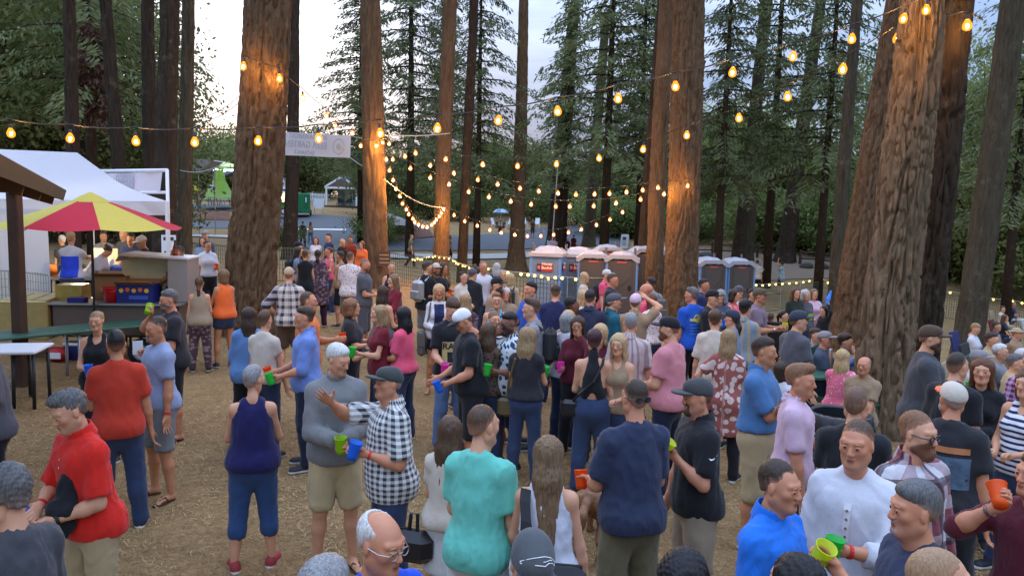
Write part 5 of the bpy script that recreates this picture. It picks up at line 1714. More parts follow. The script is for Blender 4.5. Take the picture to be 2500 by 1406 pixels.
put_toilet(1412,603,28.3,172,"portable toilet second from the left, grey back half covered by a door-facing one")
put_toilet(1449,612,27.2,-6,"door-facing portable toilet directly behind the blond woman in cream")
put_toilet(1519,614,27.0,-9,"door-facing portable toilet with its bright blue side showing")
put_toilet(1482,597,31.5,4,"portable toilet whose white ribbed roof rises behind the two door-facing ones")
put_toilet(1570,600,31,10,"portable toilet behind the dark trunks, its white roof corner showing left of them")
put_toilet(1632,602,31.5,10,"portable toilet glimpsed between the dark trunk and the orange-lit trunk")
put_toilet(1728,627,29.5,8,"door-facing portable toilet against the right side of the orange-lit trunk")
put_toilet(1796,629,29.8,8,"rightmost portable toilet, brown-grey door facing the camera")
# ------------------------------------------------------------------ mesh fence with its posts
M_NET = plain("fence_net",srgb(74,92,74),.6,var=.15)
M_NETL = plain("fence_net_pale",srgb(158,156,136),.6,var=.15)
def mesh_fence(pts,label,h=1.2,step=.10,far=0,mt=None):
 P = [on_ground(px,py,h,far) for px,py in pts]
 o = empty('mesh_fence',P[0]);tag(o,label,'fence','mesh fences round the beer garden')
 b = P[0]
 xy = np.array([(p.x,p.y) for p in P]);d = np.r_[0,np.cumsum(np.hypot(*np.diff(xy,axis=0).T))]
 def pt(t):return np.interp(t,d,xy[:,0]),np.interp(t,d,xy[:,1])
 for k in range(int(d[-1] / 3.0) + 1):
  x,y = pt(min(k * 3.0,d[-1]));z = G(x,y)
  mb = MB();mb.tube([(x - b.x,y - b.y,z - .1 - b.z),(x - b.x,y - b.y,z + h + .06 - b.z)],.016,6);mb.build('post',M_GALV,o)
 n = min(int(d[-1] / step),420)
 V,Q = [],[]
 def strip(p,q,w):
  i = len(V);V.extend([p - w,p + w,q + w,q - w]);Q.append((i,i + 1,i + 2,i + 3))
 T = np.linspace(0,d[-1],n + 1);X,Y = pt(T);Z = Gn(X,Y)
 dirx = np.gradient(X);diry = np.gradient(Y);ln = np.hypot(dirx,diry) + 1e-9
 for i in range(n + 1):
  w = np.array([dirx[i] / ln[i],diry[i] / ln[i],0]) * .011
  p = np.array([X[i] - b.x,Y[i] - b.y,Z[i] - b.z + .04]);sag = .02 * math.sin(i * .7)
  strip(p,p + np.array([0,0,h - .06 + sag]),w)
 for r in range(9):
  zz = .05 + (h - .08) * r / 8
  for i in range(n):
   p = np.array([X[i] - b.x,Y[i] - b.y,Z[i] - b.z + zz]);q = np.array([X[i + 1] - b.x,Y[i + 1] - b.y,Z[i + 1] - b.z + zz])
   j = len(V);t = np.array([0,0,.005 if 0 < r < 8 else .014]);V.extend([p - t,q - t,q + t,p + t]);Q.append((j,j + 1,j + 2,j + 3))
 net = link('netting',np_mesh('netting',np.array(V),np.array(Q),[mt or M_NET],smooth=False),o);net['kind'] = 'stuff'
 return o
mesh_fence([(440,588),(500,594),(560,600)],"plastic mesh fence behind the woman in the white T-shirt")
mesh_fence([(655,602),(740,605),(830,610),(890,613)],"mesh fence behind the group left of the string-light trunk")
mesh_fence([(935,614),(1010,623),(1065,630),(1130,642),(1190,658)],"mesh fence with small bulbs from the string-light trunk to the loop trunk")
mesh_fence([(1190,658),(1240,668),(1310,676),(1405,684),(1480,684),(1560,684)],"mesh fence with a row of globe bulbs before the portable toilets")
mesh_fence([(1700,692),(1830,699),(1900,696),(1970,689),(2030,684)],"mesh fence with bright bulbs right of the toilets")
mesh_fence([(2285,716),(2400,727),(2500,741),(2640,760)],"mesh fence with bright bulbs behind the lawn chairs")
mesh_fence([(-60,655),(30,658),(118,668)],"orange-tinged netting before the tent's white side sheet",1.25,.06,0,M_NETL)
# ------------------------------------------------------------------ white canopy with its lamp
def food_tent():
 xr,xl,yf,yb = -6.55,-12.6,14.6,18.4
 ze = 2.88;zt = 3.86
 g = G(-7,15)
 o = empty('canopy_tent',(-9.5,16.5,G(-9.5,16.5)))
 tag(o,"white pop-up canopy over the lit food stall at the left",'tent')
 b = Vector(o.location)
 def L(x,y,z):return Vector((x,y,z)) - b
 rx0,rx1,ry = -10.6,-9.0,16.0
 cor = [(xl,13.5),(xr,yf),(-8.15,18.2),(-14.0,17.2)]
 ridge = [(rx0,ry),(rx1,ry)]
 def panel(A,B,C,D,n=12):
  """sagging roof face between eave A-B and ridge D-C"""
  vs,fs = [],[]
  for j in range(n + 1):
   v = j / n
   for i in range(n + 1):
    u = i / n
    p = (Vector(A) * (1 - u) + Vector(B) * u) * (1 - v) + (Vector(D) * (1 - u) + Vector(C) * u) * v
    p.z -= .20 * math.sin(math.pi * v) * (1 - .3 * abs(2 * u - 1)) + .04 * math.sin(u * math.pi) * (1 - v)
    vs.append(L(*p))
  for j in range(n):
   for i in range(n):fs.append((j * (n + 1) + i,j * (n + 1) + i + 1,(j + 1) * (n + 1) + i + 1,(j + 1) * (n + 1) + i))
  return vs,fs
 E = [(x,y,ze) for x,y in cor];Rg = [(rx0,ry,zt),(rx1,ry,zt - .03)]
 mb = MB()
 for A,B,C,D in ((E[0],E[1],Rg[1],Rg[0]),(E[1],E[2],Rg[1],Rg[1]),(E[2],E[3],Rg[0],Rg[1]),(E[3],E[0],Rg[0],Rg[0])):
  mb.add(*panel(A,B,C,D))
 mb.build('roof',M_TARP,o,smooth=True)
 v = MB()
 for k in range(4):
  (x0,y0),(x1,y1) = cor[k],cor[(k + 1) % 4]
  n = 24;vs,fs = [],[]
  for i in range(n + 1):
   u = i / n;x,y = x0 + (x1 - x0) * u,y0 + (y1 - y0) * u
   w = .012 * math.sin(i * 2.1)
   sag = .04 * math.sin(u * math.pi)
   vs += [L(x + w,y + w,ze - sag * .6),L(x - w,y - w * 2,ze - .26 - sag)]
  for i in range(n):fs.append((2 * i,2 * i + 1,2 * i + 3,2 * i + 2))
  v.add(vs,fs)
 v.build('valance',M_TARP,o)
 for x,y in cor:
  l = MB();l.box(L(x,y,(ze + G(x,y)) / 2),(.05,.05,ze - G(x,y)));l.build('leg',M_WHITE,o)
 # sheet hung down the left part of the front
 w = MB();n = 40;vs,fs = [],[]
 x0,x1 = xl,at(118,600,14.2).x
 yl = lambda x:13.5 + (x - xl) / (xr - xl) * 1.1 - .05
 for i in range(n + 1):
  u = i / n;x = x0 + (x1 - x0) * u;f = .05 * math.sin(u * 34) + .03 * math.sin(u * 71)
  for k in range(9):
   z = ze - .2 - (ze - .2 - G(x,14.5) - .08) * k / 8
   vs.append(L(x,yl(x) + f * (k / 8) ** .5,z))
 for i in range(n):
  for k in range(8):fs.append((i * 9 + k,i * 9 + k + 1,(i + 1) * 9 + k + 1,(i + 1) * 9 + k))
 w.add(vs,fs).build('side_sheet',M_TARP,o,smooth=True)
 # lamp under the ridge
 lamp = empty('work_lamp',(-8.9,15.9,2.42));tag(lamp,"bright work lamp hanging under the white canopy",'lamp')
 lb = MB();lb.lathe([(.0,.16),(.03,.15),(.14,.02),(.15,0)],14);lb.build('lamp_shade',M_BLACK,lamp,smooth=True)
 bb = MB();bb.lathe([(.001,-.06),(.05,-.04),(.06,0),(.04,.05),(.02,.08)],12);bb.build('bulb',glow("lamp_white",(1,.93,.8),25),lamp,smooth=True)
 cw = MB();cw.tube([(0,0,.15),(0,0,1.2)],.006,5);cw.build('cord',M_BLACK,lamp)
 ld = bpy.data.lights.new("lamp_light",'POINT');ld.energy = 34;ld.color = (1,.84,.58);ld.shadow_soft_size = .09
 lo = bpy.data.objects.new("lamp_light",ld);COL.objects.link(lo);lo.location = (-8.9,15.9,2.33)
food_tent()
def banner_frame():
 A,B = at(222,418,17.8),at(408,416,15.3)
 o = empty('banner_frame',(B.x,B.y,G(B.x,B.y)));tag(o,"white pipe frame with a pale printed banner right of the canopy roof",'banner')
 b = Vector(o.location);mb = MB()
 mb.tube([A - b,B - b],.035,8);mb.tube([B - b,Vector((B.x,B.y,b.z)) - b],.035,8);mb.tube([A - b,Vector((A.x,A.y,b.z)) - b],.035,8)
 lowA,lowB = at(222,470,17.8),at(405,470,15.3);mb.tube([lowA - b,lowB - b],.03,8)
 mb.build('frame',M_WHITE,o,smooth=True)
 n = 16;vs,fs = [],[]
 a0,a1 = at(236,424,17.6),at(398,420,15.42);c0,c1 = at(236,472,17.6),at(394,468,15.42)
 for i in range(n + 1):
  u = i / n;f = Vector((0,.03 * math.sin(u * 17),0))
  vs += [a0 + (a1 - a0) * u + f - b,c0 + (c1 - c0) * u + f * 2 - b]
 for i in range(n):fs.append((2 * i,2 * i + 1,2 * i + 3,2 * i + 2))
 bn = MB().add(vs,fs).build('banner',plain("banner_cloth",(.62,.60,.64),.8,var=.06,scale=3,trans=.3),o,smooth=True)
 ex = (a1 - a0).normalized();ez = Vector((0,0,1));ey = ez.cross(ex).normalized();ez = ex.cross(ey)
 Mx = Matrix.Translation((a0 + a1 + c0 + c1) / 4 - b - ey * .07) @ Matrix((ex,ey,ez)).transposed().to_4x4() @ UPR
 lettering('lettering',"BEER",.42,plain("banner_print",(.42,.41,.46),.8),bn,Mx,extrude=.001,mirror=True,bold=.01)
banner_frame()
# ------------------------------------------------------------------ wooden shelter corner at the left edge
def shelter():
 p = on_ground(54,945,0)
 C = at(150,466,10.5);N = at(0,390,5.8)
 o = empty('picnic_shelter',(p.x,p.y,p.z));tag(o,"dark roofed wooden shelter cut by the left edge, one square post showing",'shelter')
 b = Vector(o.location)
 e = (N - C);L = e.length * 1.75;e.normalize()              # along the eave, towards the near end
 n = Vector((e.y,-e.x,0)).normalized()
 if n.x > 0:n = -n                                           # inwards, up the slope
 up = (n + Vector((0,0,.30))).normalized();nrm = up.cross(e).normalized()
 if nrm.z < 0:nrm = -nrm
 R = Matrix((e,up,nrm)).transposed().to_4x4()               # local x along the eave, y up the slope, z out of the roof
 T0 = Matrix.Translation(C - b) @ R
 W = 4.6
 def blk(c,s_):return (T0 @ Vector(c),s_)
 def add(name,c,s_,mt,parent=o,bev=0.0):
  m = MB();m.box(T0 @ Vector(c),s_,M=R,bev=bev);return m.build(name,mt,parent)
 add('roof',(L / 2,W / 2,.012),(L + .1,W + .1,.03),plain("roof_metal",(.07,.065,.06),.5,var=.2))
 k = 0;y = .02
 me = None
 while y < W - .1:
  if me is None:me = add('plank',(L / 2,y + .07,-.022),(L,.135,.03),M_WOODL)
  else:
   q = link('plank',me.data,o);q.location = R.to_3x3() @ Vector((0,y - .02,0))
  y += .142
 for i in range(6):add('rafter',(.35 + i * 1.5,W / 2,-.13),(.09,W - .05,.17),M_WOODL)
 mfa = plain('fascia_dark',(.03,.028,.028),.6);add('fascia',(L / 2,-.035,-.05),(L + .1,.035,.14),mfa);add('barge_board',(-.035,W / 2,-.05),(.035,W,.14),mfa)
 zt = 3.0 - b.z
 mb = MB();mb.box((0,0,zt / 2),(.155,.155,zt + .3),bev=.015);mb.build('post',M_WOOD,o)
 m = MB();m.box((e.x * 2.0,e.y * 2.0,zt + .05),(5.2,.15,.2),M=Matrix.Rotation(math.atan2(e.y,e.x),4,'Z'));m.build('beam',M_WOODL,o)
shelter()
# ------------------------------------------------------------------ food cart with umbrella
def cart():
 c = at(285,735,12.6);g = G(c.x,c.y)
 o = empty('food_cart',(c.x,c.y,g),rad(6));tag(o,"hot food cart with grey front, counter and hooded cabinet under the umbrella",'food cart')
 mg = plain("cart_grey",srgb(96,88,80),.55,var=.15,metal=.2);my = plain("cart_brass",srgb(168,150,96),.4,var=.3,metal=.4,bump=.3)
 mb = MB();mb.box((.0,.35,.72),(2.0,.8,.52),bev=.02);mb.build('body',mg,o)
 ct = MB();ct.box((.0,.33,.995),(2.1,.9,.03));ct.build('counter',M_STEEL,o)
 sb = MB();sb.box((-1.42,.25,.72),(.78,.75,.64),bev=.02);sb.build('side_box',my,o)
 for k in range(3):
  lid = MB();lid.box((-1.66 + k * .25,.25,1.055),(.22,.66,.03),M=Matrix.Rotation(rad(4),4,'X'));lid.build('lid',my,o)
 cb = MB();cb.box((.93,.45,1.38),(.34,.62,.75),bev=.015);cb.build('cabinet',plain("cart_panel",srgb(150,146,142),.4,var=.08,metal=.3),o)
 sh = MB();sh.prism([(-.05,1.68),(.02,1.82),(1.12,1.76),(1.12,1.73),(.02,1.78)],.1,.8);sh.build('hood',plain("cart_hood",(.55,.54,.52),.4),o)
 bk = MB();bk.box((.32,.62,1.42),(.9,.05,.6));bk.build('back_panel',plain("cart_cream",srgb(206,196,150),.5),o)
 ln = MB();ln.box((.0,.45,.43),(1.9,.5,.06));ln.build('chassis',M_BLACK,o)
 for sx in (.42,):
  w = MB();Rm = Matrix.Translation((sx,-.12,.22)) @ Matrix.Rotation(rad(90),4,'X')
  w.lathe([(.13,-.07),(.205,-.06),(.22,-.03),(.22,.03),(.205,.06),(.13,.07)],22,M=Rm);w = w.build('wheel',plain("tyre",(.012,.012,.013),.8),o,smooth=True)
  h = MB();h.lathe([(.0,.05),(.05,.05),(.10,.02),(.135,.05),(.135,-.05),(0,-.05)],18,M=Rm);h.build('rim',M_WHITE,w,smooth=True)
 b = Vector(o.location);Rz = Matrix.Rotation(rad(6),4,'Z')
 def onit(x,y,z):return b + Rz @ Vector((x,y,z))
 # things on the counter
 def box_thing(name,label,pos,size,mats,flaps=False,rz=0.0,print_=None):
  t = empty(name,onit(*pos),rad(6 + rz));tag(t,label,'box' if 'box' in name else name.split('_')[-1],None)
  m = MB();m.box((0,0,size[2] / 2),size);m.build('body',mats[0],t)
  if flaps:
   for s in (-1,1):
    f = MB();f.box((0,s * (size[1] / 2 + .06),size[2] + .03),(size[0],.14,.008),M=Matrix.Rotation(rad(25 * s),4,'X'));f.build('flap',mats[1],t)
   f = MB();f.box((0,0,size[2] - .015),(size[0] - .02,size[1] - .02,.004));f.build('inner_flap',mats[1],t)
  if print_:print_(t,size)
  return t
 def fruit(t,s):
  for i in range(5):
   m = MB();m.lathe([(.001,-.004),(.036,-.003),(.036,.003),(.001,.004)],12,M=Matrix.Translation((-s[0] / 2 + .08 + i * .1,-s[1] / 2 - .003,s[2] * .68 + .015 * (i % 2))) @ UPR);m.build('printed_orange',plain("print_orange" if i % 2 else "print_yellow",srgb(214,104,50) if i % 2 else srgb(226,176,60),.6),t)
  m = MB();m.box((.06,-s[1] / 2 - .003,s[2] * .3),(.3,.004,.06));m.build('printed_band',plain("print_blue2",srgb(60,92,190),.6),t)
 box_thing('fruit_box',"open blue fruit box with printed oranges and brown flaps on the cart counter",(.28,.18,1.01),(.58,.34,.30),[plain("box_blue",srgb(26,40,110),.6),M_CARD],True,0,fruit)
 box_thing('cardboard_box',"brown cardboard box at the back of the cart counter",(-.25,.5,1.01),(.5,.3,.4),[M_CARD,M_CARD],True,4)
 box_thing('egg_tray_box',"stack of golden foil trays at the left of the counter",(-.85,.40,1.01),(.42,.36,.26),[plain("foil",srgb(170,150,80),.35,var=.4,metal=.5),M_STEEL])
 box_thing('tub_box',"low dark blue tub on the counter's front edge",(-.62,.02,1.01),(.26,.16,.08),[plain("tub_blue",srgb(30,34,110),.5),M_STEEL])
 bu = empty('red_bucket',onit(-.12,.08,1.01));tag(bu,"shiny red bucket on the cart counter",'bucket')
 m = MB();m.lathe([(.0,0),(.105,0),(.135,.24),(.14,.25),(.13,.25),(.10,.02),(0,.02)],20);m.build('body',plain("bucket_red",srgb(190,24,26),.3,coat=.3),bu,smooth=True)
 m = MB();m.tube([(.135 * math.cos(t),-.03 - .09 * math.sin(t),.23 - .05 * math.sin(t)) for t in np.linspace(0,math.pi,12)],.004,5);m.build('handle',M_STEEL,bu)
 # bottles
 def bottle(name,label,pos,cols,sc=1.0,world_=None):
  t = empty(name,world_ if world_ is not None else onit(*pos));tag(t,label,'bottle')
  m = MB();m.lathe([(0,0),(.038 * sc,0),(.04 * sc,.01),(.04 * sc,.15 * sc),(.018 * sc,.20 * sc),(.016 * sc,.24 * sc),(0,.24 * sc)],14);m.build('body',cols[0],t,smooth=True)
  m = MB();m.lathe([(.017 * sc,.23 * sc),(.019 * sc,.262 * sc),(0,.264 * sc)],12);m.build('cap',cols[1],t,smooth=True)
  m = MB();m.lathe([(.0406 * sc,.04 * sc),(.0406 * sc,.12 * sc)],14);m.build('label',cols[2],t,smooth=True)
 brown = plain("bottle_brown",srgb(74,34,18),.25);cream = plain("label_cream",srgb(196,170,130),.6)
 bottle('sauce_bottle',"brown sauce bottle standing on the cart's hood",(.80,.45,1.765),(brown,M_BLACK,plain("label_rust",srgb(140,62,36),.6)),1.05)
 # umbrella
 u0 = at(228,700,12.4);tipz = at(245,478,12.4)
 u = empty('market_umbrella',(u0.x,u0.y,G(u0.x,u0.y)));tag(u,"red and yellow market umbrella over the food cart",'umbrella')
 ub = Vector(u.location);zt = tipz.z - ub.z;R = 1.36
 m = MB();m.tube([(0,0,0),(0,0,zt - .02)],.022,8);m.build('pole',M_BLACK,u)
 ye,re = plain("canvas_yellow",srgb(206,190,84),.8,trans=.3,var=.08),plain("canvas_red",srgb(190,34,56),.8,trans=.3,var=.08)
 n8 = 8
 for k in range(n8):
  a0,a1 = 2 * math.pi * (k + .744) / n8,2 * math.pi * (k + 1.744) / n8
  vs,fs = [],[]
  for j in range(7):
   t = j / 6
   for i in range(7):
    s = i / 6;a = a0 + (a1 - a0) * s
    chord = 1 - .055 * math.sin(s * math.pi) * t
    r = R * t * chord
    z = zt - .50 * t ** 1.05 - .035 * math.sin(s * math.pi) * t
    vs.append((r * math.cos(a),r * math.sin(a),z))
  for j in range(6):
   for i in range(6):fs.append((j * 7 + i,j * 7 + i + 1,(j + 1) * 7 + i + 1,(j + 1) * 7 + i))
  m = MB();m.add(vs,fs);m.build('panel',re if k % 2 else ye,u,smooth=True)
  m = MB();m.tube([(0,0,zt - .03),(R * math.cos(a0) * .98,R * math.sin(a0) * .98,zt - .53)],.008,5);m.build('rib',M_BLACK,u)
 m = MB();m.lathe([(.30,zt - .105),(.16,zt - .02),(.02,zt + .05),(0,zt + .06)],16);m.build('vent_cap',ye,u,smooth=True)
 return o,onit,bottle
CART,onit,bottle = cart()
def table(name,label,P0,P1,width,z,mt,planks=1,legs=None,legm=None,thick=.04,group=None):
 """long top from P0 to P1 (world xy), legs where given along it"""
 d = Vector((P1[0] - P0[0],P1[1] - P0[1],0));L = d.length;a = math.atan2(d.y,d.x)
 c = (Vector((P0[0],P0[1],0)) + Vector((P1[0],P1[1],0))) / 2
 g = G(c.x,c.y)
 o = empty(name,(c.x,c.y,g),a);tag(o,label,'table',group)
 w = width / planks
 for k in range(planks):
  m = MB();m.box((0,-width / 2 + w * (k + .5),z),(L,w - (.012 if planks > 1 else 0),thick),bev=.012);m.build('plank' if planks > 1 else 'tabletop',mt,o)
 for lx in (legs or (-.42,.42)):
  for ly in (-.36,.36):
   m = MB();p = c + Vector((math.cos(a) * lx * L,math.sin(a) * lx * L,0));zz = G(p.x,p.y) - g
   m.tube([(lx * L,ly * width,z - thick / 2),(lx * L,ly * width * 1.1,zz - .02)],.024,8);m.build('leg',legm or M_GALV,o,smooth=True)
  m = MB();m.tube([(lx * L,-.36 * width,z - .08),(lx * L,.36 * width,z - .08)],.018,6);m.build('crossbar',legm or M_GALV,o)
 return o
p0 = on_ground(-150,838,.78);p1 = on_ground(385,792,.78)
table('plank_table',"long green plank table on grey pipe legs before the food cart",(p0.x,p0.y + .25),(p1.x,p1.y + .25),.72,.78,M_GREENP,4,(-.35,.02,.44))
q0 = on_ground(-120,862,.74);q1 = on_ground(76,864,.74)
table('folding_table',"white folding table with dark legs at the lower left edge",(q0.x,q0.y + .3),(q1.x,q1.y + .3),.70,.74,M_WHITE,1,(.18,.44),M_BLACK)
r0 = on_ground(290,748,.74);r1 = on_ground(412,760,.74)
T3 = table('folding_table',"white folding table holding a bucket and sauce bottles beside the cart",(r0.x,r0.y + .25),(r1.x + .3,r1.y + .35),.66,.74,M_WHITE,1,(-.4,.4),M_BLACK)
tz = T3.location.z + .762
tp = lambda px,dy=0:Vector((at(px,745,T3.location.y).x,T3.location.y + dy,tz))
wb = empty('white_bucket',tp(340));tag(wb,"translucent white bucket on the folding table beside the cart",'bucket')
m = MB();m.lathe([(0,0),(.12,0),(.145,.33),(.15,.34),(.138,.34),(.115,.02),(0,.02)],20);m.build('body',plain("bucket_white",srgb(206,192,186),.5,trans=.3),wb,smooth=True)
bottle('ketchup_bottle',"red ketchup bottle beside the white bucket",None,(plain("ketchup",srgb(120,20,16),.3),M_WHITE,plain("label_red",srgb(150,30,24),.6)),.9,tp(362,-.12))
bottle('mustard_bottle',"yellow mustard bottle beside the ketchup",None,(plain("mustard",srgb(178,148,40),.3),plain("cap_yellow",srgb(200,170,60),.4),plain("label_yellow",srgb(206,180,90),.6)),.9,tp(378,-.05))
# grill
gp = at(378,700,13.4);gl = empty('barrel_grill',(gp.x,gp.y,G(gp.x,gp.y)));tag(gl,"black barrel grill with a steel side shelf right of the cart",'grill')
m = MB();m.lathe([(.001,-.45),(.27,-.44),(.27,.44),(.001,.45)],16,M=Matrix.Translation((0,0,1.0)) @ Matrix.Rotation(rad(90),4,'Y'));m.build('barrel',M_BLACK,gl,smooth=False)
m = MB();m.box((0,-.38,.86),(.8,.22,.03));m.build('shelf',M_STEEL,gl)
for sx in (-.35,.35):
 for sy in (-.18,.18):
  m = MB();m.tube([(sx,sy,.8),(sx,sy * 1.2,0)],.02,6);m.build('leg',M_BLACK,gl)
# prep table in the tent with pots and bags
pt_ = at(180,690,15.6)
PT = table('prep_table',"cluttered prep table under the canopy behind the cart",(pt_.x - 1.0,pt_.y),(pt_.x + 1.6,pt_.y + .3),.7,.9,M_STEEL,1,(-.4,.4),M_BLACK)
pz = PT.location.z + .92
for nm,lb,dx,dy,prof,mt in [('stock_pot',"dark stock pot on the prep table behind the woman in blue",-.35,-.1,[(0,0),(.26,0),(.27,.26),(.25,.26),(.24,.02),(0,.02)],plain("pot_dark",(.03,.035,.045),.35,metal=.5)),
                                 ('orange_basket',"orange basket at the left of the prep table",-.95,.1,[(0,0),(.15,0),(.22,.22),(.2,.22),(.14,.02),(0,.02)],plain("basket_orange",srgb(220,120,40),.6)),
                                 ('paper_cup_stack',"stack of white paper cups on the prep table",.35,.1,[(0,0),(.05,0),(.055,.38),(0,.38)],M_WHITE)]:
 m = MB();m.lathe(prof,18);t = m.build(nm,mt,None,smooth=True);t.location = (PT.location.x + dx,PT.location.y + dy,pz);tag(t,lb,nm.split('_')[-1])
m = MB();m.box((0,0,.14),(.34,.2,.28),bev=.05);t = m.build('plastic_bag',plain("bag_blue",srgb(90,110,190),.4,trans=.4),None);t.location = (PT.location.x + .62,PT.location.y - .1,pz);tag(t,"crumpled blue and white plastic bag on the prep table",'bag')
m = MB();m.box((0,0,.25),(.55,.03,.5));t = m.build('menu_board',plain("cream_board",srgb(214,204,160),.6),None);t.location = (at(256,600,16.4).x,16.4,PT.location.z + .98);tag(t,"cream board standing on the tent's serving counter",'board')
SV = table('serving_counter',"serving counter across the back of the tent before the customers",(t.location.x - 1.3,16.4),(t.location.x + 1.5,16.6),.6,.96,M_WHITE,1,(-.42,.42),M_BLACK)
# rubbish and bags under the green table
rp = on_ground(140,868,.1);t = empty('carrier_bag',rp);tag(t,"red and white carrier bag on the ground under the green table",'bag')
m = MB();m.box((0,0,.12),(.34,.22,.24),bev=.08);m.build('body',plain("bag_red",srgb(170,34,40),.5),t,smooth=True);m = MB();m.box((.02,-.112,.12),(.2,.01,.1));m.build('print',M_WHITE,t)
rp = on_ground(190,862,.1);t = empty('cool_box',rp);tag(t,"small dark blue cool box under the green table",'cool box')
m = MB();m.box((0,0,.12),(.36,.24,.24),bev=.02);m.build('body',plain("cool_blue",srgb(30,40,96),.5),t);m = MB();m.box((0,0,.265),(.38,.26,.05),bev=.015);m.build('lid',M_WHITE,t)
# ------------------------------------------------------------------ entrance banner hung between trunks, seen from behind
def entrance():
 A,B,C,D = at(672,321,31),at(857,332,29),at(856,386,29),at(668,378,31)
 o = empty('entrance_banner',(A + B + C + D) / 4);tag(o,"white entrance banner strung between trunks, its lettering showing through from behind",'banner')
 b = Vector(o.location)
 n = 16;vs,fs = [],[]
 for i in range(n + 1):
  u = i / n;f = Vector((0,.05 * math.sin(u * 11),0))
  for k in range(4):
   v = k / 3;vs.append((A + (B - A) * u) * (1 - v) + (D + (C - D) * u) * v + f * (.4 + v) - b)
 for i in range(n):
  for k in range(3):fs.append((i * 4 + k,i * 4 + k + 1,(i + 1) * 4 + k + 1,(i + 1) * 4 + k))
 cl = MB().add(vs,fs).build('cloth',plain("banner_vinyl",(.66,.63,.64),.7,var=.05,trans=.4),o,smooth=True)
 ex = (B - A).normalized();ez = (A - D).normalized();ey = ez.cross(ex).normalized();ez = ex.cross(ey)
 Rm = Matrix((ex,ey,ez)).transposed().to_4x4()
 pm = plain("banner_print2",(.40,.385,.40),.8,var=.03)
 W = (B - A).length;Hh = (A - D).length
 for tx,sz,zz,xx in (("BO   DAVENPORT",.25,.27,.0),("BEER GARTEN",.35,-.02,-.06),("ENTRANCE",.21,-.29,-.1)):
  lettering('lettering',tx,sz,pm,cl,Matrix.Translation(-ey * .08 + ex * xx * W * .3) @ Rm @ Matrix.Translation((-.15,0,zz * Hh / .85)) @ UPR,extrude=.001,mirror=True,bold=.004)
 m = MB()
 m.lathe([(.26,-.004),(.30,-.004),(.30,.004),(.26,.004)],24,M=Matrix.Translation(ex * W * .37 - ey * .08) @ Rm @ UPR);m.lathe([(0,-.003),(.13,-.003),(.13,.003),(0,.003)],5,M=Matrix.Translation(ex * W * .37 - ey * .08) @ Rm @ UPR)
 m.build('emblem',plain("emblem_tan",(.50,.44,.36),.8),cl)
 for P_,Q_ in ((B,at(906,338,26.6)),(C,at(900,412,26.6)),(A,at(640,300,32)),(D,at(640,385,32))):
  r = MB();r.tube([P_ - b,(P_ + Q_) / 2 - b - Vector((0,0,.04)),Q_ - b],.012,5);r.build('rope',plain("rope",(.45,.42,.38),.9),o)
entrance()
# notice on the trunk behind the tent leg
nb = at(412,600,22.3);m = MB();m.box((0,0,0),(.42,.01,.62));t = m.build('notice',M_WHITE,None);t.location = nb;tag(t,"white paper notice fixed to the thick dark trunk beside the tent leg",'notice')
m = MB();m.box((0,-.008,.2),(.3,.004,.1));m.box((0,-.008,-.18),(.26,.004,.05));m.build('print',M_LETD,t)
nb = at(938,632,26.0);m = MB();m.box((0,0,0),(.42,.01,.5));t = m.build('notice',plain("notice_brown",srgb(84,66,52),.7),None);t.location = nb;tag(t,"dark notice with pale lines on the fence by the string-light trunk",'notice')
m = MB()
for k in range(3):m.box((0,-.008,.13 - k * .13),(.32,.004,.035))
m.build('print',plain("notice_print",srgb(190,140,90),.7),t)
# ------------------------------------------------------------------ beyond the fence
def house():
 d = 98.0;x0 = at(800,480,d).x;g = at(840,506,d).z
 o = empty('house',(x0 + 2.4,d,g),rad(-8));tag(o,"small pale house with a gabled white porch beyond the road",'house')
 wall = plain("house_wall",srgb(178,186,184),.8,var=.06);roof = plain("house_roof",srgb(96,98,104),.85,var=.12)
 m = MB();m.box((2.6,3.0,1.35),(7.6,5,2.7));m.build('wall',wall,o)
 r = MB();r.prism([(-1.6,2.65),(-1.6,2.75),(.6,4.6),(6.4,4.6),(7.0,2.75),(7.0,2.65)],.0,6.0);r.build('roof',roof,o)
 g_ = MB();g_.prism([(-2.3,2.5),(0,3.9),(2.3,2.5)],-1.9,.3);g_.build('porch_roof',roof,o)
 g2 = MB();g2.prism([(-2.2,2.52),(0,3.85),(2.2,2.52),(1.8,2.52),(0,3.55),(-1.8,2.52)],-2.0,-1.91);g2.build('gable_trim',M_WHITE,o)
 gg = MB();gg.prism([(-1.75,2.56),(0,3.5),(1.75,2.56)],-1.96,-1.93);gg.build('gable',plain("gable_brown",srgb(104,84,78),.8),o)
 bm = MB();bm.box((0,-1.85,2.38),(4.3,.16,.24));bm.build('porch_beam',M_WHITE,o)
 for sx in (-1.95,1.95):
  p = MB();p.box((sx,-1.8,1.2),(.2,.2,2.3));p.build('porch_post',M_WHITE,o)
 dk = MB();dk.box((1.2,-1.2,.08),(8,2.2,.2));dk.build('porch_deck',M_WOOD,o)
 for wx in (.6,3.4):
  w = MB();w.box((wx,.48,1.5),(1.1,.06,1.4));w = w.build('window',M_WHITE,o)
  q = MB()
  for a in (-1,1):
   for b in (-1,1):q.box((wx + a * .25,.44,1.5 + b * .33),(.42,.03,.56))
  q.build('pane',plain("pane",(.12,.14,.16),.1),w)
 dr = MB();dr.box((-.9,.48,1.1),(.9,.06,2.0));dr.build('door',plain("door_grey",srgb(120,130,132),.6),o)
 for bx in (-.6,.5):
  b = MB();b.box((bx,-.7,.55),(.8,.5,.06));b.box((bx,-.48,.85),(.8,.05,.5))
  for a in (-.35,.35):b.box((bx + a,-.9,.3),(.05,.05,.5))
  t = b.build('porch_chair',M_BLACK,o)
house()
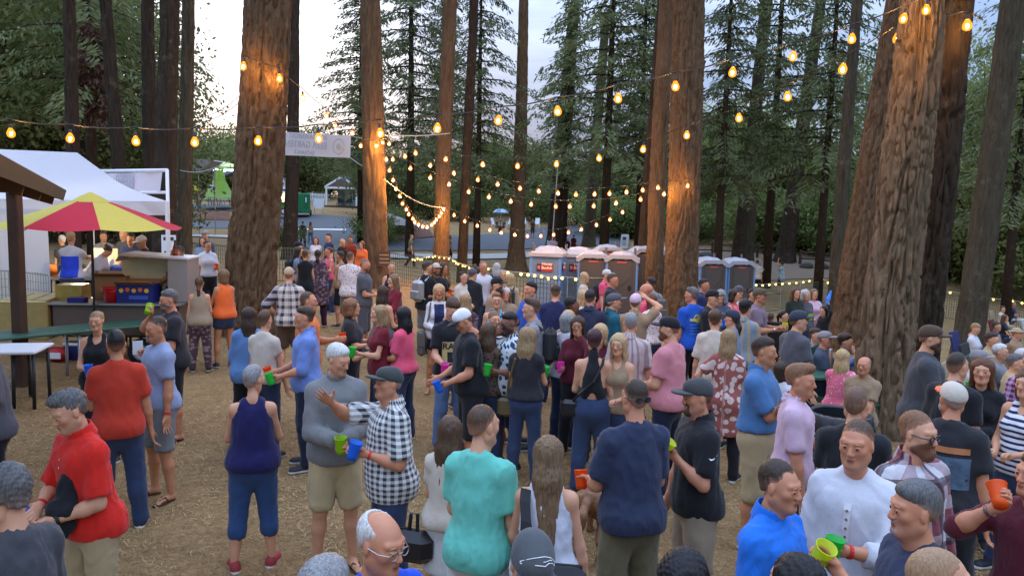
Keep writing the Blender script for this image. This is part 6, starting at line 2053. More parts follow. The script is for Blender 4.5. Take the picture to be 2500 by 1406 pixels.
def picket():
 A,B = at(752,491,100),at(803,492,99.5)
 o = empty('picket_fence',A);tag(o,"white picket fence left of the small house",'fence')
 d = B - A;n = int(d.length / .2)
 me = None
 for i in range(n):
  p = d * (i / n)
  if me is None:
   m = MB();m.prism([(-.05,0),(.05,0),(.05,.95),(0,1.05),(-.05,.95)],-.01,.01);q = m.build('picket',M_WHITE,o);me = q.data
  else:q = link('picket',me,o)
  q.location = p
 m = MB();m.box(d / 2 + Vector((0,.03,.3)),(d.length,.03,.07));m.box(d / 2 + Vector((0,.03,.8)),(d.length,.03,.07));m.build('rail',M_WHITE,o)
picket()
def trailer():
 d = 80;c = at(737,526,d);o = empty('cargo_trailer',(c.x,d,c.z),rad(14));tag(o,"green box trailer parked on the far tarmac",'trailer')
 gm = plain("trailer_green",srgb(28,116,72),.45,var=.06)
 m = MB();m.box((0,0,1.25),(1.7,3.6,2.0),bev=.05);m.build('body',gm,o)
 m = MB();m.box((.45,-1.81,1.35),(.4,.03,1.3));w = m.build('door',plain("trailer_green2",srgb(24,100,62),.45),o);m = MB();m.box((.45,-1.835,1.6),(.12,.02,.5));m.build('window',M_WHITE,w)
 for sx in (-.88,.88):
  m = MB();m.lathe([(0,-.1),(.3,-.1),(.33,0),(.3,.1),(0,.1)],14,M=Matrix.Translation((sx,.2,.33)) @ Matrix.Rotation(rad(90),4,'Y'));m.build('wheel',M_BLACK,o)
 m = MB();m.box((0,-2.3,.4),(.1,1.0,.1));m.build('tow_bar',M_BLACK,o)
trailer()
def food_truck():
 d = 78;c = at(672,524,d);o = empty('food_truck',(c.x,d,c.z),rad(4));tag(o,"lime green and white food truck, serving hatch lit, sign board above",'food truck')
 lg = plain("truck_lime",srgb(84,186,44),.4,var=.05)
 m = MB();m.box((0,0,.75),(3.6,1.9,.8),bev=.06);m.build('lower_body',lg,o)
 m = MB();m.box((0,0,1.75),(3.5,1.85,1.2),bev=.05);m.build('upper_body',M_WHITE,o)
 m = MB();m.box((.55,-.94,1.72),(1.3,.03,.85));h = m.build('hatch',glow("hatch_glow",(1.0,.82,.42),1.2),o)  # hatch panel emits light itself, standing in for a lit interior
 m = MB();m.box((.55,-1.12,1.27),(1.5,.4,.04));m.build('shelf',M_STEEL,o)
 m = MB();m.box((.55,-1.1,2.22),(1.5,.35,.05),M=Matrix.Rotation(rad(-20),4,'X'));m.build('hatch_flap',M_WHITE,o)
 for sx in (-1.1,1.05):
  m = MB();Rm = Matrix.Translation((sx,-.9,.36)) @ Matrix.Rotation(rad(90),4,'X');m.lathe([(0,-.1),(.33,-.1),(.36,0),(.33,.1),(0,.1)],16,M=Rm);w = m.build('wheel',M_BLACK,o)
  m = MB();m.lathe([(0,.12),(.2,.12),(.2,.1)],14,M=Rm);m.build('rim',M_WHITE,w)
 m = MB();m.box((.75,-.6,3.1),(2.1,.06,1.1));s = m.build('sign',plain("sign_white",(.72,.73,.70),.5),o)
 lettering('lettering',"SHAVED\nICE",.46,plain("sign_ink",srgb(54,84,96),.6),s,up_at(.75,-.64,3.28),bold=.012)
 for sx in (-.2,1.6):
  m = MB();m.box((sx,-.56,2.5),(.06,.06,.5));m.build('sign_post',M_STEEL,o)
food_truck()
wbp = at(778,520,84);t = empty('notice_board',wbp,rad(10));tag(t,"blank white notice board on a stand near the green trailer",'board')
m = MB();m.box((0,0,1.0),(1.1,.05,1.1));m.build('panel',M_WHITE,t)
for sx in (-.45,.45):
 m = MB();m.box((sx,0,.3),(.07,.07,.7));m.build('leg',M_GALV,t)
def ride():
 d = 90;c = at(536,492,d);o = empty('swing_ride',(c.x,d,c.z));tag(o,"lime green fairground swing ride with blue-white light strips",'fairground ride')
 lg = plain("ride_lime",srgb(150,184,84),.4);lp = glow("ride_strip",(.62,.78,1.0),3.5)
 m = MB();m.lathe([(1.9,.2),(1.3,1.4),(.75,2.4),(.5,3.6)],8);m.build('tower',lg,o)
 m = MB();m.lathe([(2.1,0),(2.1,.2),(0,.2)],16);m.build('platform',M_STEEL,o)
 m = MB();m.lathe([(4.3,3.75),(4.3,3.85),(.3,4.6),(0,4.6)],16);m.build('canopy',lg,o)
 for k in range(8):
  a = 2 * math.pi * k / 8 + .2
  m = MB();m.box((math.cos(a) * 2.5,math.sin(a) * 2.5,3.62),(3.2,.1,.1),M=Matrix.Rotation(a,4,'Z'));m.build('light_strip',lp,o)
  s = MB();x,y = math.cos(a) * 3.9,math.sin(a) * 3.9
  s.tube([(x,y,3.7),(x * 1.05,y * 1.05,1.5)],.025,4);s = s.build('swing_chain',M_STEEL,o)
  q = MB();q.box((x * 1.05,y * 1.05,1.2),(.5,.5,.1));q.box((x * 1.12,y * 1.12,1.5),(.4,.4,.6));q.build('swing_seat',plain("ride_yellow",srgb(226,206,60),.4) if k % 2 else M_WHITE,s)
ride()
for px,py,dd,w,lb,col in [(490,412,60,1.7,"pale awning edge right of the greyish trunk",srgb(178,168,164)),(556,424,105,3.4,"blue-grey roof peak beside the massive trunk",srgb(110,116,132))]:
 c = at(px,py,dd);t = empty('awning',(c.x,dd,c.z));tag(t,lb,'awning')
 m = MB();m.prism([(-w * .5,-.1),(-w * .45,.7),(w * .5,.7),(w * .55,.62),(-w * .2,-.35)],0,2.2);m.build('sheet',plain("awning_" + str(px),col,.8),t)
 for sx in (-.35,.4):
  m = MB();m.tube([(sx * w,1,.1),(sx * w,1,G(c.x,dd) - c.z)],.05,6);m.build('pole',M_STEEL,t)
def picnic(px,py,dd,lb,sc=1.0,mt=None,rz=0.0,group='picnic tables on the far tarmac'):
 c = at(px,py,dd);o = empty('picnic_table',(c.x,dd,c.z),rz);tag(o,lb,'picnic table',group)
 mt = mt or M_WOOD
 for k in range(4):
  m = MB();m.box((0,-.28 + k * .185,.74),(1.8,.175,.04));m.build('plank',mt,o)
 for s in (-1,1):
  m = MB();m.box((0,s * .68,.44),(1.8,.25,.04));m.build('bench',mt,o)
 for sx in (-.65,.65):
  m = MB();m.box((sx,0,.40),(.06,1.5,.08))
  for s in (-1,1):m.box((sx + .04,s * .42,.36),(.05,.09,.82),M=Matrix.Rotation(rad(-28 * s),4,'X'))
  m.build('leg_frame',mt,o)
 return o
picnic(502,500,78,"dark picnic table on the far tarmac left of the ride");picnic(528,502,77,"white-clothed picnic table nearest the massive trunk on the far tarmac",mt=plain("bleached_wood",srgb(170,150,160),.8));picnic(548,501,82,"picnic table half hidden by the massive trunk on the far tarmac")
# small canopy and blue parasol with chairs on the far bank
c = on_ground(945,588,0,30);t = empty('canopy_tent',c);tag(t,"low white canopy behind the string-light trunk on the mulch island",'tent')
e0,e1,pk = at(862,545,c.y),at(1018,547,c.y),at(925,518,c.y)
m = MB();hx = (e1.x - e0.x) / 2;cxm = (e0.x + e1.x) / 2 - c.x;ez = e0.z - c.z;pz_ = pk.z - c.z
m.add([(cxm - hx,-1.5,ez),(cxm + hx,-1.5,ez - .05),(cxm + hx,1.5,ez),(cxm - hx,1.5,ez),(cxm - .3,0,pz_),(cxm + .1,0,pz_)],[(0,1,5,4),(1,2,5),(2,3,4,5),(3,0,4)]);m.build('roof',plain("canopy_pink",srgb(216,200,196),.8,trans=.3),t)
for sx in (-1,1):
 m = MB();m.tube([(cxm + sx * hx * .95,-1.4,ez),(cxm + sx * hx * .95,-1.4,-.2)],.03,6);m.build('leg',M_WHITE,t)
def lawn_chair(pos,rz,label,mt,group=None,fold=False,name='lawn_chair'):
 o = empty(name,pos,rz);tag(o,label,'chair',group)
 # faces -y
 m = MB();m.box((0,0,.40),(.5,.48,.035),bev=.012);m.build('seat',mt,o)
 m = MB();m.box((0,.30,.72),(.5,.04,.66),M=Matrix.Rotation(rad(-16),4,'X'),bev=.012);m.build('backrest',mt,o)
 for sx in (-.26,.26):
  fm = M_BLACK if fold else mt
  if fold:
   m = MB();m.tube([(sx,-.26,0),(sx,.26,.46)],.014,6);m.build('leg',fm,o);m = MB();m.tube([(sx,.28,0),(sx,-.24,.46)],.014,6);m.build('leg',fm,o)
  else:
   m = MB();m.box((sx,-.22,.2),(.05,.05,.4));m.build('leg',fm,o);m = MB();m.box((sx,.22,.2),(.05,.05,.4));m.build('leg',fm,o)
  m = MB();m.box((sx,.0,.62),(.06,.5,.03),bev=.01);m.build('armrest',fm,o)
  m = MB();m.tube([(sx,-.22,.42),(sx,-.22,.61)],.014,6);m.build('arm_support',fm,o)
 return o
bp = on_ground(1222,555,0,30);t = empty('parasol',bp);tag(t,"small pale blue parasol over a table beyond the road",'umbrella')
zz = at(1222,510,bp.y).z - bp.z;ze = at(1222,519,bp.y).z - bp.z;Rr = at(1243,515,bp.y).x - bp.x
m = MB();m.tube([(0,0,0),(0,0,zz)],.03,6);m.build('pole',M_WHITE,t)
for k in range(8):
 a0,a1 = 2 * math.pi * k / 8,2 * math.pi * (k + 1) / 8
 m = MB();m.add([(0,0,zz),(Rr * .6 * math.cos(a0),Rr * .6 * math.sin(a0),(zz + ze) / 2 + .12),(Rr * .6 * math.cos(a1),Rr * .6 * math.sin(a1),(zz + ze) / 2 + .12),(Rr * math.cos(a0),Rr * math.sin(a0),ze),(Rr * math.cos(a1),Rr * math.sin(a1),ze)],[(0,1,2),(1,3,4,2)])
 m.build('panel',plain("parasol_blue",srgb(126,160,196),.8,trans=.3) if k % 2 else plain("parasol_pale",srgb(190,206,220),.8,trans=.3),t)
t = empty('garden_table',bp + Vector((0,.1,0)));tag(t,"dark garden table under the pale blue parasol",'table')
m = MB();m.lathe([(0,.7),(.6,.7),(.6,.74),(0,.74)],16);m.build('tabletop',M_BLACK,t)
for a in range(4):m = MB();m.tube([(.4 * math.cos(a * 1.57),.4 * math.sin(a * 1.57),.7),(.5 * math.cos(a * 1.57),.5 * math.sin(a * 1.57),0)],.025,5);m.build('leg',M_BLACK,t)
for px,py,rz,lb in [(1208,557,60,"white lawn chair left of the blue parasol's pole"),(1238,557,-60,"white lawn chair right of the blue parasol's pole"),(1281,555,20,"white lawn chair right after the flared trunk beyond the road"),(1311,556,-10,"white lawn chair farther right beyond the road, beside a standing person")]:
 lawn_chair(on_ground(px,py,0,30),rad(rz),lb,M_WHITE,'white lawn chairs beyond the road')
# folding board sign
sp = on_ground(1525,607,0,30);t = empty('sandwich_board',sp,rad(-22));tag(t,"white folding board sign on the grass behind the toilets",'sign')
sh = (at(1525,572,sp.y).z - sp.z);sw_ = .62
for s in (-1,1):
 m = MB();m.box((0,s * .2,sh / 2),(sw_,.03,sh),M=Matrix.Rotation(rad(12 * s),4,'X'),bev=.01);q = m.build('panel',M_WHITE,t)
 if s < 0:
  m = MB();Mx = Matrix.Translation((0,-.235,sh * .5)) @ Matrix.Rotation(rad(-12),4,'X')
  m.box(Mx @ Vector((0,0,.26)),(.3,.006,.26),M=Matrix.Rotation(rad(-12),4,'X'));m.build('picture',plain("sign_blue",srgb(60,74,110),.6),q)
  m = MB()
  for k in range(4):m.box(Mx @ Vector((0,0,.02 - k * .1)),(.4,.006,.03),M=Matrix.Rotation(rad(-12),4,'X'))
  m.build('print',plain("sign_grey",srgb(110,114,130),.6),q)
# rail fence on the right bank
def rail_fence(pts,lb):
 P = [on_ground(px,py,1.0,30) for px,py in pts];o = empty('rail_fence',P[0]);tag(o,lb,'fence');b = P[0]
 for i,p in enumerate(P):
  m = MB();m.box(p - b + Vector((0,0,.5)),(.16,.16,1.15));m.build('post',M_WOOD,o)
  if i:
   for zz in (.45,.9):m = MB();m.tube([P[i - 1] - b + Vector((0,0,zz)),p - b + Vector((0,0,zz + .03))],.06,7);m.build('rail',M_WOOD,o)
rail_fence([(1690,592),(1740,594),(1790,596),(1850,598),(1900,600)],"weathered two-rail wooden fence behind the right pair of toilets")
rail_fence([(1955,612),(2010,616),(2065,622)],"short rail fence left of the wide leaning trunk")
for px,py,r,lb in [(1720,632,.55,"mossy boulder behind the right pair of toilets"),(1968,655,.4,"dark boulder on the dirt path's far edge"),(2005,657,.35,"small dark boulder beside the wide leaning trunk"),(1690,628,.4,"boulder hard against the orange-lit trunk")]:
 c = on_ground(px,py,0,30);V,Q = uvs((0,0,0),(r * 1.3,r,r * .75),16,12)
 V = V + unit(V) * (wavy(V,px,(3,3,3)) * r * .22)[:,None]
 t = link('boulder',np_mesh('boulder',V,Q,[plain("rock",srgb(70,66,58),.9,var=.3,bump=.6,bscale=12)]));t.location = c + Vector((0,0,r * .3));tag(t,lb,'rock')
def far_house(px,py,dd,w,h,lb):
 c = at(px,py,dd);o = empty('house',(c.x,dd,c.z));tag(o,lb,'house')
 m = MB();m.box((0,2,-1.0),(w,4,2.6));m.build('wall',plain("far_wall",srgb(150,152,150),.8),o)
 m = MB();m.prism([(-w / 2 - .4,.3),(-w / 2 - .4,.42),(-w * .25,h),(w * .25,h),(w / 2 + .4,.42),(w / 2 + .4,.3)],-.5,4.5);m.build('roof',plain("far_roof",srgb(104,106,110),.85),o)
 for k in range(3):
  m = MB();m.box((-w * .3 + k * w * .3,-.02,-.8),(w * .12,.06,.9));q = m.build('window',M_WHITE,o);m = MB();m.box((-w * .3 + k * w * .3,-.06,-.8),(w * .09,.03,.7));m.build('pane',plain("pane",(.12,.14,.16),.1),q)
far_house(2030,446,95,7,1.6,"long low house with a grey roof on the hill at right");far_house(1205,418,120,7,2.0,"grey house behind the trees left of the middle trunks")
# ------------------------------------------------------------------ string lights
def bulb_meshes():
 core = glow("filament",(1.0,.46,.11),1500)
 m,nt,p = new_mat("amber_halo_glass")
 e = nd(nt,"ShaderNodeEmission");e.inputs["Color"].default_value = (1.0,.25,.018,1);e.inputs["Strength"].default_value = 1.25  # globe itself emits orange: halo round the filament painted into the glass
 t = nd(nt,"ShaderNodeBsdfTransparent");ms = nd(nt,"ShaderNodeMixShader");ms.inputs[0].default_value = .7
 o = nt.nodes["Material Output"];lk(nt,t.outputs[0],ms.inputs[1]);lk(nt,e.outputs[0],ms.inputs[2]);lk(nt,ms.outputs[0],o.inputs["Surface"])
 sk = MB();sk.lathe([(0,.0),(.018,.0),(.02,-.05),(.026,-.06),(0,-.06)],10)
 g = MB();g.lathe([(.022,-.055),(.030,-.075),(.052,-.115),(.058,-.145),(.050,-.18),(.026,-.20),(0,-.205)],12)
 c = MB();c.lathe([(0,-.115),(.015,-.125),(.020,-.145),(.015,-.165),(0,-.175)],8)
 r = []
 for mb,nm,mt in ((sk,'socket',M_BLACK),(g,'bulb',m),(c,'filament',core)):
  o_ = mb.build(nm,mt,None,smooth=True);me = o_.data;bpy.data.objects.remove(o_);r.append(me)
 return r
ME_SOCK,ME_BULB,ME_FIL = bulb_meshes()
M_CABLE = plain("cable",(.02,.02,.02),.6)
def string_light(label,pts,ends=(),drop=.16,sc=None,group='string lights over the beer garden'):
 """pts: (px, py, depth) of each glowing bulb; ends: extra cable points before and after"""
 sc = sc or (.85 if pts[0][2] < 12 and pts[-1][2] < 12 else 1.1)
 W = [at(px,py,d) + Vector((0,0,.145 * sc)) for px,py,d in pts]
 o = empty('string_light',W[0]);tag(o,label,'string light',group);b = W[0]
 cab = [q + Vector((0,0,.06)) for q in W]
 pre = [at(*e) for e in ends[:1] if e];post = [at(*e) for e in ends[1:] if e]
 line = pre + cab + post
 fine = []
 for i in range(len(line) - 1):
  A,B = line[i],line[i + 1]
  for k in range(4):
   t = k / 4;q = A + (B - A) * t;q.z -= .035 * math.sin(math.pi * t) * min(1,(B - A).length);fine.append(q - b)
 fine.append(line[-1] - b)
 m = MB();m.tube(fine,.009,5);m.build('cable',M_CABLE,o)
 for q in W:
  s = link('socket',ME_SOCK,o);s.location = q - b;s.scale = (sc,) * 3
  m = MB();
  h = link('bulb',ME_BULB,s);f = link('filament',ME_FIL,s)
  s.rotation_euler = (random.uniform(-.15,.15),random.uniform(-.15,.15),0)
 return o
lin = lambda L,d0,d1:[(x,y,d0 + (d1 - d0) * i / (len(L) - 1)) for i,(x,y) in enumerate(L)]
string_light("nearest string of large bulbs running across the whole picture to the biggest trunk",
 lin([(25,327),(172,340),(330,347),(476,349),(633,346),(777,340),(926,328),(1069,316),(1219,297),(1360,274),(1509,243),(1648,213),(1790,180),(1938,140),(2080,97),(2210,48),(2262,27)],9.9,9.72),((-120,296,9.9),(2290,0,9.8)))
string_light("second string of bulbs from behind the biggest trunk to the string-light trunk",
 [(2360,65,11.0),(2190,97,11.4)] + lin([(2060,172),(1920,238),(1802,290),(1677,332),(1571,366),(1461,388),(1359,402),(1264,407),(1177,403),(1090,390),(1014,375),(951,352)],11.6,25.3),((2400,50,11.0),(930,340,25.8)))
string_light("string of bulbs from the string-light trunk under the two longest to the orange-lit trunk",
 lin([(959,390),(1002,412),(1052,435),(1097,451),(1145,469),(1194,482),(1248,493),(1298,500),(1356,505),(1391,505),(1450,504),(1505,497),(1563,488),(1622,475)],25.6,25.2),((935,375,25.8),(1640,466,25.0)))
string_light("string of bulbs that ends glowing on the face of the orange-lit trunk",
 lin([(989,383),(1052,405),(1108,424),(1167,440),(1216,451),(1269,461),(1314,468),(1362,473),(1406,476),(1452,475),(1489,474),(1530,470),(1568,465),(1607,459),(1680,455)],25.2,24.5),((940,362,25.8),(1700,440,24.6)))
string_light("drooping string of bulbs from the loop trunk low over the portable toilets",
 lin([(1109,526),(1136,541),(1165,552),(1195,562),(1225,569),(1257,574),(1288,577),(1321,577),(1353,574),(1388,568),(1420,561),(1455,550),(1488,537),(1519,519)],30.6,28.6),((1080,505,31),(1560,500,28.8)))
string_light("loose hanging loop of close bulbs between two trunks left of the middle",
 lin([(941,390),(951,417),(959,441),(968,462),(977,480),(983,498),(992,512),(999,524),(1007,535),(1014,543),(1022,549),(1031,554),(1043,555),(1053,550),(1060,544),(1066,537),(1071,529),(1076,521),(1083,512)],25.6,30.6),((930,372,25.8),(1088,500,31)))
string_light("string of bulbs from the massive trunk past the banner to the string-light trunk",
 [(597,165,14.75),(682,194,15.1),(739,241,18.0),(796,284,21.0),(819,307,22.5),(859,326,24.0),(882,357,25.2),(920,357,25.9),(933,349,25.9)],((590,150,14.9),(925,330,25.8)))
def rope(label,A,B,sag,r=.012):
 a,b_ = at(*A),at(*B);m = MB();m.tube([a + (b_ - a) * t - Vector((0,0,sag * math.sin(math.pi * t))) - a for t in np.linspace(0,1,14)],r,5)
 o = m.build('rope',plain("rope",(.45,.42,.38),.9),None);o.location = a;tag(o,label,'rope','ropes and wires between the trunks')
rope("pale rope from the string-light trunk down to the loop trunk",(938,438,25.9),(1088,508,31),.25,.02)
rope("pale rope between the string-light trunk and the trunk on its right",(940,331,26),(1098,326,31),.05,.02)
rope("thin rope from the greyish trunk to the massive trunk above the ride",(440,416,22),(560,395,15.2),.12,.008)
rope("overhead wire across the bright gap of sky",(452,290,60),(600,222,60),.6,.03)
rope("overhead wire a little lower across the bright gap of sky",(452,300,60),(600,238,60),.6,.03)
rope("white cable hanging down the dark trunk left of the toilets",(1362,400,44),(1348,590,44),.0,.03)
# small globes along the fence tops
M_GLOBE = glow("fence_globe",(1.0,.66,.12),2.6)
g_ = MB();g_.lathe([(0,.045),(.03,.034),(.045,0),(.03,-.034),(0,-.045)],8);o_ = g_.build('bulb',M_GLOBE,None,smooth=True);ME_GLOBE = o_.data;bpy.data.objects.remove(o_)
def fence_lights(label,L,sc=1.0,zoff=1.16):
 P = [on_ground(px,py,zoff) + Vector((0,-.06,zoff)) for px,py in L]
 o = empty('string_light',P[0]);tag(o,label,'string light','globe lights along the mesh fences');b = P[0]
 m = MB();m.tube([p - b + Vector((0,0,.05)) for p in P],.010,5);m.build('cable',plain("cable_white",(.5,.48,.42),.6),o)
 for p in P:
  q = link('bulb',ME_GLOBE,o);q.location = p - b;q.scale = (sc,) * 3
fence_lights("small globes on the fence from the string-light trunk to the loop trunk",[(1008,634),(1014,635),(1020,632),(1026,634),(1031,634),(1042,629),(1047,628),(1058,628),(1063,626),(1073,629),(1085,630),(1096,632)],.55)
fence_lights("small globes on the fence right of the loop trunk",[(1096,632),(1106,637),(1110,639),(1114,643),(1119,645),(1130,649),(1136,650),(1146,654)],.6)
fence_lights("large yellow globes along the fence before the grey-backed toilets",[(1191,657),(1206,659),(1240,666),(1272,669),(1289,671),(1305,673),(1322,675),(1338,680),(1355,678),(1372,679),(1405,682),(1557,681)],1.0)
fence_lights("bright globes along the fence right of the toilets up to the wide leaning trunk",[(1828,696),(1845,696),(1861,697),(1877,695),(1893,694),(1909,693),(1926,692),(1943,691),(1960,689),(1975,686),(2008,682),(2020,690)],1.1)
fence_lights("bright globes along the fence behind the lawn chairs",[(2295,714),(2318,714),(2372,721),(2400,725),(2423,731),(2447,733),(2470,735),(2493,740)],1.2)
# ------------------------------------------------------------------ the crowd
_CL = {
 'white':(srgb(200,198,202),),'cream':(srgb(198,184,166),),'black':((.012,.012,.014),),'soft_black':((.022,.021,.024),),'charcoal':(srgb(74,74,78),'heather'),'dkgrey':(srgb(62,62,64),'heather'),'grey':(srgb(122,122,124),'heather'),
 'fleece':(srgb(112,112,110),'heather'),'bluegrey':(srgb(128,138,162),'heather'),'redpolo':(srgb(214,38,26),),'orangered':(srgb(184,54,34),),'navy':(srgb(30,28,76),),'navytee':(srgb(40,46,66),'heather'),'navyplain':(srgb(34,42,78),),'teal':(srgb(104,190,168),),'royal':(srgb(28,74,190),),
 'brightblue':(srgb(34,112,206),),'bluetee':(srgb(30,82,176),),'lightblue':(srgb(108,132,190),),'denimshirt':(srgb(70,108,150),),'tunic':(srgb(84,116,158),'heather'),'pinkshirt':(srgb(206,172,186),),'pinktee':(srgb(186,116,120),'heather'),'hotpink':(srgb(222,84,112),),
 'maroon':(srgb(108,24,36),),'wine':(srgb(84,20,34),),'purple':(srgb(60,40,52),),'plum':(srgb(54,22,44),),'orange':(srgb(226,104,46),),'orangetee':(srgb(214,116,52),),'tan':(srgb(150,124,96),),'khaki':(srgb(168,146,108),),'olive':(srgb(112,104,76),),'stone':(srgb(150,134,110),),'sand':(srgb(186,166,124),),
 'lightgrey':(srgb(186,184,180),'heather'),'greyshorts':(srgb(116,118,116),),'brown':(srgb(78,60,44),),'dkbrown':(srgb(48,36,30),),'forest':(srgb(30,40,32),),'tealshirt':(srgb(20,88,104),),'mauve':(srgb(110,96,106),'heather'),'yellow':(srgb(220,200,110),),'pinkcap':(srgb(206,176,190),),'tancap':(srgb(176,152,120),),'skyblue':(srgb(110,170,190),'floral',srgb(36,60,84)),
 'jeans':(srgb(44,56,82),'denim'),'dkjeans':(srgb(24,30,48),'denim'),'ltjeans':(srgb(84,106,140),'denim'),'capjeans':(srgb(42,66,104),'denim'),'rust':(srgb(150,60,40),),
 'gingham':(srgb(218,216,210),'check',srgb(58,58,60),1.0),'redplaid':(srgb(206,200,202),'plaid',srgb(120,26,40),.62,srgb(40,22,36)),'navyplaid':(srgb(46,46,74),'plaid',srgb(206,196,180),.95),'purpleplaid':(srgb(196,150,180),'check',srgb(84,30,70),.8),'stripeshirt':(srgb(196,176,170),'vstripe',srgb(128,112,110),.8),
 'sailor':(srgb(220,218,220),'hstripe',srgb(36,40,78),1.1),'aloha':(srgb(214,220,220),'floral',srgb(52,70,96),1.0),'redfloral':(srgb(222,208,200),'dots',srgb(120,40,40),1.0),'pinkprint':(srgb(222,110,134),'dots',srgb(236,176,186),.8),'darkfloral':(srgb(70,52,58),'floral',srgb(128,104,112),.8),'leopard':(srgb(96,74,58),'floral',(.02,.016,.014),1.8),
 'camo':(srgb(88,78,58),'camo',srgb(42,40,28),1.0),'navycheck':(srgb(46,54,82),'check',srgb(36,38,52),1.4),'rustdress':(srgb(150,84,74),'floral',srgb(206,184,172),.7),'ethnic':(srgb(120,140,150),'vstripe',srgb(186,140,80),.5),'greyblue':(srgb(120,136,154),),'slate':(srgb(66,76,92),),'mesh_white':(srgb(226,222,222),),'orangecap':(srgb(236,112,66),),'palegreen':(srgb(176,206,190),'camo',srgb(120,110,150),.8)}
def C(n):
 if isinstance(n,tuple):return cloth(str(n),n)
 c = _CL[n]
 if len(c) == 1:return cloth(n,c[0])
 return cloth(n,c[0],c[1],c[2] if len(c) > 2 else None,c[3] if len(c) > 3 else 1.0,c[4] if len(c) > 4 else None)
def tee(n,**k):d = dict(m=C(n),sleeve=.72,hem=.86);d.update(k);return d
def ls(n,**k):d = dict(m=C(n),sleeve=2,hem=.86);d.update(k);return d
def shirt(n,**k):d = dict(m=C(n),sleeve=.78,hem=.85,kind='shirt',collar=1,loose=.018);d.update(k);return d
def lshirt(n,**k):d = dict(m=C(n),sleeve=2,hem=.85,kind='shirt',collar=1,loose=.016);d.update(k);return d
def tank(n,**k):d = dict(m=C(n),sleeve=0,hem=.90,kind='tank');d.update(k);return d
def wtop(n,**k):d = dict(m=C(n),sleeve=.5,hem=.92);d.update(k);return d
def bot(n,kind='pants',**k):return dict(m=C(n),kind=kind,**k)
CUPC = {'green':srgb(60,214,84),'lime':srgb(176,222,24),'yellow':srgb(226,236,40),'orange':srgb(246,104,26),'blue':srgb(40,132,232),'pink':srgb(240,74,190),'rose':srgb(226,150,160)}
def cup_mesh(col):
 key = ('cup',col)
 if key in _mc:return _mc[key]
 m = MB();m.lathe([(0,-.055),(.030,-.055),(.0335,-.03),(.041,.056),(.044,.060),(.0405,.061),(.032,-.028),(.028,-.05),(0,-.05)],18)
 m = MB().add(m.v,m.f)
 o = m.build('plastic_cup',plain('cup_' + col,CUPC[col],.35,var=.03,trans=.45,spec=.5),None,smooth=True)
 me = o.data;bpy.data.objects.remove(o);_mc[key] = me
 return me
def cup(pos,axis,col,label,parent=None):
 o = link('plastic_cup',cup_mesh(col));o.rotation_euler = Vector(axis).to_track_quat('Z','Y').to_euler();o.location = Vector(pos) + Vector(axis) * .012
 o.scale = (1.1,1.1,1.1)
 tag(o,label,'cup','bright plastic cups in the crowd')
 return o
RED_BAND = plain("band_red",srgb(206,40,34),.5);GRP = 'people in the crowd'
WHO = {}
def pr(px,py,h,face,label,who=None,sex='m',g=0.0,skin='fair',hair=('short','brown'),head=(0,0),top=None,bottom=None,shoes=('shoe','black','white'),arms=('down','down'),cups=(),D=None,group=GRP,lod=None,far=0,pose='stand',**kw):
 hh = h
 if pose == 'sit':hh = .8 * h / 1.75 + .50
 if pose == 'ground':hh = .80 * h / 1.75 + .13
 if D is None:P = on_ground(px,py,hh + .012,far)
 else:
  q = at(px,py,D);P = Vector((q.x,q.y,G(q.x,q.y)))
  if pose == 'stand':h = min(max(q.z - P.z,1.05 if sex == 'k' else 1.45),2.0)
 dist = P.y
 lod = 0 if dist < 4.6 or (lod == 0 and dist < 4.9) else 1 if dist < 9.8 or (lod == 1 and dist < 14) else 2
 yaw = rad(face) - math.atan2(P.x,P.y)
 root,gl,info = person(P,yaw,h,label,group,sex=sex,lod=lod,g=g,skin=skin,hair=hair,head=head,top=top,bottom=bottom,shoes=shoes,arms=arms,pose=pose,**kw)
 # bring the head, not the feet, over the chosen spot when the figure leans
 if pose == 'stand' and (kw.get('lean') or kw.get('side')):
  o_ = Matrix.Rotation(yaw,4,'Z') @ Vector(info['P_'](info['hp']));dl = Vector((-o_.x,-o_.y,0))
  dl.z = G(P.x + dl.x,P.y + dl.y) - P.z
  root.location = P + dl;info['M'] = Matrix.Translation(dl) @ info['M'];gl = [(c + dl,t,sd) for c,t,sd in gl]
 for (c,t,sd),col in zip(gl,cups):
  if col:cup(c,t,col,"%s plastic cup held by %s" % (col,who))
 info['root'] = root
 if who:WHO[who] = info
 return info
J = bot('jeans');DJ = bot('dkjeans');KS = bot('sand','shorts');BS = bot('black','shorts');BP = bot('black')
# ---- nearest, along the bottom edge and the first rows
pr(22,1143,1.76,-140,"person in charcoal T-shirt with curly greying hair, seen from behind at the lower left",'the curly haired man at lower left',hair=('messy','saltpep'),top=tee('dkgrey'),bottom=J,g=.35,head=(0,12))
pr(168,948,1.78,-62,"man in bright red polo and khaki trousers striding left, black jacket under his arm",'the man in the red polo',hair=('spiky','saltpep'),head=(-8,14),top=shirt('redpolo',sleeve=.85,cm=C('redpolo')),bottom=bot('khaki'),arms=('front',((.06,-.27,1.13),(.8,.3,-.7),'grip',(0,-.5,.8))),cups=('blue',),g=.1,lean=8,pose='stand',watch=[(1,M_BLACK)],wrist=[(-1,RED_BAND)],lod=0)
pr(283,806,1.77,178,"man in plain orange-red T-shirt and jeans with short black hair, back turned",None,hair=('short','black'),top=tee('orangered',loose=.022),bottom=J,arms=('front','down'),g=.3,skin='tan')
pr(386,771,1.78,-66,"man in heathered blue-grey T-shirt, grey shorts and flip-flops, looking left",None,hair=('crew','dkbrown'),head=(0,8),top=tee('bluegrey',hem=.88),bottom=bot('greyshorts','shorts'),shoes=('flip','brown'),arms=('down','down'),wrist=[(1,RED_BAND)],skin='tan',beard=('stubble','dkbrown'))
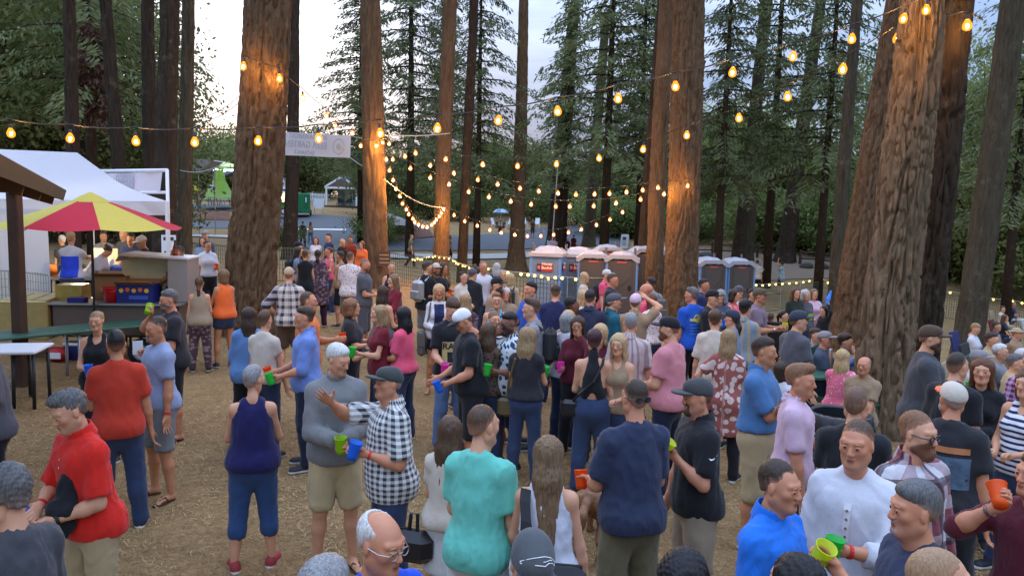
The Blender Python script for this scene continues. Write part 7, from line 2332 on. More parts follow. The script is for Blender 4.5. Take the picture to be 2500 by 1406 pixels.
pr(416,706,1.80,-78,"heavy man in black T-shirt and long black shorts, sunglasses pushed up, sipping",'the heavy man in black',hair=('short','saltpep'),head=(0,6),top=tee('soft_black',loose=.025),bottom=bot('black','long'),shoes=('flip','black'),arms=('front','drink'),cups=('lime',),g=.75,skin='ruddy',glasses='top',beard=('short','saltpep'))
pr(236,756,1.66,-12,"woman in black tank top with blond hair tied back, facing the camera",'the woman in the black tank top',sex='f',hair=('bun','dkblond'),head=(-8,4),top=tank('black'),bottom=BP,arms=('front','cupmid'),cups=('blue',))
pr(616,892,1.63,176,"grey-haired woman in navy sleeveless top, rolled jeans and red shoes, back turned",None,sex='f',g=.55,hair=('short','grey'),head=(-30,0),top=tank('navy',hem=.88),bottom=bot('capjeans','capri'),shoes=('shoe','red','white'),arms=('cup','cup'),lod=0,glasses='thin')
pr(826,832,1.86,8,"tall white-haired man in grey quarter-zip and tan shorts, bending to listen",'the white-haired man in grey',hair=('short','white'),head=(38,14),top=ls('fleece',collar=1,kind='coat',loose=.024,hem=.84),bottom=bot('sand','shorts'),shoes=('flip','brown'),arms=('clasp','cupmid'),cups=('lime',),lean=7,g=.1,lod=0,watch=[(1,M_BLACK)])
pr(955,892,1.76,-72,"man in black and white checked shirt and grey cap, arm on the taller man's shoulder",'the man in the checked shirt',hair=('crew','grey'),head=(10,-4),top=shirt('gingham',sleeve=.9,hem=.80,loose=.024),bottom=bot('jeans'),arms=(((.15,-.24,1.19),(.4,.5,-.8),'grip',(0,-.1,1)),'shoulder'),cups=('blue',),g=.55,hat=('cap',C((.05,.055,.05))),glasses=None,wrist=[(1,RED_BAND)],lod=0,skin='ruddy')
pr(922,1243,1.74,35,"balding old man in royal blue T-shirt and glasses at the bottom edge",None,hair=('bald','white'),head=(12,10),top=tee('royal'),bottom=J,glasses='thin',g=.3,skin='ruddy',lod=0)
pr(788,1374,1.74,150,"top of a grey-haired head at the bottom edge left of the balding man",None,hair=('thick','grey'),top=tee('slate'),bottom=J)
pr(1176,987,1.78,152,"man in plain mint T-shirt and pale grey shorts, back turned",None,hair=('crew','brown'),head=(-24,4),top=tee('teal',loose=.02,hem=.84),bottom=bot('lightgrey','long'),arms=('front','down'),lod=0)
pr(1098,1020,1.66,158,"woman with long brown hair, black handbag at her side, left of the mint T-shirt",'the woman beside the mint T-shirt',sex='f',hair=('long','brown'),top=wtop('cream',sleeve=.6,hem=.9),bottom=bot('lightgrey','skirt'),arms=('front','front'),D=5.0)
pr(1340,1062,1.67,176,"woman in white sleeveless top with very long fair brown hair, black bag across her back",'the woman in white with the sling bag',sex='f',hair=('xlong','ltbrown'),head=(6,4),top=tank('white',hem=.93),bottom=bot('ltjeans'),arms=('cup','down'),lod=0)
pr(1300,1288,1.76,10,"person in grey cap with a bird-head emblem at the bottom edge",'the person in the emblem cap',hair=('crew','dkbrown'),head=(0,30),top=tee('dkgrey'),bottom=J,hat=('cap',C((.075,.078,.08))),lod=0)
pr(1555,922,1.86,-152,"big man in dark navy T-shirt and olive cargo shorts, back to the camera",'the big man in navy',hair=('crew','dkbrown'),head=(0,6),top=tee('navytee',loose=.018,sleeve=.8),bottom=bot('olive','long'),arms=('cuplow','front'),cups=('orange',),g=.25,glasses='back',skin='ruddy',wrist=[(1,RED_BAND)],lod=0)
pr(1712,922,1.79,-66,"man in black polo and charcoal cap, yellow cup in his hand, smiling left",'the man in the black polo',hair=('short','dkbrown'),head=(0,6),top=shirt('black',sleeve=.8),bottom=bot('stone','shorts'),arms=(((.10,-.21,1.27),(.5,.5,-.8),'grip',(0,0,1)),'down'),cups=('yellow',),g=.2,hat=('cap',C((.055,.053,.052))),skin='ruddy',lod=0,beard=('goatee','dkbrown'))
pr(1675,1338,1.66,-20,"glossy black-haired woman at the bottom edge, only hair and forehead showing",None,sex='f',hair=('long','black'),head=(0,25),top=wtop('black'),bottom=J,lod=0)
pr(1898,1118,1.76,62,"man with receding brown hair in bright blue collared shirt, in profile",None,hair=('recede','dkbrown'),head=(4,6),top=lshirt('brightblue',loose=.022),bottom=bot('stone','shorts'),arms=('down','down'),g=.2,skin='ruddy',lod=0)
pr(2098,1022,1.84,-10,"man in white henley with short brown hair holding a green cup at his chest",'the man in the white henley',hair=('crew','brown'),head=(-6,4),top=ls('white',sleeve=1.55,loose=.024,hem=.82),bottom=J,arms=(((.02,-.30,1.19),(.8,.2,-.7),'grip',(0,-.1,1)),'down'),cups=('green',),g=.22,skin='ruddy',wrist=[(1,RED_BAND)],lod=0)
pr(2238,1002,1.80,44,"bearded man in red and white plaid shirt and black glasses",None,hair=('crew','ginger'),head=(18,4),top=lshirt('redplaid',loose=.022),bottom=BP,arms=('down','front'),g=.5,beard=('full','red'),glasses='thick',lod=0)
pr(2250,1173,1.78,-64,"grey-haired man in navy T-shirt with yellow print, in profile, smiling left",'the man in the yellow-print T-shirt',hair=('short','saltpep'),head=(0,4),top=tee('navytee'),bottom=J,arms=(((.03,-.34,1.36),(.8,0,-.7),'grip',(0,0,1)),'down'),cups=('yellow',),g=.25,skin='ruddy',beard=('stubble','grey'),lod=0)
pr(2285,1332,1.78,120,"fair short-cropped head close to the camera at the bottom edge",None,hair=('buzz','dkblond'),top=tee('dkgrey'),bottom=J,lod=0)
pr(1958,1352,1.68,-120,"smooth black-haired head at the bottom edge between blue shirt and white henley",None,sex='f',hair=('bob','black'),top=wtop('black'),bottom=J,lod=0)
pr(2545,1096,1.76,-40,"man in dark red shirt drinking from an orange cup at the right edge",'the man at the right edge',hair=('short','brown'),top=ls('wine',sleeve=1.0),bottom=J,arms=('down','drink'),cups=('orange',),skin='ruddy',wrist=[(-1,RED_BAND)],watch=[(-1,M_STEEL)],lod=0,g=.3)
pr(2515,900,1.70,-30,"woman in navy and white striped tank top at the right edge",None,sex='f',hair=('bob','brown'),top=tank('sailor',hem=.86),bottom=J,arms=('front','front'),g=.4)
pr(2520,850,1.68,20,"person in purple checked shirt at the right edge behind the striped tank top",None,sex='f',hair=('short','grey'),top=shirt('purpleplaid'),bottom=J)
pr(2330,932,1.78,168,"man in dark T-shirt with a picture on the back, orange-brimmed cap turned left",'the man in the picture T-shirt',hair=('crew','grey'),head=(32,0),top=tee('soft_black',loose=.026),bottom=BP,arms=('front','down'),g=.7,hat=('cap',C('cream'),C('orangecap')),beard=('full','grey'),skin='ruddy')
pr(2402,872,1.68,-4,"woman with long red hair in black top, hands clasped",None,sex='f',hair=('long','red'),top=ls('black',hem=.9),bottom=J,arms=('clasp','clasp'),g=.4)
pr(2337,858,1.77,150,"man with dark cropped hair in black shirt, seen from behind beside the red-haired woman",None,hair=('crew','dkbrown'),top=tee('black'),bottom=BP,g=.3)
pr(2268,792,1.86,96,"bulky man in dark grey sweatshirt and tan cap against the biggest trunk",'the bulky man in grey',hair=('crew','dkbrown'),head=(0,6),top=ls('dkgrey',loose=.03),bottom=BP,arms=('cup','cup'),cups=('green',),g=.7,hat=('cap',C('brown'),C('brown')),beard=('full','dkbrown'))
pr(2092,942,1.78,168,"man in black T-shirt with shaved dark hair, back to the camera beside the bin",None,hair=('buzz','dkbrown'),top=tee('black'),bottom=J,arms=('front','front'),g=.2)
pr(1950,887,1.78,86,"ginger-haired man in pale pink button shirt, in profile",'the ginger man in pale pink',hair=('quiff','ginger'),head=(-6,4),top=shirt('pinkshirt',sleeve=.85),bottom=J,arms=('cup','down'),cups=('green',),skin='ruddy')
pr(1862,821,1.84,74,"man in blue polo, belted khaki cargo shorts and dark trainers, arms folded",None,hair=('short','dkbrown'),head=(6,2),top=shirt('denimshirt',hem=.99,sleeve=.85),bottom=bot('khaki','long',belt=plain("belt",(.05,.025,.015),.5)),shoes=('shoe','navy','white'),arms=('cross','cross'),g=.25,skin='tan')
pr(1947,757,1.78,128,"man in charcoal T-shirt and navy cap, turned away to the right",None,hair=('short','dkbrown'),head=(-18,0),top=tee('charcoal',loose=.022),bottom=J,g=.4,hat=('cap',C((.035,.042,.06))))
pr(1640,771,1.84,-112,"red-bearded man in dusty pink T-shirt and black cap, in profile",None,hair=('crew','dkbrown'),head=(14,4),top=tee('pinktee',loose=.024),bottom=DJ,arms=('front','down'),g=.5,hat=('cap',C('black')),beard=('full','red'))
pr(1452,807,1.68,176,"woman in black cross-back top and jeans with dark hair pinned up",'the woman in the cross-back top',sex='f',hair=('thick','purple'),top=dict(m=C('black'),sleeve=0,hem=1.0,kind='halter'),bottom=bot('jeans'),arms=('front','down'),g=.6)
pr(1512,812,1.66,-18,"blond woman glancing left behind the woman in the cross-back top",None,sex='f',hair=('mid','blond'),head=(0,4),top=tank('tan'),bottom=J,arms=('front','down'))
pr(1540,761,1.79,168,"grey-haired man in pale striped shirt, back turned",None,hair=('recede','grey'),head=(20,0),top=shirt('stripeshirt',loose=.03),bottom=bot('stone','shorts'),g=.4)
pr(1288,797,1.66,168,"woman in black T-shirt and jeans with long streaked blond hair, small bag on a strap",'the streaked blond woman',sex='f',hair=('xlong','dkblond'),head=(-8,0),top=wtop('soft_black',hem=.95),bottom=J,shoes=('flip','brown'),arms=('down','cup'),cups=('green',))
pr(1302,727,1.83,-92,"young man in grey T-shirt with a black backpack, profile left",'the young man with the backpack',hair=('quiff','brown'),top=tee('grey',loose=.02),bottom=bot('stone','shorts'),arms=('front','front'))
pr(1412,771,1.66,-8,"dark-haired woman in maroon top, hand to her mouth, pink cup in the other",'the woman in maroon',sex='f',hair=('long','dkbrown'),top=ls('wine',hem=.92),bottom=BP,arms=('face','cup'),cups=('pink',),skin='olive')
pr(1246,761,1.76,-52,"bearded man in white leaf-print shirt and sunglasses, hand at his chin",'the man in the leaf-print shirt',hair=('short','black'),head=(0,8),top=shirt('aloha'),bottom=bot('dkjeans','shorts'),arms=('cup','face'),cups=('green',),skin='brown',beard=('full','black'),glasses='thick',g=.2)
pr(1132,751,1.82,-74,"man in black T-shirt, black shorts and white-backed cap, looking down at a cup",'the man in the white-backed cap',hair=('buzz','brown'),head=(0,30),top=tee('black',loose=.022),bottom=bot('black','long'),arms=('cuplow','cuplow'),cups=('blue',None),g=.4,skin='ruddy',hat=('cap',C('mesh_white'),C('black')),lean=6)
pr(1103,727,1.82,14,"young man in black T-shirt with a tan chest print, jeans and maroon shoes",'the man in the printed black T-shirt',hair=('thick','brown'),head=(20,30),top=tee('black'),bottom=bot('ltjeans'),shoes=('shoe','maroon','maroon'),arms=('reachlow','cuplow'),cups=(None,'pink'))
pr(1072,692,1.70,4,"blond woman in white cardigan, navy top and denim shorts",'the woman in the white cardigan',sex='f',hair=('long','blond'),head=(0,4),top=ls('white',hem=.88,kind='coat'),bottom=bot('dkjeans','hot'),shoes=('flip','tan'),arms=('front','front'),lod=1,skin='tan')
pr(986,747,1.67,-118,"woman in bright pink T-shirt with long black hair",None,sex='f',hair=('xlong','black'),top=wtop('hotpink',sleeve=.8),bottom=J,arms=('front','down'),skin='tan',g=.25)
pr(930,742,1.68,-78,"blond woman in maroon top holding a green cup",'the blond woman in maroon',sex='f',hair=('mid','dkblond'),top=wtop('maroon',hem=.84,loose=.025),bottom=DJ,arms=('cup','front'),cups=('green',),g=.3)
pr(856,727,1.67,82,"woman with curly reddish hair and glasses in a black T-shirt",'the curly-haired woman in black',sex='f',hair=('curly','ginger'),top=wtop('soft_black',sleeve=.8,loose=.02),bottom=BP,arms=('cup','cup'),cups=('blue',),g=.5,glasses='thin')
pr(747,747,1.78,-84,"man in light blue button shirt, an orange and a green cup in his hands",'the man in light blue',hair=('short','dkbrown'),top=lshirt('lightblue',sleeve=1.2),bottom=DJ,arms=('cuplow','cuplow'),cups=('green','orange'),g=.3,skin='ruddy')
pr(750,711,1.80,78,"man in orange T-shirt with thinning hair, holding an orange cup",'the man in the orange T-shirt',hair=('recede','brown'),top=tee('orangetee'),bottom=KS,arms=('cup','down'),cups=('orange',),skin='ruddy',g=.3)
pr(705,652,1.80,176,"man in navy and white plaid shirt, brown shorts and tan cap, back turned",None,hair=('crew','brown'),top=shirt('navyplaid',sleeve=1.3,loose=.03),bottom=bot('brown','shorts'),arms=('hip','hip'),g=.35,hat=('cap',C('tancap'),None,0))
pr(607,747,1.66,178,"woman in loose blue tunic and black trousers with dark brown hair, back turned",None,sex='f',hair=('mid','dkbrown'),top=wtop('tunic',sleeve=1.0,hem=.82,loose=.035),bottom=BP,arms=('front','down'),g=.4)
pr(645,757,1.68,150,"brown-haired person in beige almost hidden behind the woman in the blue tunic",None,sex='f',hair=('short','brown'),top=wtop('cream'),bottom=J)
pr(546,657,1.64,-152,"woman in orange tank top and denim shorts with short streaked hair",'the woman in the orange tank top',sex='f',hair=('bob','ltbrown'),top=tank('orange',hem=.88),bottom=bot('jeans','hot',wide=.03),arms=('cup','down'),cups=('lime',),skin='tan',g=.35,D=12.8)
pr(486,677,1.66,172,"woman in taupe sleeveless top with a long brown ponytail",None,sex='f',hair=('lowpony','brown'),top=tank('stone',hem=.86),bottom=bot('darkfloral'),arms=('down','front'),g=.35,D=12.4)
pr(436,601,1.8,-86,"tall man in grey T-shirt at the tent's right leg, looking left",None,hair=('crew','dkbrown'),top=tee('charcoal',loose=.022),bottom=J,arms=('down','reachlow'),g=.35,D=13.2,skin='tan')
pr(506,587,1.68,6,"woman in white T-shirt with a strap across it, orange cup in hand",'the woman in the white T-shirt',sex='f',hair=('bun','dkbrown'),head=(30,0),top=wtop('white',sleeve=.8),bottom=BP,arms=('cup','down'),cups=('orange',),D=17,skin='tan',g=.3)
pr(495,577,1.66,-6,"long-haired woman behind the woman in the white T-shirt",None,sex='f',hair=('long','brown'),top=wtop('greyblue'),bottom=J,D=18.5)
pr(501,563,1.8,-20,"man in grey with a pale cap behind the long-haired woman",None,hair=('crew','grey'),top=tee('slate'),bottom=J,hat=('cap',C('grey')),D=19.3)
pr(15,860,1.75,-100,"person in dark grey top and black shorts cut by the left edge",None,top=tee('charcoal'),bottom=bot('black','shorts'),D=6.6) if False else pr(-32,812,1.74,-90,"person in dark grey top and black shorts cut by the left edge",None,top=tee('charcoal',loose=.03),bottom=bot('black','long'),g=.4)
# ---- stall workers and customers
pr(172,567,1.66,160,"stall worker with short blond hair and a blue apron tied at the back",'the stall worker in blue',sex='f',hair=('thick','blond'),top=wtop('white',sleeve=.6),bottom=bot('slate','capri'),arms=('reach','reach'),D=14.9,lod=1,g=.3)
pr(152,575,1.6,-150,"pale-haired person beyond the worker with the blue apron",None,sex='f',hair=('short','white'),top=wtop('dkgrey'),bottom=BP,D=16.9)
pr(262,583,1.5,60,"worker in white with flowers in her dark hair, bending over the counter",None,sex='f',hair=('bun','dkbrown'),head=(0,15),top=wtop('white',sleeve=.8),bottom=BP,arms=('reachlow','reachlow'),lean=36,D=15.6)
pr(252,566,1.75,10,"fair young man in grey waiting at the tent's counter",None,hair=('short','brown'),top=tee('grey'),bottom=J,D=17.6)
pr(304,558,1.8,-50,"tall youth in grey behind the boy in the navy T-shirt",None,hair=('short','ltbrown'),top=tee('charcoal'),bottom=J,D=17.4)
pr(318,570,1.72,-20,"dark-haired youth in navy T-shirt leaning on the tent's counter",None,hair=('short','black'),top=tee('navyplain'),bottom=J,arms=('reachlow','reachlow'),D=16.6,skin='tan',lean=6)
pr(348,576,1.74,-60,"man in black printed T-shirt and cream cap paying at the tent's counter",None,hair=('short','dkbrown'),head=(0,20),top=tee('black'),bottom=BP,arms=('phone','phone'),hat=('cap',C('cream')),D=15.6,skin='tan')
# ---- back left, by the fence
pr(727,590,1.72,120,"person in a dark cap at the fence, left end of the back group",None,hair=('short','black'),top=tee('black'),bottom=BP,hat=('cap',C('black')),far=12)
pr(727,601,1.68,80,"dark-haired woman in lilac with a black backpack near the fence",'the woman in lilac',sex='f',hair=('long','dkbrown'),top=wtop('greyblue'),bottom=J,arms=('front','front'))
pr(745,609,1.70,172,"woman with short brown hair in a black sleeveless dress, back turned",None,sex='f',hair=('short','brown'),top=tank('black',hem=.5,kind='dress',flare=.05),bottom=None)
pr(776,608,1.72,176,"woman in long dark patterned robe with a dark ponytail, back turned",None,sex='f',hair=('lowpony','dkbrown'),top=ls('darkfloral',hem=.5,loose=.05,flare=.04),bottom=bot('plum'),arms=('front','front'),g=.2)
pr(803,602,1.66,-60,"sunburnt woman in a pink tank top with a pink cup",'the woman in the pink tank top',sex='f',hair=('bun','brown'),top=tank('hotpink'),bottom=J,arms=('cup','front'),cups=('pink',),skin='ruddy')
pr(832,613,1.70,-130,"brown-haired person between the pink tank top and the red-print shirt",None,hair=('short','dkbrown'),top=tank('tan'),bottom=bot('black','skirt'),skin='tan',sex='f')
pr(855,614,1.80,168,"man in white shirt with small red print and brown shorts, back turned",None,hair=('crew','brown'),top=shirt('redfloral',loose=.026),bottom=bot('olive','shorts'),arms=('front','front'),g=.3)
pr(889,630,1.82,72,"bald man with a reddish beard in grey T-shirt, hands together",None,hair=('buzz','brown'),head=(0,18),top=tee('charcoal',loose=.02),bottom=bot('charcoal','long'),arms=('clasp','clasp'),beard=('short','red'),skin='ruddy',lod=1)
GB = 'people beyond the mesh fence'
pr(771,578,1.66,-4,"woman in white T-shirt with long brown hair beyond the fence",None,sex='f',hair=('long','brown'),top=wtop('white'),bottom=J,far=24,group=GB)
pr(803,570,1.80,-60,"man in navy T-shirt beyond the fence, looking left",None,hair=('short','black'),top=tee('navyplain'),bottom=J,far=24,group=GB)
pr(836,583,1.62,40,"blond woman in black crouching by the dogs beyond the fence",None,sex='f',hair=('mid','blond'),top=ls('black'),bottom=BP,far=24,group=GB)
pr(855,576,1.72,10,"person beyond the fence, shirt coloured as if lit orange",None,hair=('short','brown'),top=ls('rust'),bottom=J,far=24,skin='tan',group=GB)  # orange lamplight on this figure put into the shirt colour
pr(884,588,1.66,-30,"hooded person coloured as if lit orange, at the string-light trunk beyond the fence",None,hair=('bob','red'),sex='f',top=ls('orange'),bottom=BP,far=24,group=GB)  # lamplight on this figure put into the clothes as orange
pr(739,540,1.80,175,"person in a black jacket standing on the far road",None,hair=('short','black'),top=ls('black',loose=.03),bottom=BP,far=40,arms=('front','front'),group=GB)
pr(758,541,1.68,165,"woman in jeans, hand on hip, beside the black jacket on the far road",None,sex='f',hair=('mid','red'),top=tank('tan'),bottom=bot('ltjeans'),far=40,arms=('hip','front'),group=GB)
pr(1004,572,1.74,85,"person in a tan top and dark trousers walking on the sidewalk",None,hair=('crew','brown'),top=tee('olive'),bottom=bot('plum'),far=35,pose='walk',group=GB)
pr(1098,575,1.72,100,"person half hidden behind the loop trunk on the sidewalk",None,hair=('short','dkbrown'),top=tank('stone'),bottom=bot('black','shorts'),far=35,pose='walk',skin='brown',group=GB)
pr(1301,535,1.72,20,"person in brown standing among the white lawn chairs",None,hair=('short','brown'),top=tee('brown'),bottom=bot('brown','shorts'),far=40,skin='tan',group=GB)
for px,py,lb,tp,sx,hr in [(1342,577,"woman in white walking past beyond the toilets",'white','f',('long','brown')),(1354,580,"person in pale pink beside the woman in white beyond the toilets",'pinkshirt','m',('short','ltbrown')),(1386,580,"white-haired person in plum beyond the second grey toilet",'plum','f',('short','ltgrey')),(1401,573,"dark-haired man in maroon beyond the second grey toilet",'wine','m',('short','black'))]:
 pr(px,py,1.7,160,lb,None,sex=sx,hair=hr,top=tee(tp),bottom=BP,far=33,group=GB)
pr(1213,533,1.7,60,"person seated left of the table under the blue parasol",None,hair=('short','dkbrown'),top=tee('dkgrey'),bottom=BP,far=40,pose='sit',group=GB)
pr(1231,534,1.7,-60,"person seated right of the table under the blue parasol",None,hair=('short','brown'),top=tee('charcoal'),bottom=BP,far=40,pose='sit',group=GB)
for px,dd,lb in [(468,76,"dark figure on the far tarmac beside the greyish trunk"),(486,74,"dark figure by the picnic tables on the far tarmac")]:
 c = at(px,505,dd);pr(px,479,1.7,100,lb,None,hair=('short','black'),top=tee('soft_black'),bottom=BP,D=dd,group=GB)
# ---- back middle
pr(956,638,1.68,4,"woman in a black sleeveless top and scarf beside the string-light trunk",None,sex='f',hair=('bun','ltbrown'),top=tank('black'),bottom=BP,arms=('front','front'),g=.3)
pr(962,669,1.66,-60,"woman in glasses and a burgundy plaid wrap",'the woman in the burgundy wrap',sex='f',hair=('mid','ltbrown'),top=ls('maroon',loose=.04,hem=.8),bottom=BP,arms=('cup','front'),cups=('rose',),glasses='thin',lod=1,g=.3)
pr(935,696,1.66,140,"dark-haired woman with bare shoulders in front of the burgundy wrap",None,sex='f',hair=('long','dkbrown'),top=tank('charcoal'),bottom=J,arms=('front','front'),g=.3,lod=2)
pr(1042,638,1.80,132,"man in black shirt and grey shorts with a silver bag on his back",'the man with the silver bag',hair=('short','dkbrown'),head=(-20,0),top=tee('black',loose=.026),bottom=bot('greyshorts','shorts'),arms=('cup','front'),cups=('orange',),g=.3)
pr(1064,641,1.78,20,"man in a cream cap and black jersey with an orange cup",'the man in the black jersey',hair=('short','black'),top=tee('black'),bottom=BP,arms=('cup','cup'),cups=('orange',),hat=('cap',C('cream')),skin='tan',beard=('short','dkbrown'))
pr(1080,640,1.70,60,"dark-haired woman with a pale cup beside the black jersey",'the woman beside the black jersey',sex='f',hair=('mid','dkbrown'),top=tank('black'),bottom=J,arms=('cup','front'),cups=('yellow',),skin='tan')
pr(1155,653,1.72,150,"very broad man in black bending forward, dark knitted hat",None,hair=('crew','black'),top=ls('black',loose=.04),bottom=BP,arms=('front','front'),g=1.0,hat=('beanie',C('charcoal')),lean=12)
pr(1131,661,1.66,30,"woman in a cream cardigan left of the broad man in black",None,sex='f',hair=('bun','black'),top=ls('cream'),bottom=J,arms=('front','front'))
pr(1158,645,1.68,-30,"dark-haired woman at the fence behind the broad man",None,sex='f',hair=('mid','dkbrown'),top=wtop('dkgrey'),bottom=J)
pr(1179,637,1.80,30,"sunburnt man in white at the fence",None,hair=('buzz','brown'),top=tee('white'),bottom=J,skin='ruddy')
pr(1172,650,1.66,60,"brown-haired woman in grey behind the broad man's shoulder",'the woman behind the broad man',sex='f',hair=('bob','brown'),top=wtop('charcoal'),bottom=J,arms=('cup','cup'),cups=('blue',))
pr(1213,641,1.68,172,"woman with long silver hair in navy, back turned",None,sex='f',hair=('xlong','ltgrey'),top=ls('navyplain'),bottom=J)
pr(1229,657,1.66,0,"fair woman with a headband facing the camera before the globe lights",None,sex='f',hair=('bun','ltbrown'),top=wtop('tan'),bottom=J,hat=('band',C('cream')))
pr(1246,666,1.66,165,"blond woman in a tan jacket with a dark backpack",'the woman in the tan jacket',sex='f',hair=('bob','blond'),top=ls('tancap',loose=.03),bottom=BP)
pr(1211,676,1.80,66,"bearded man in tan T-shirt and black cap",None,hair=('short','black'),top=tee('tan',loose=.025),bottom=bot('olive'),hat=('cap',C('black')),beard=('full','dkbrown'),g=.5)
pr(1236,700,1.64,-4,"woman in a pale grey knitted hat looking at the camera",None,sex='f',hair=('long','ltbrown'),top=ls('stone'),bottom=J,hat=('beanie',C('lightgrey')))
pr(1212,713,1.68,6,"woman in glasses and a pale blue flowered sleeveless top",None,sex='f',hair=('short','ginger'),top=tank('skyblue',hem=.86),bottom=J,glasses='thin',g=.5,lod=1)
pr(1206,757,1.64,24,"smiling woman with grey-blond pinned hair",None,sex='f',hair=('bun','ltbrown'),top=wtop('black'),bottom=J,lod=1)
pr(1192,787,1.64,165,"woman with long brown hair in a leopard-print top",None,sex='f',hair=('xlong','brown'),top=wtop('leopard'),bottom=J,lod=1)
pr(1137,716,1.66,-160,"woman with long ash-blond hair behind the printed black T-shirt",None,sex='f',hair=('long','dkblond'),top=wtop('darkfloral'),bottom=J)
pr(1298,688,1.80,-50,"man in royal blue T-shirt with sunglasses on his head and a pink cup",'the man in royal blue',hair=('short','black'),head=(0,-4),top=tee('bluetee',loose=.024),bottom=J,arms=('down','cup'),cups=('pink',),glasses='top',skin='ruddy',g=.3,lod=1)
pr(1357,693,1.80,172,"man in dark blue T-shirt with cropped brown hair, back turned",None,hair=('crew','dkbrown'),top=tee('navyplain',loose=.026),bottom=J,g=.5,lod=1)
pr(1395,726,1.68,110,"person with short curly black hair behind the woman in maroon",None,hair=('messy','black'),top=tee('brown'),bottom=J,skin='brown')
pr(1424,706,1.66,80,"strawberry blond woman before the door-facing toilets",None,sex='f',hair=('mid','blond'),top=wtop('cream'),bottom=J)
pr(1426,663,1.68,80,"blond woman in cream walking right past the toilet doors",None,sex='f',hair=('mid','blond'),top=ls('cream',hem=.84),bottom=J)
pr(1494,667,1.80,76,"man in black T-shirt with short brown hair before the toilet doors",None,hair=('short','brown'),top=tee('soft_black',loose=.024),bottom=J,skin='ruddy')
pr(1480,658,1.72,60,"person in a white cap and pink shirt carrying a dark backpack",'the person with the dark backpack',hair=('short','black'),top=tee('hotpink'),bottom=BP,hat=('cap',C('lightgrey')))
pr(1441,706,1.80,170,"man in dark blue checked shirt with black hair, back turned",None,hair=('short','black'),top=lshirt('navycheck',loose=.03),bottom=J,g=.5,lod=1)
pr(1497,714,1.76,108,"old man in teal shirt and black cap, turned away to the right",'the old man in teal',hair=('crew','white'),top=lshirt('tealshirt',loose=.026),bottom=BP,arms=('cup','front'),cups=('pink',),hat=('cap',C('charcoal')),g=.3,lod=1)
pr(1385,761,1.66,150,"grey-haired woman in white behind the backpack",None,sex='f',hair=('bob','grey'),top=wtop('white'),bottom=J,g=.3,lod=1)
pr(1388,757,1.62,160,"woman with straw-blond hair beside the woman in maroon",None,sex='f',hair=('mid','blond'),top=wtop('stone'),bottom=J,D=9.8)
pr(1467,792,1.64,-20,"blond-streaked hair showing above the dark pinned hair",None,sex='f',hair=('bob','blond'),top=wtop('wine'),bottom=J,D=8.6)
pr(1581,690,1.80,-100,"bald man in a rose T-shirt in front of the orange-lit trunk",None,hair=('none','brown'),top=tee('hotpink'),bottom=J,skin='ruddy',g=.4,beard=('stubble','brown'))
pr(1592,676,1.80,-140,"dark-haired man in grey with a grey backpack behind the bald man",'the man with the grey backpack',hair=('short','black'),top=tee('grey'),bottom=J,skin='olive')
pr(1552,716,1.78,168,"man in tan shirt, hand on the brim of a pale cap",None,hair=('short','dkbrown'),top=shirt('tan',loose=.024),bottom=J,arms=('front','brim'),hat=('cap',C('pinkcap'),C('dkbrown'),0),lod=1)
pr(1592,716,1.66,-140,"woman with auburn hair in a flowered top beyond the raised arm",None,sex='f',hair=('bob','red'),top=wtop('redfloral'),bottom=J)
pr(1692,700,1.82,-140,"man in bright blue T-shirt with a yellow back print, sunglasses on his head",'the man in the bright blue T-shirt',hair=('short','saltpep'),head=(26,0),top=tee('bluetee',loose=.022),bottom=bot('black','long'),g=.3,glasses='top',skin='ruddy',lod=1)
pr(1717,680,1.78,80,"man in dusky blue sweater before the right pair of toilets",None,hair=('short','black'),top=ls('navyplain'),bottom=J,skin='tan')
pr(1737,706,1.80,70,"man in black jacket and cap beside the bright blue T-shirt",None,hair=('short','black'),top=ls('black',loose=.02),bottom=BP,hat=('cap',C('black')),arms=('front','front'),g=.3)
pr(1760,707,1.66,-10,"grey-haired woman in glasses and navy with a pale blue cup",'the grey-haired woman in navy',sex='f',hair=('curly','grey'),top=ls('slate'),bottom=J,arms=('cup','cup'),cups=('blue',),glasses='thin',g=.5)
pr(1792,704,1.66,60,"woman with dark curly hair in a pink strap top",None,sex='f',hair=('curly','dkbrown'),top=tank('hotpink'),bottom=J,g=.3)
pr(1803,696,1.70,40,"person in a grey cap and pale shirt before the rightmost toilet",None,hair=('long','dkbrown'),sex='f',top=wtop('lightgrey'),bottom=J,hat=('cap',C('charcoal')))
pr(1747,758,1.70,172,"boy in a white hooded T-shirt with brown hair, back turned",None,hair=('thick','brown'),top=tee('cream',sleeve=.9,loose=.03),bottom=bot('jeans','shorts'),lod=1)
pr(1792,755,1.68,-110,"woman in a navy cap with a long dark ponytail",None,sex='f',hair=('lowpony','dkbrown'),top=wtop('greyblue'),bottom=J,hat=('cap',C((.03,.035,.06))),lod=1)
pr(1780,802,1.66,170,"woman with long wavy blond hair in a rust flowered dress, hand on hip",None,sex='f',hair=('xlong','dkblond'),top=dict(m=C('rustdress'),sleeve=.7,hem=.55,loose=.03,kind='dress',flare=.06),bottom=bot('black'),arms=('hip','down'))
pr(1818,733,1.74,170,"dark-haired man in a patterned striped shirt, back turned",None,hair=('thick','black'),top=shirt('ethnic',loose=.03),bottom=bot('dkjeans'),lod=1)
pr(1853,703,1.80,80,"man in mauve T-shirt and camouflage cap holding a yellow cup",'the man in the camouflage cap',hair=('crew','dkbrown'),top=tee('mauve',loose=.024),bottom=bot('charcoal','long'),arms=('cup','cup'),cups=('yellow',),hat=('cap',C('camo')),skin='tan',g=.25,lod=1,watch=[(-1,M_STEEL)])
pr(1836,706,1.76,60,"man in black hidden behind the camouflage cap",None,hair=('short','black'),top=tee('black'),bottom=BP,D=15.6)
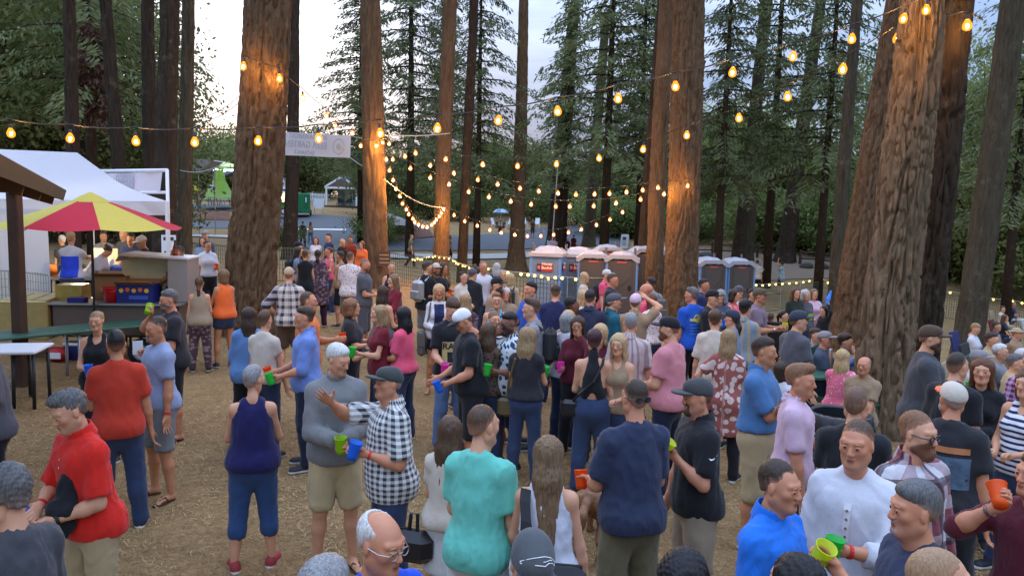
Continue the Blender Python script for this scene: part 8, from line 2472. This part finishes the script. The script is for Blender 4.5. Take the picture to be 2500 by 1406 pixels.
# ---- right: by the fence and seated
GS = 'people seated on the right'
pr(1943,700,1.70,30,"person in a dark coat with a lime cup, leftmost of three by the fence",'the person in the dark coat',hair=('mid','brown'),sex='f',top=ls('forest',loose=.03,hem=.75),bottom=bot('charcoal'),arms=('cup','front'),cups=('lime',))
pr(1966,706,1.66,30,"grey-haired woman in grey in the middle of the trio by the fence",None,sex='f',hair=('curly','ltgrey'),top=ls('charcoal'),bottom=J)
pr(1988,704,1.66,20,"woman in pale pink at the right of the trio by the fence",None,sex='f',hair=('mid','ltbrown'),top=ls('pinkshirt'),bottom=J,arms=('front','front'))
pr(2014,748,1.3,-40,"child in black holding up a blue foam hand",'the child in black',sex='k',hair=('mid','black'),top=ls('black'),bottom=BP,arms=('up','front'))
pr(1850,632,1.60,176,"boy in a cream T-shirt and black shorts beyond the fence, back turned",None,hair=('short','dkbrown'),top=tee('cream',loose=.03),bottom=bot('black','shorts'),far=30,D=41,group=GB)
pr(1864,607,1.66,170,"blond girl in a striped top beyond the fence",None,sex='f',hair=('mid','blond'),top=wtop('sailor'),bottom=bot('charcoal','hot'),far=40,D=46,group=GB)
pr(1909,640,1.30,-120,"small child in a pale green shirt beyond the fence, arm raised",None,sex='k',hair=('short','black'),top=tee('palegreen',hem=.7),bottom=bot('brown','shorts'),arms=('up','down'),D=43,group=GB)
def seated(px,py,h,face,label,chair=None,cm=None,**kw):
 i = pr(px,py,h,face,label,pose='sit',group=GS,arms=kw.pop('arms',('lap','lapc')),**kw)
 r = i['root']
 if chair:lawn_chair(r.location + Vector((0,0,.03)),r.rotation_euler.z,chair,cm or plain("chair_green",srgb(36,62,46),.8),'folding chairs on the right',fold=True,name='folding_chair')
 return i
CB = plain("chair_blue",srgb(30,36,84),.8);CG = plain("chair_green",srgb(36,62,46),.8);CT = plain("chair_tan",srgb(150,134,104),.8);CBK = plain("chair_black",(.02,.02,.022),.8)
seated(1882,765,1.45,170,"boy in bright blue T-shirt seated by the fence, back turned","black folding chair under the boy in bright blue",CBK,hair=('short','dkbrown'),top=tee('bluetee'),bottom=bot('charcoal','shorts'))
seated(1913,758,1.55,70,"dark-haired girl in a black jacket seated beside the boy in bright blue","black folding chair under the girl in the black jacket",CBK,sex='f',hair=('pony','black'),top=ls('black'),bottom=bot('black','hot'))
seated(1990,800,1.66,60,"dark-haired boy in pale shirt seated left of the grey cap","dark green folding chair under the boy in the pale shirt",CG,hair=('short','dkbrown'),top=tee('greyblue'),bottom=J)
seated(2012,806,1.76,75,"man in a grey cap and navy shirt in a green folding chair","dark green folding chair under the man in the grey cap",CG,hair=('crew','grey'),top=tee('slate'),bottom=J,hat=('cap',C('grey')),skin='ruddy',g=.4)
seated(2063,815,1.66,80,"brown-haired person in light blue seated at the foot of the wide leaning trunk","dark green folding chair at the foot of the wide leaning trunk",CG,hair=('thick','dkbrown'),top=tee('lightblue'),bottom=J,arms=('lap','face'))
seated(2058,852,1.62,165,"blond woman in pink patterned blouse seated at the green table",None,None,sex='f',hair=('mid','blond'),top=wtop('pinkprint',sleeve=.7,loose=.03),bottom=J,arms=('lapc','lapc'),g=.35)
seated(1910,880,1.60,150,"dark-haired woman seated behind the ginger man in pale pink",None,None,sex='f',hair=('bob','dkbrown'),top=wtop('white'),bottom=J)
seated(2112,868,1.66,-20,"bald person seated beyond the green table, half hidden by the biggest trunk",None,None,hair=('bald','grey'),top=tee('tan'),bottom=J,skin='ruddy')
for px,py,face,lb,cl,cm,kw in [
 (2380,788,74,"blond woman in white T-shirt reading in a lawn chair behind the red-haired woman","blue folding chair under the reading woman in white",CB,dict(sex='f',hair=('short','dkblond'),top=wtop('white'),bottom=bot('navy','hot'),head=(0,25))),
 (2372,742,80,"person with outstretched grey trousers seated behind the smooth leaning trunk","blue folding chair behind the smooth leaning trunk",CB,dict(hair=('short','grey'),top=tee('navyplain'),bottom=bot('slate'))),
 (2447,747,76,"person in a beige jumper seated before the globe lights","tan folding chair under the beige jumper",CT,dict(hair=('short','brown'),top=ls('cream'),bottom=bot('stone'))),
 (2474,736,78,"man in a navy T-shirt seated before the globe lights","blue folding chair under the navy T-shirt before the globes",CB,dict(hair=('buzz','brown'),top=tee('navyplain'),bottom=bot('lightgrey'),skin='ruddy')),
 (2453,767,76,"auburn-haired person in black seated behind the blue chair","red folding chair under the auburn-haired person",plain("chair_red",srgb(90,24,30),.8),dict(sex='f',hair=('mid','red'),top=wtop('black'),bottom=J)),
 (2432,785,74,"person in navy leaning back in a blue folding chair","blue folding chair under the person in navy leaning back",CB,dict(hair=('short','brown'),top=ls('navyplain'),bottom=BP)),
 (2482,799,72,"person under a straw hat seated near the right edge","tan folding chair under the straw hat",CT,dict(hair=('short','grey'),top=tee('tan'),bottom=J,hat=('sunhat',C('tancap'),C('tancap')))),
 (2388,853,80,"person in a grey cap seated just behind the red-haired woman's head","tan folding chair behind the red-haired woman",CT,dict(hair=('crew','grey'),top=tee('lightgrey'),bottom=J,hat=('cap',C('grey')))),
 (2478,862,95,"grey-haired person with a pale collar in a tan folding chair","tan folding chair under the person with the pale collar",CT,dict(hair=('short','saltpep'),top=tee('sand'),bottom=J)),
 (2497,850,85,"person in a white cap at the right edge among the lawn chairs","tan folding chair under the white cap",CT,dict(hair=('short','grey'),top=tee('forest'),bottom=J,hat=('cap',C('white')))),
 (2420,812,78,"person in khaki seated between the reader and the straw hat","black folding chair under the person in khaki",CBK,dict(hair=('short','dkbrown'),top=tee('khaki'),bottom=bot('stone','shorts'))),
 (2440,838,82,"white-haired person in grey among the lawn chairs","green folding chair under the white-haired person",CG,dict(hair=('short','white'),top=tee('grey'),bottom=J)),
]:
 seated(px,py,1.72,face,lb,cl,cm,**kw)
# ------------------------------------------------------------------ prints, bags and other small things
def stick(info,part,mat,shapes,name,back=False,off=.004):
 """flat print pressed on the front (or back) of a garment: shapes are lists of (x, z) in figure metres, triangulated"""
 root = info['root'];ob = next((c for c in root.children if c.name.split('.')[0] in part),None)
 if ob is None:return
 bv = BVHTree.FromPolygons([v.co for v in ob.data.vertices],[tuple(p.vertices) for p in ob.data.polygons])
 s = 1 if back else -1
 Vs,Fs = [],[]
 for vs,fs in shapes:
  n = len(Vs)
  for x,z in vs:
   h = bv.ray_cast(Vector((x,s * 1.0,z)),Vector((0,-s,0)))
   y = h[0].y if h[0] is not None else s * .13
   Vs.append((x,y + s * off,z))
  Fs += [tuple(i + n for i in f) for f in fs]
 m = MB().add(Vs,Fs);return m.build(name,mat,ob)
def quad(x0,z0,x1,z1,nx=8,nz=8):
 vs = [(x0 + (x1 - x0) * i / nx,z0 + (z1 - z0) * j / nz) for j in range(nz + 1) for i in range(nx + 1)]
 return vs,[(j * (nx + 1) + i,j * (nx + 1) + i + 1,(j + 1) * (nx + 1) + i + 1,(j + 1) * (nx + 1) + i) for j in range(nz) for i in range(nx)]
def text_shape(txt,size,x,z,back=False,arc=0.0):
 cu = bpy.data.curves.new("t",'FONT');cu.body = txt;cu.size = size;cu.align_x = 'CENTER';cu.align_y = 'CENTER';cu.offset = size * .025;cu.resolution_u = 2
 o = bpy.data.objects.new("t",cu);COL.objects.link(o)
 me = bpy.data.meshes.new_from_object(o.evaluated_get(bpy.context.evaluated_depsgraph_get()));bpy.data.objects.remove(o);bpy.data.curves.remove(cu)
 sx = -1 if back else 1
 vs = [(x + sx * v.co.x,z + v.co.y - arc * v.co.x ** 2) for v in me.vertices];fs = [tuple(p.vertices) for p in me.polygons]
 bpy.data.meshes.remove(me)
 return vs,fs
def ring(x,z,r0,r1,n=20):
 vs = []
 for i in range(n):
  a = 2 * math.pi * i / n;vs += [(x + r0 * math.cos(a),z + r0 * math.sin(a)),(x + r1 * math.cos(a),z + r1 * math.sin(a))]
 return vs,[(2 * i,2 * i + 1,(2 * i + 3) % (2 * n),(2 * i + 2) % (2 * n)) for i in range(n)]
def disc(x,z,r,n=18,k=3):
 vs,fs = [],[]
 for j in range(k):
  s,f = ring(x,z,r * j / k + 1e-4,r * (j + 1) / k,n);o = len(vs);vs += s;fs += [tuple(i + o for i in q) for q in f]
 return vs,fs
TOPS = ('t_shirt','shirt','tank_top','jacket','blouse','dress')
pt_tan = plain("print_tan",srgb(196,172,116),.85,var=.08);pt_blk = plain("print_black",(.02,.018,.016),.85);pt_yel = plain("print_gold",srgb(222,190,70),.85,var=.08);pt_wht = plain("print_white",srgb(226,226,226),.8)
I = WHO['the man in the printed black T-shirt']
stick(I,TOPS,pt_tan,[quad(-.13,1.02,.13,1.33)],'print',off=.006)
stick(I,TOPS,pt_blk,[text_shape("RAGE",.105,0,1.275),quad(-.12,1.035,.12,1.075,8,2),quad(-.075,1.09,.05,1.21,4,4)],'print_lettering',off=.010)
I = WHO['the man in the yellow-print T-shirt']
stick(I,TOPS,pt_yel,[text_shape("GOODLIFE",.075,.02,1.26,arc=1.2)],'lettering',off=.006);stick(I,TOPS,pt_yel,[ring(.02,1.11,.095,.11)],'printed_ring',off=.006);stick(I,TOPS,pt_yel,[disc(.02,1.11,.085)],'printed_disc',off=.006)
stick(I,TOPS,pt_blk,[quad(-.02,1.07,.01,1.15,2,2),quad(.03,1.07,.06,1.15,2,2)],'print_mark',off=.010)
I = WHO['the man in the bright blue T-shirt']
stick(I,TOPS,plain("print_ochre",srgb(190,176,84),.85,var=.15),[text_shape("Brew\nCrew",.10,0,1.36,back=True)] if False else [ring(.0,1.37,.05,.065,14)],'printed_ring',back=True,off=.006)
for q_ in ((-.14,1.36,.02,1.41),(-.05,1.33,.12,1.37)):stick(I,TOPS,plain('print_ochre',(0,0,0)),[quad(*q_,6,2)],'printed_word',back=True,off=.007)
stick(I,TOPS,plain("print_faint",srgb(80,120,190),.85),[quad(-.12,1.27 - k * .045,.12,1.285 - k * .045,6,1) for k in range(4)],'print_lines',back=True,off=.006)
I = WHO['the man in the picture T-shirt']
stick(I,TOPS,plain("print_rust",srgb(176,110,70),.85,var=.3),[quad(-.15,1.335,.15,1.375,8,2)],'printed_banner',back=True,off=.008)
stick(I,TOPS,plain("print_scene",srgb(74,92,110),.85,var=.6,scale=26),[quad(-.16,1.10,.16,1.31,10,8)],'print_picture',back=True,off=.006)
I = WHO['the man in the black polo']
# small tick on the sleeve: found by a ray from the left side
root = I['root'];ob = next(c for c in root.children if c.name.startswith('shirt'))
bv = BVHTree.FromPolygons([v.co for v in ob.data.vertices],[tuple(p.vertices) for p in ob.data.polygons])
tick = [(-.035,.004),(-.022,-.012),(.0,-.010),(.04,.018),(.0,-.002),(-.020,-.004)]
Vs = []
for a,b in tick:
 h = bv.ray_cast(Vector((1.0,a,1.30 * I['s'] + b)),Vector((-1,0,0)))
 Vs.append(((h[0].x if h[0] is not None else .25) + .004,a,1.30 * I['s'] + b))
MB().add(Vs,[(0,1,5),(1,2,4,5),(2,3,4)]).build('emblem',pt_wht,ob)
# bird-head emblem on the grey cap (plain stylised bird head in outline)
I = WHO['the person in the emblem cap']
capo = next(c for c in I['root'].children if c.name.startswith('cap'))
bv = BVHTree.FromPolygons([v.co for v in capo.data.vertices],[tuple(p.vertices) for p in capo.data.polygons])
hp = I['P_'](np.array(I['hp'],np.float32))
def on_cap(u,v):
 h = bv.ray_cast(Vector((hp[0] + u,hp[1] - .6,hp[2] + v + .26)),Vector((0,.93,-.37)))
 return h[0] if h[0] is not None else None
bird = [(-.070,.006),(-.03,.016),(.012,.020),(.036,.014),(.054,-.002),(.050,-.016),(.042,-.006),(.026,-.004),(.012,-.014),(-.012,-.010),(-.070,-.002)]
mb = MB()
pts = [on_cap(u + .012,v) for u,v in bird]
if all(p is not None for p in pts):
 pts = [p + Vector((0,-.004,.003)) for p in pts]
 mb.tube(pts + pts[:1],.0015,5);mb.tube([pts[0] * .7 + pts[10] * .3,pts[2] * .45 + pts[8] * .55,pts[3] * .55 + pts[7] * .45],.0013,5);mb.tube([pts[3] * .6 + pts[7] * .4,pts[3] * .5 + pts[6] * .5],.002,5);mb.build('emblem',pt_wht,capo)
# henley placket with buttons
I = WHO['the man in the white henley']
stick(I,TOPS,plain("placket",srgb(206,202,200),.85),[quad(-.018,1.24,.018,1.44,2,6)],'placket',off=.006)
stick(I,TOPS,plain("button",srgb(120,100,84),.4),[disc(0,1.27 + k * .045,.007,10,1) for k in range(4)],'button',off=.011)
I = WHO['the man in the red polo']
stick(I,TOPS,plain("button_white",srgb(226,214,200),.4),[disc(0,1.33 + k * .05,.008,10,1) for k in range(2)],'button',off=.008)
I = WHO['the white-haired man in grey']
stick(I,TOPS,plain("inner_shirt",srgb(178,182,190),.85,var=.35,scale=40),[([(sx * (.004 + .016 * k),1.32 + .022 * k) for k in range(5) for sx in (-1,-.33,.33,1)],[(k * 4 + i,k * 4 + i + 1,k * 4 + i + 5,k * 4 + i + 4) for k in range(4) for i in range(3)])],'shirt_front',off=.010)
I = WHO['the woman in the white cardigan']
stick(I,TOPS,C('navyplain'),[quad(-.075,.90,.075,1.40,6,12)],'top_front',off=.007)
I = WHO['the stall worker in blue']
stick(I,TOPS,plain("apron_blue",srgb(40,70,210),.7,var=.2,scale=14),[quad(-.16,1.0,.16,1.44,8,10)],'apron_back',back=True,off=.012)
I = WHO['the man in the black jersey']
stick(I,TOPS,pt_wht,[text_shape("G",.13,0,1.28)],'print',off=.008)
def W_(info,p):return info['M'] @ info['P'](p)
def strap_bag(info,label,name,mat,bag_c,bag_s,strap,rz=0.0,cat='bag'):
 """bag hung by a strap given as figure-space points"""
 o = empty(name,W_(info,bag_c),info['root'].rotation_euler.z + rz);tag(o,label,cat,'bags carried in the crowd')
 m = MB();m.box((0,0,0),bag_s,bev=min(bag_s) * .35);m.build('body',mat,o,smooth=False)
 m = MB();m.box((0,-bag_s[1] * .52,bag_s[2] * .12),(bag_s[0] * .86,.012,bag_s[2] * .5),bev=.005);m.build('flap',mat,o)
 inv = (Matrix.Translation(o.location) @ Matrix.Rotation(o.rotation_euler.z,4,'Z')).inverted()
 m = MB();m.tube([inv @ W_(info,p) for p in strap],.014,5);m.build('strap',mat,o)
 return o
LEA = plain("black_leather",(.016,.015,.016),.35);CAN = plain("dark_canvas",(.03,.029,.03),.85);TANL = plain("olive_leather",srgb(92,78,48),.5);GREYB = plain("grey_bag",srgb(92,90,84),.8)
I = WHO['the woman beside the mint T-shirt']
strap_bag(I,"black leather handbag with a bent handle hanging beside the mint T-shirt",'handbag',LEA,(.26,.12,.74),(.30,.16,.22),[(.22,.12,.85),(.22,.12,1.0),(.28,.12,1.0),(.30,.12,.85)])
I = WHO['the woman in white with the sling bag']
strap_bag(I,"black sling bag low across the back of the woman in white",'sling_bag',CAN,(-.06,.19,.98),(.36,.14,.20),[(.10,.16,1.02),(.13,.135,1.25),(.135,.06,1.44),(.12,-.05,1.44),(.05,-.16,1.28)])
# wide strap
m = MB();root = I['root']
strip = [(.02,.165,1.06),(.07,.160,1.18),(.11,.145,1.30),(.125,.10,1.40),(.125,.05,1.455)]
vs = []
for p in strip:q = I['P'](p);vs += [q + Vector((-.028,.012,.0)),q + Vector((.028,.012,.012))]
bag = [o for o in bpy.data.objects if o.name.startswith('sling_bag')][0]
inv = (Matrix.Translation(bag.location) @ Matrix.Rotation(bag.rotation_euler.z,4,'Z')).inverted() @ I['M']
MB().add([inv @ v for v in vs],[(2 * i,2 * i + 1,2 * i + 3,2 * i + 2) for i in range(len(strip) - 1)]).build('wide_strap',CAN,bag)
I = WHO['the woman in the cross-back top']
strap_bag(I,"small round black purse at the hip of the woman in the cross-back top",'purse',LEA,(.24,.06,.93),(.20,.09,.17),[(.22,.06,1.0),(.14,.16,1.1),(-.02,.17,1.25),(-.11,.10,1.43),(-.11,0,1.47)])
I = WHO['the streaked blond woman']
strap_bag(I,"small olive bag on a long strap at the streaked blond woman's left side",'shoulder_bag',TANL,(.24,.02,.84),(.18,.08,.20),[(.22,.02,.94),(.19,.08,1.15),(.12,.09,1.40),(.10,0,1.47)])
I = WHO['the woman in the white cardigan']
strap_bag(I,"long grey tote hanging from the shoulder of the woman in the white cardigan",'tote_bag',GREYB,(-.29,.02,.82),(.12,.28,.40),[(-.24,-.06,1.0),(-.17,-.11,1.25),(-.14,-.05,1.46),(-.16,.08,1.42),(-.24,.12,1.05)])
def backpack(info,label,mat,sz=(.30,.16,.42)):
 o = empty('backpack',W_(info,(0,.20 + .0,1.22)),info['root'].rotation_euler.z);tag(o,label,'backpack','bags carried in the crowd')
 m = MB();m.box((0,.02,0),sz,bev=.06);m.build('body',mat,o)
 m = MB();m.box((0,.02 + sz[1] * .55,-.07),(sz[0] * .8,.06,sz[2] * .42),bev=.025);m.build('pocket',mat,o)
 inv = (Matrix.Translation(o.location) @ Matrix.Rotation(o.rotation_euler.z,4,'Z')).inverted()
 for s in (-1,1):
  m = MB();m.tube([inv @ W_(info,p) for p in ((s * .10,.14,1.06),(s * .15,.04,1.12),(s * .14,-.13,1.28),(s * .115,-.07,1.44),(s * .11,.04,1.47),(s * .10,.13,1.40))],.018,6);m.build('strap',mat,o)
 return o
for w,lb,mt in [('the young man with the backpack',"black backpack on the young man in the grey T-shirt",CAN),('the woman in lilac',"black backpack on the dark-haired woman in lilac near the fence",CAN),('the man with the silver bag',"silver quilted bag on the back of the man in black and grey shorts",plain("silver",srgb(170,168,164),.35,metal=.5)),
                  ('the woman in the tan jacket',"dark backpack on the blond woman in the tan jacket",CAN),('the person with the dark backpack',"dark backpack on the person in the white cap",CAN),('the man with the grey backpack',"grey backpack on the dark-haired man behind the bald man",GREYB)]:
 backpack(WHO[w],lb,mt)
# black jacket over the red polo man's arm
I = WHO['the man in the red polo']
f = Field((-.3,-.6,.5),(.5,.2,1.5),.014)
Jl = I['J'][1]
a,b = Jl['E'],Jl['W']
f.cone(a * .45 + b * .55 + A3(-.02,-.02,.02),b * .85 + a * .15 + A3(-.03,0,.03),.045,.05,.05)
for k in range(5):
 t = .42 + .11 * k;p = a * (1 - t) + b * t
 f.cone(p + A3(-.05,.0,.06),p + A3(-.06,-.02,-.11 - .04 * (k % 2)),.030,.018,.03)
f.ell(a * .4 + b * .6 + A3(-.07,.02,.15),(.06,.05,.08),.05)
V,Q = f.mesh()
if len(V):
 V = V + vnormals(V,Q) * (wavy(V,4,(22,22,10)) * .016)[:,None]
 V = np.array([tuple(I['M'] @ Vector(I['P_'](v))) for v in V]);c0 = V.mean(0);c0[2] = V[:,2].min()
 o = link('jacket',np_mesh('jacket',V - c0,Q,[C('black')]));o.location = c0;tag(o,"bunched black jacket held against the red polo",'jacket')
# papers and phones
I = WHO['the heavy man in black']
J1 = I['J'][1]
o = empty('paper',W_(I,J1['W'] + J1['f'] * .13));m = MB();m.box((0,0,.06),(.11,.004,.16),M=Matrix.Rotation(.5,4,'Z'));m.build('sheet',M_WHITE,o);tag(o,"white paper slip in the hand of the heavy man in black",'paper')
# foam hand
I = WHO['the child in black']
J1 = I['J'][1];p = W_(I,J1['W'] + J1['f'] * .10)
hv,hq = hand_template('flat',2);R = rz_(.4) @ ry(-1.2)
o = link('foam_hand',np_mesh('foam_hand',(hv * 1.35) @ R.T,hq,[plain("foam_blue",srgb(70,130,220),.7)]));o.location = p;tag(o,"bright blue foam hand held up by the child in black",'foam hand')
# green picnic table with bottle, and the bin
c = on_ground(2028,905,.76);o = empty('picnic_table',(c.x + .2,c.y + .1,G(c.x,c.y)),rad(20));tag(o,"green picnic table by the biggest trunk, a steel bottle standing on it",'picnic table')
for k in range(4):
 m = MB();m.box((0,-.28 + k * .185,.74),(1.5,.175,.04),bev=.006);m.build('plank',M_GREENP,o)
for s in (-1,1):m = MB();m.box((0,s * .68,.44),(1.5,.25,.04),bev=.006);m.build('bench',M_GREENP,o)
for sx in (-.5,.5):
 m = MB();m.box((sx,0,.40),(.06,1.5,.08))
 for s in (-1,1):m.box((sx + .04,s * .42,.36),(.05,.09,.82),M=Matrix.Rotation(rad(-28 * s),4,'X'))
 m.build('leg_frame',M_GREENP,o)
b = empty('steel_bottle',(c.x,c.y + .05,o.location.z + .762));tag(b,"tall steel drinking bottle standing on the green picnic table",'bottle')
m = MB();m.lathe([(0,0),(.036,0),(.038,.02),(.038,.20),(.022,.26),(.02,.28),(0,.28)],16);m.build('body',plain("bottle_steel",srgb(178,150,136),.3,metal=.7),b,smooth=True)
m = MB();m.lathe([(.021,.275),(.023,.31),(0,.312)],14);m.build('cap',M_STEEL,b,smooth=True)
c = on_ground(2050,1012,.85)
b = empty('rubbish_bin',(c.x,c.y,G(c.x,c.y)));tag(b,"round black rubbish bin with a plastic liner before the biggest trunk",'bin')
m = MB();m.lathe([(0,0),(.24,0),(.28,.82),(.30,.83),(.30,.86),(.265,.86),(.25,.1),(0,.1)],24);m.build('body',M_BLACK,b,smooth=False)
m = MB();n = 40;vs = []
for i in range(n):
 a = 2 * math.pi * i / n;w = .012 * math.sin(i * 2.7)
 for r,z in ((.262,.70),(.268,.865),(.285 + w,.885),(.312 + w,.86),(.318 + w,.74 + w * 2)):vs.append((r * math.cos(a),r * math.sin(a),z))
m.add(vs,[(i * 5 + k,((i + 1) % n) * 5 + k,((i + 1) % n) * 5 + k + 1,i * 5 + k + 1) for i in range(n) for k in range(4)]);m.build('liner',plain("liner",(.03,.03,.033),.3),b,smooth=True)
# the dog beyond the big man in navy
def dog(x,y,rz,label,mat,lie=False,s=1.0):
 f = Field((-.35,-.75,-.05),(.35,.75,.95),.016)
 bz = .50
 f.ell((0,-.18,bz + .02),(.125,.2,.155),.06);f.ell((0,.12,bz + .03),(.105,.24,.12),.06);f.ell((0,.30,bz + .01),(.105,.13,.12),.05)
 f.cone((0,-.32,bz + .06),(0,-.47,bz + .24),.085,.065,.05)
 f.ell((0,-.52,bz + .28),(.07,.085,.07),.03);f.cone((0,-.56,bz + .26),(0,-.68,bz + .22),.045,.03,.03)
 for sd in (-1,1):
  f.ell((sd * .07,-.48,bz + .26),(.02,.045,.075),.015)
  f.cone((sd * .08,-.24,bz - .03),(sd * .085,-.25,.24),.055,.034,.03);f.cone((sd * .085,-.25,.24),(sd * .085,-.24,.04),.032,.026,.02);f.ell((sd * .085,-.27,.025),(.032,.05,.026),.015)
  f.cone((sd * .08,.32,bz),(sd * .09,.24,.32),.085,.05,.04);f.cone((sd * .09,.24,.32),(sd * .09,.40,.20),.045,.028,.02);f.cone((sd * .09,.40,.20),(sd * .09,.36,.03),.026,.024,.02);f.ell((sd * .09,.33,.025),(.03,.05,.026),.015)
 f.cone((0,.40,bz + .08),(.03,.58,bz - .02),.035,.045,.03);f.cone((.03,.58,bz - .02),(.06,.66,bz - .2),.045,.02,.03)
 V,Q = f.mesh();V = V + vnormals(V,Q) * (wavy(V,8,(30,30,14)) * .012)[:,None].astype(np.float32)
 o = link('dog',np_mesh('dog',V * s,Q,[mat]));o.location = (x,y,G(x,y));o.rotation_euler = (0,0,rz);tag(o,label,'dog')
 e = MB()
 for sd in (-1,1):e.add(*[list(map(tuple,(uvs((sd * .038 * s,-.575 * s,(bz + .30) * s),(.011 * s,) * 3)[0]))),[tuple(q) for q in uvs((0,0,0),(1,1,1))[1]]])
 e.build('eyes',plain("dog_eye",(.01,.008,.007),.15),o);n = MB();n.add(list(map(tuple,uvs((0,-.705 * s,(bz + .235) * s),(.018 * s,) * 3)[0])),[tuple(q) for q in uvs((0,0,0),(1,1,1))[1]]);n.build('nose',M_BLACK,o)
 return o
c = on_ground(1452,1330,0)
dog(c.x,c.y,rad(165),"reddish brown shaggy dog standing left of the big man in navy",hair_mat('ginger'))
c = on_ground(868,640,.3,23);dog(c.x,c.y,rad(70),"black dog beyond the fence beside the crouching blond woman",hair_mat('black'))
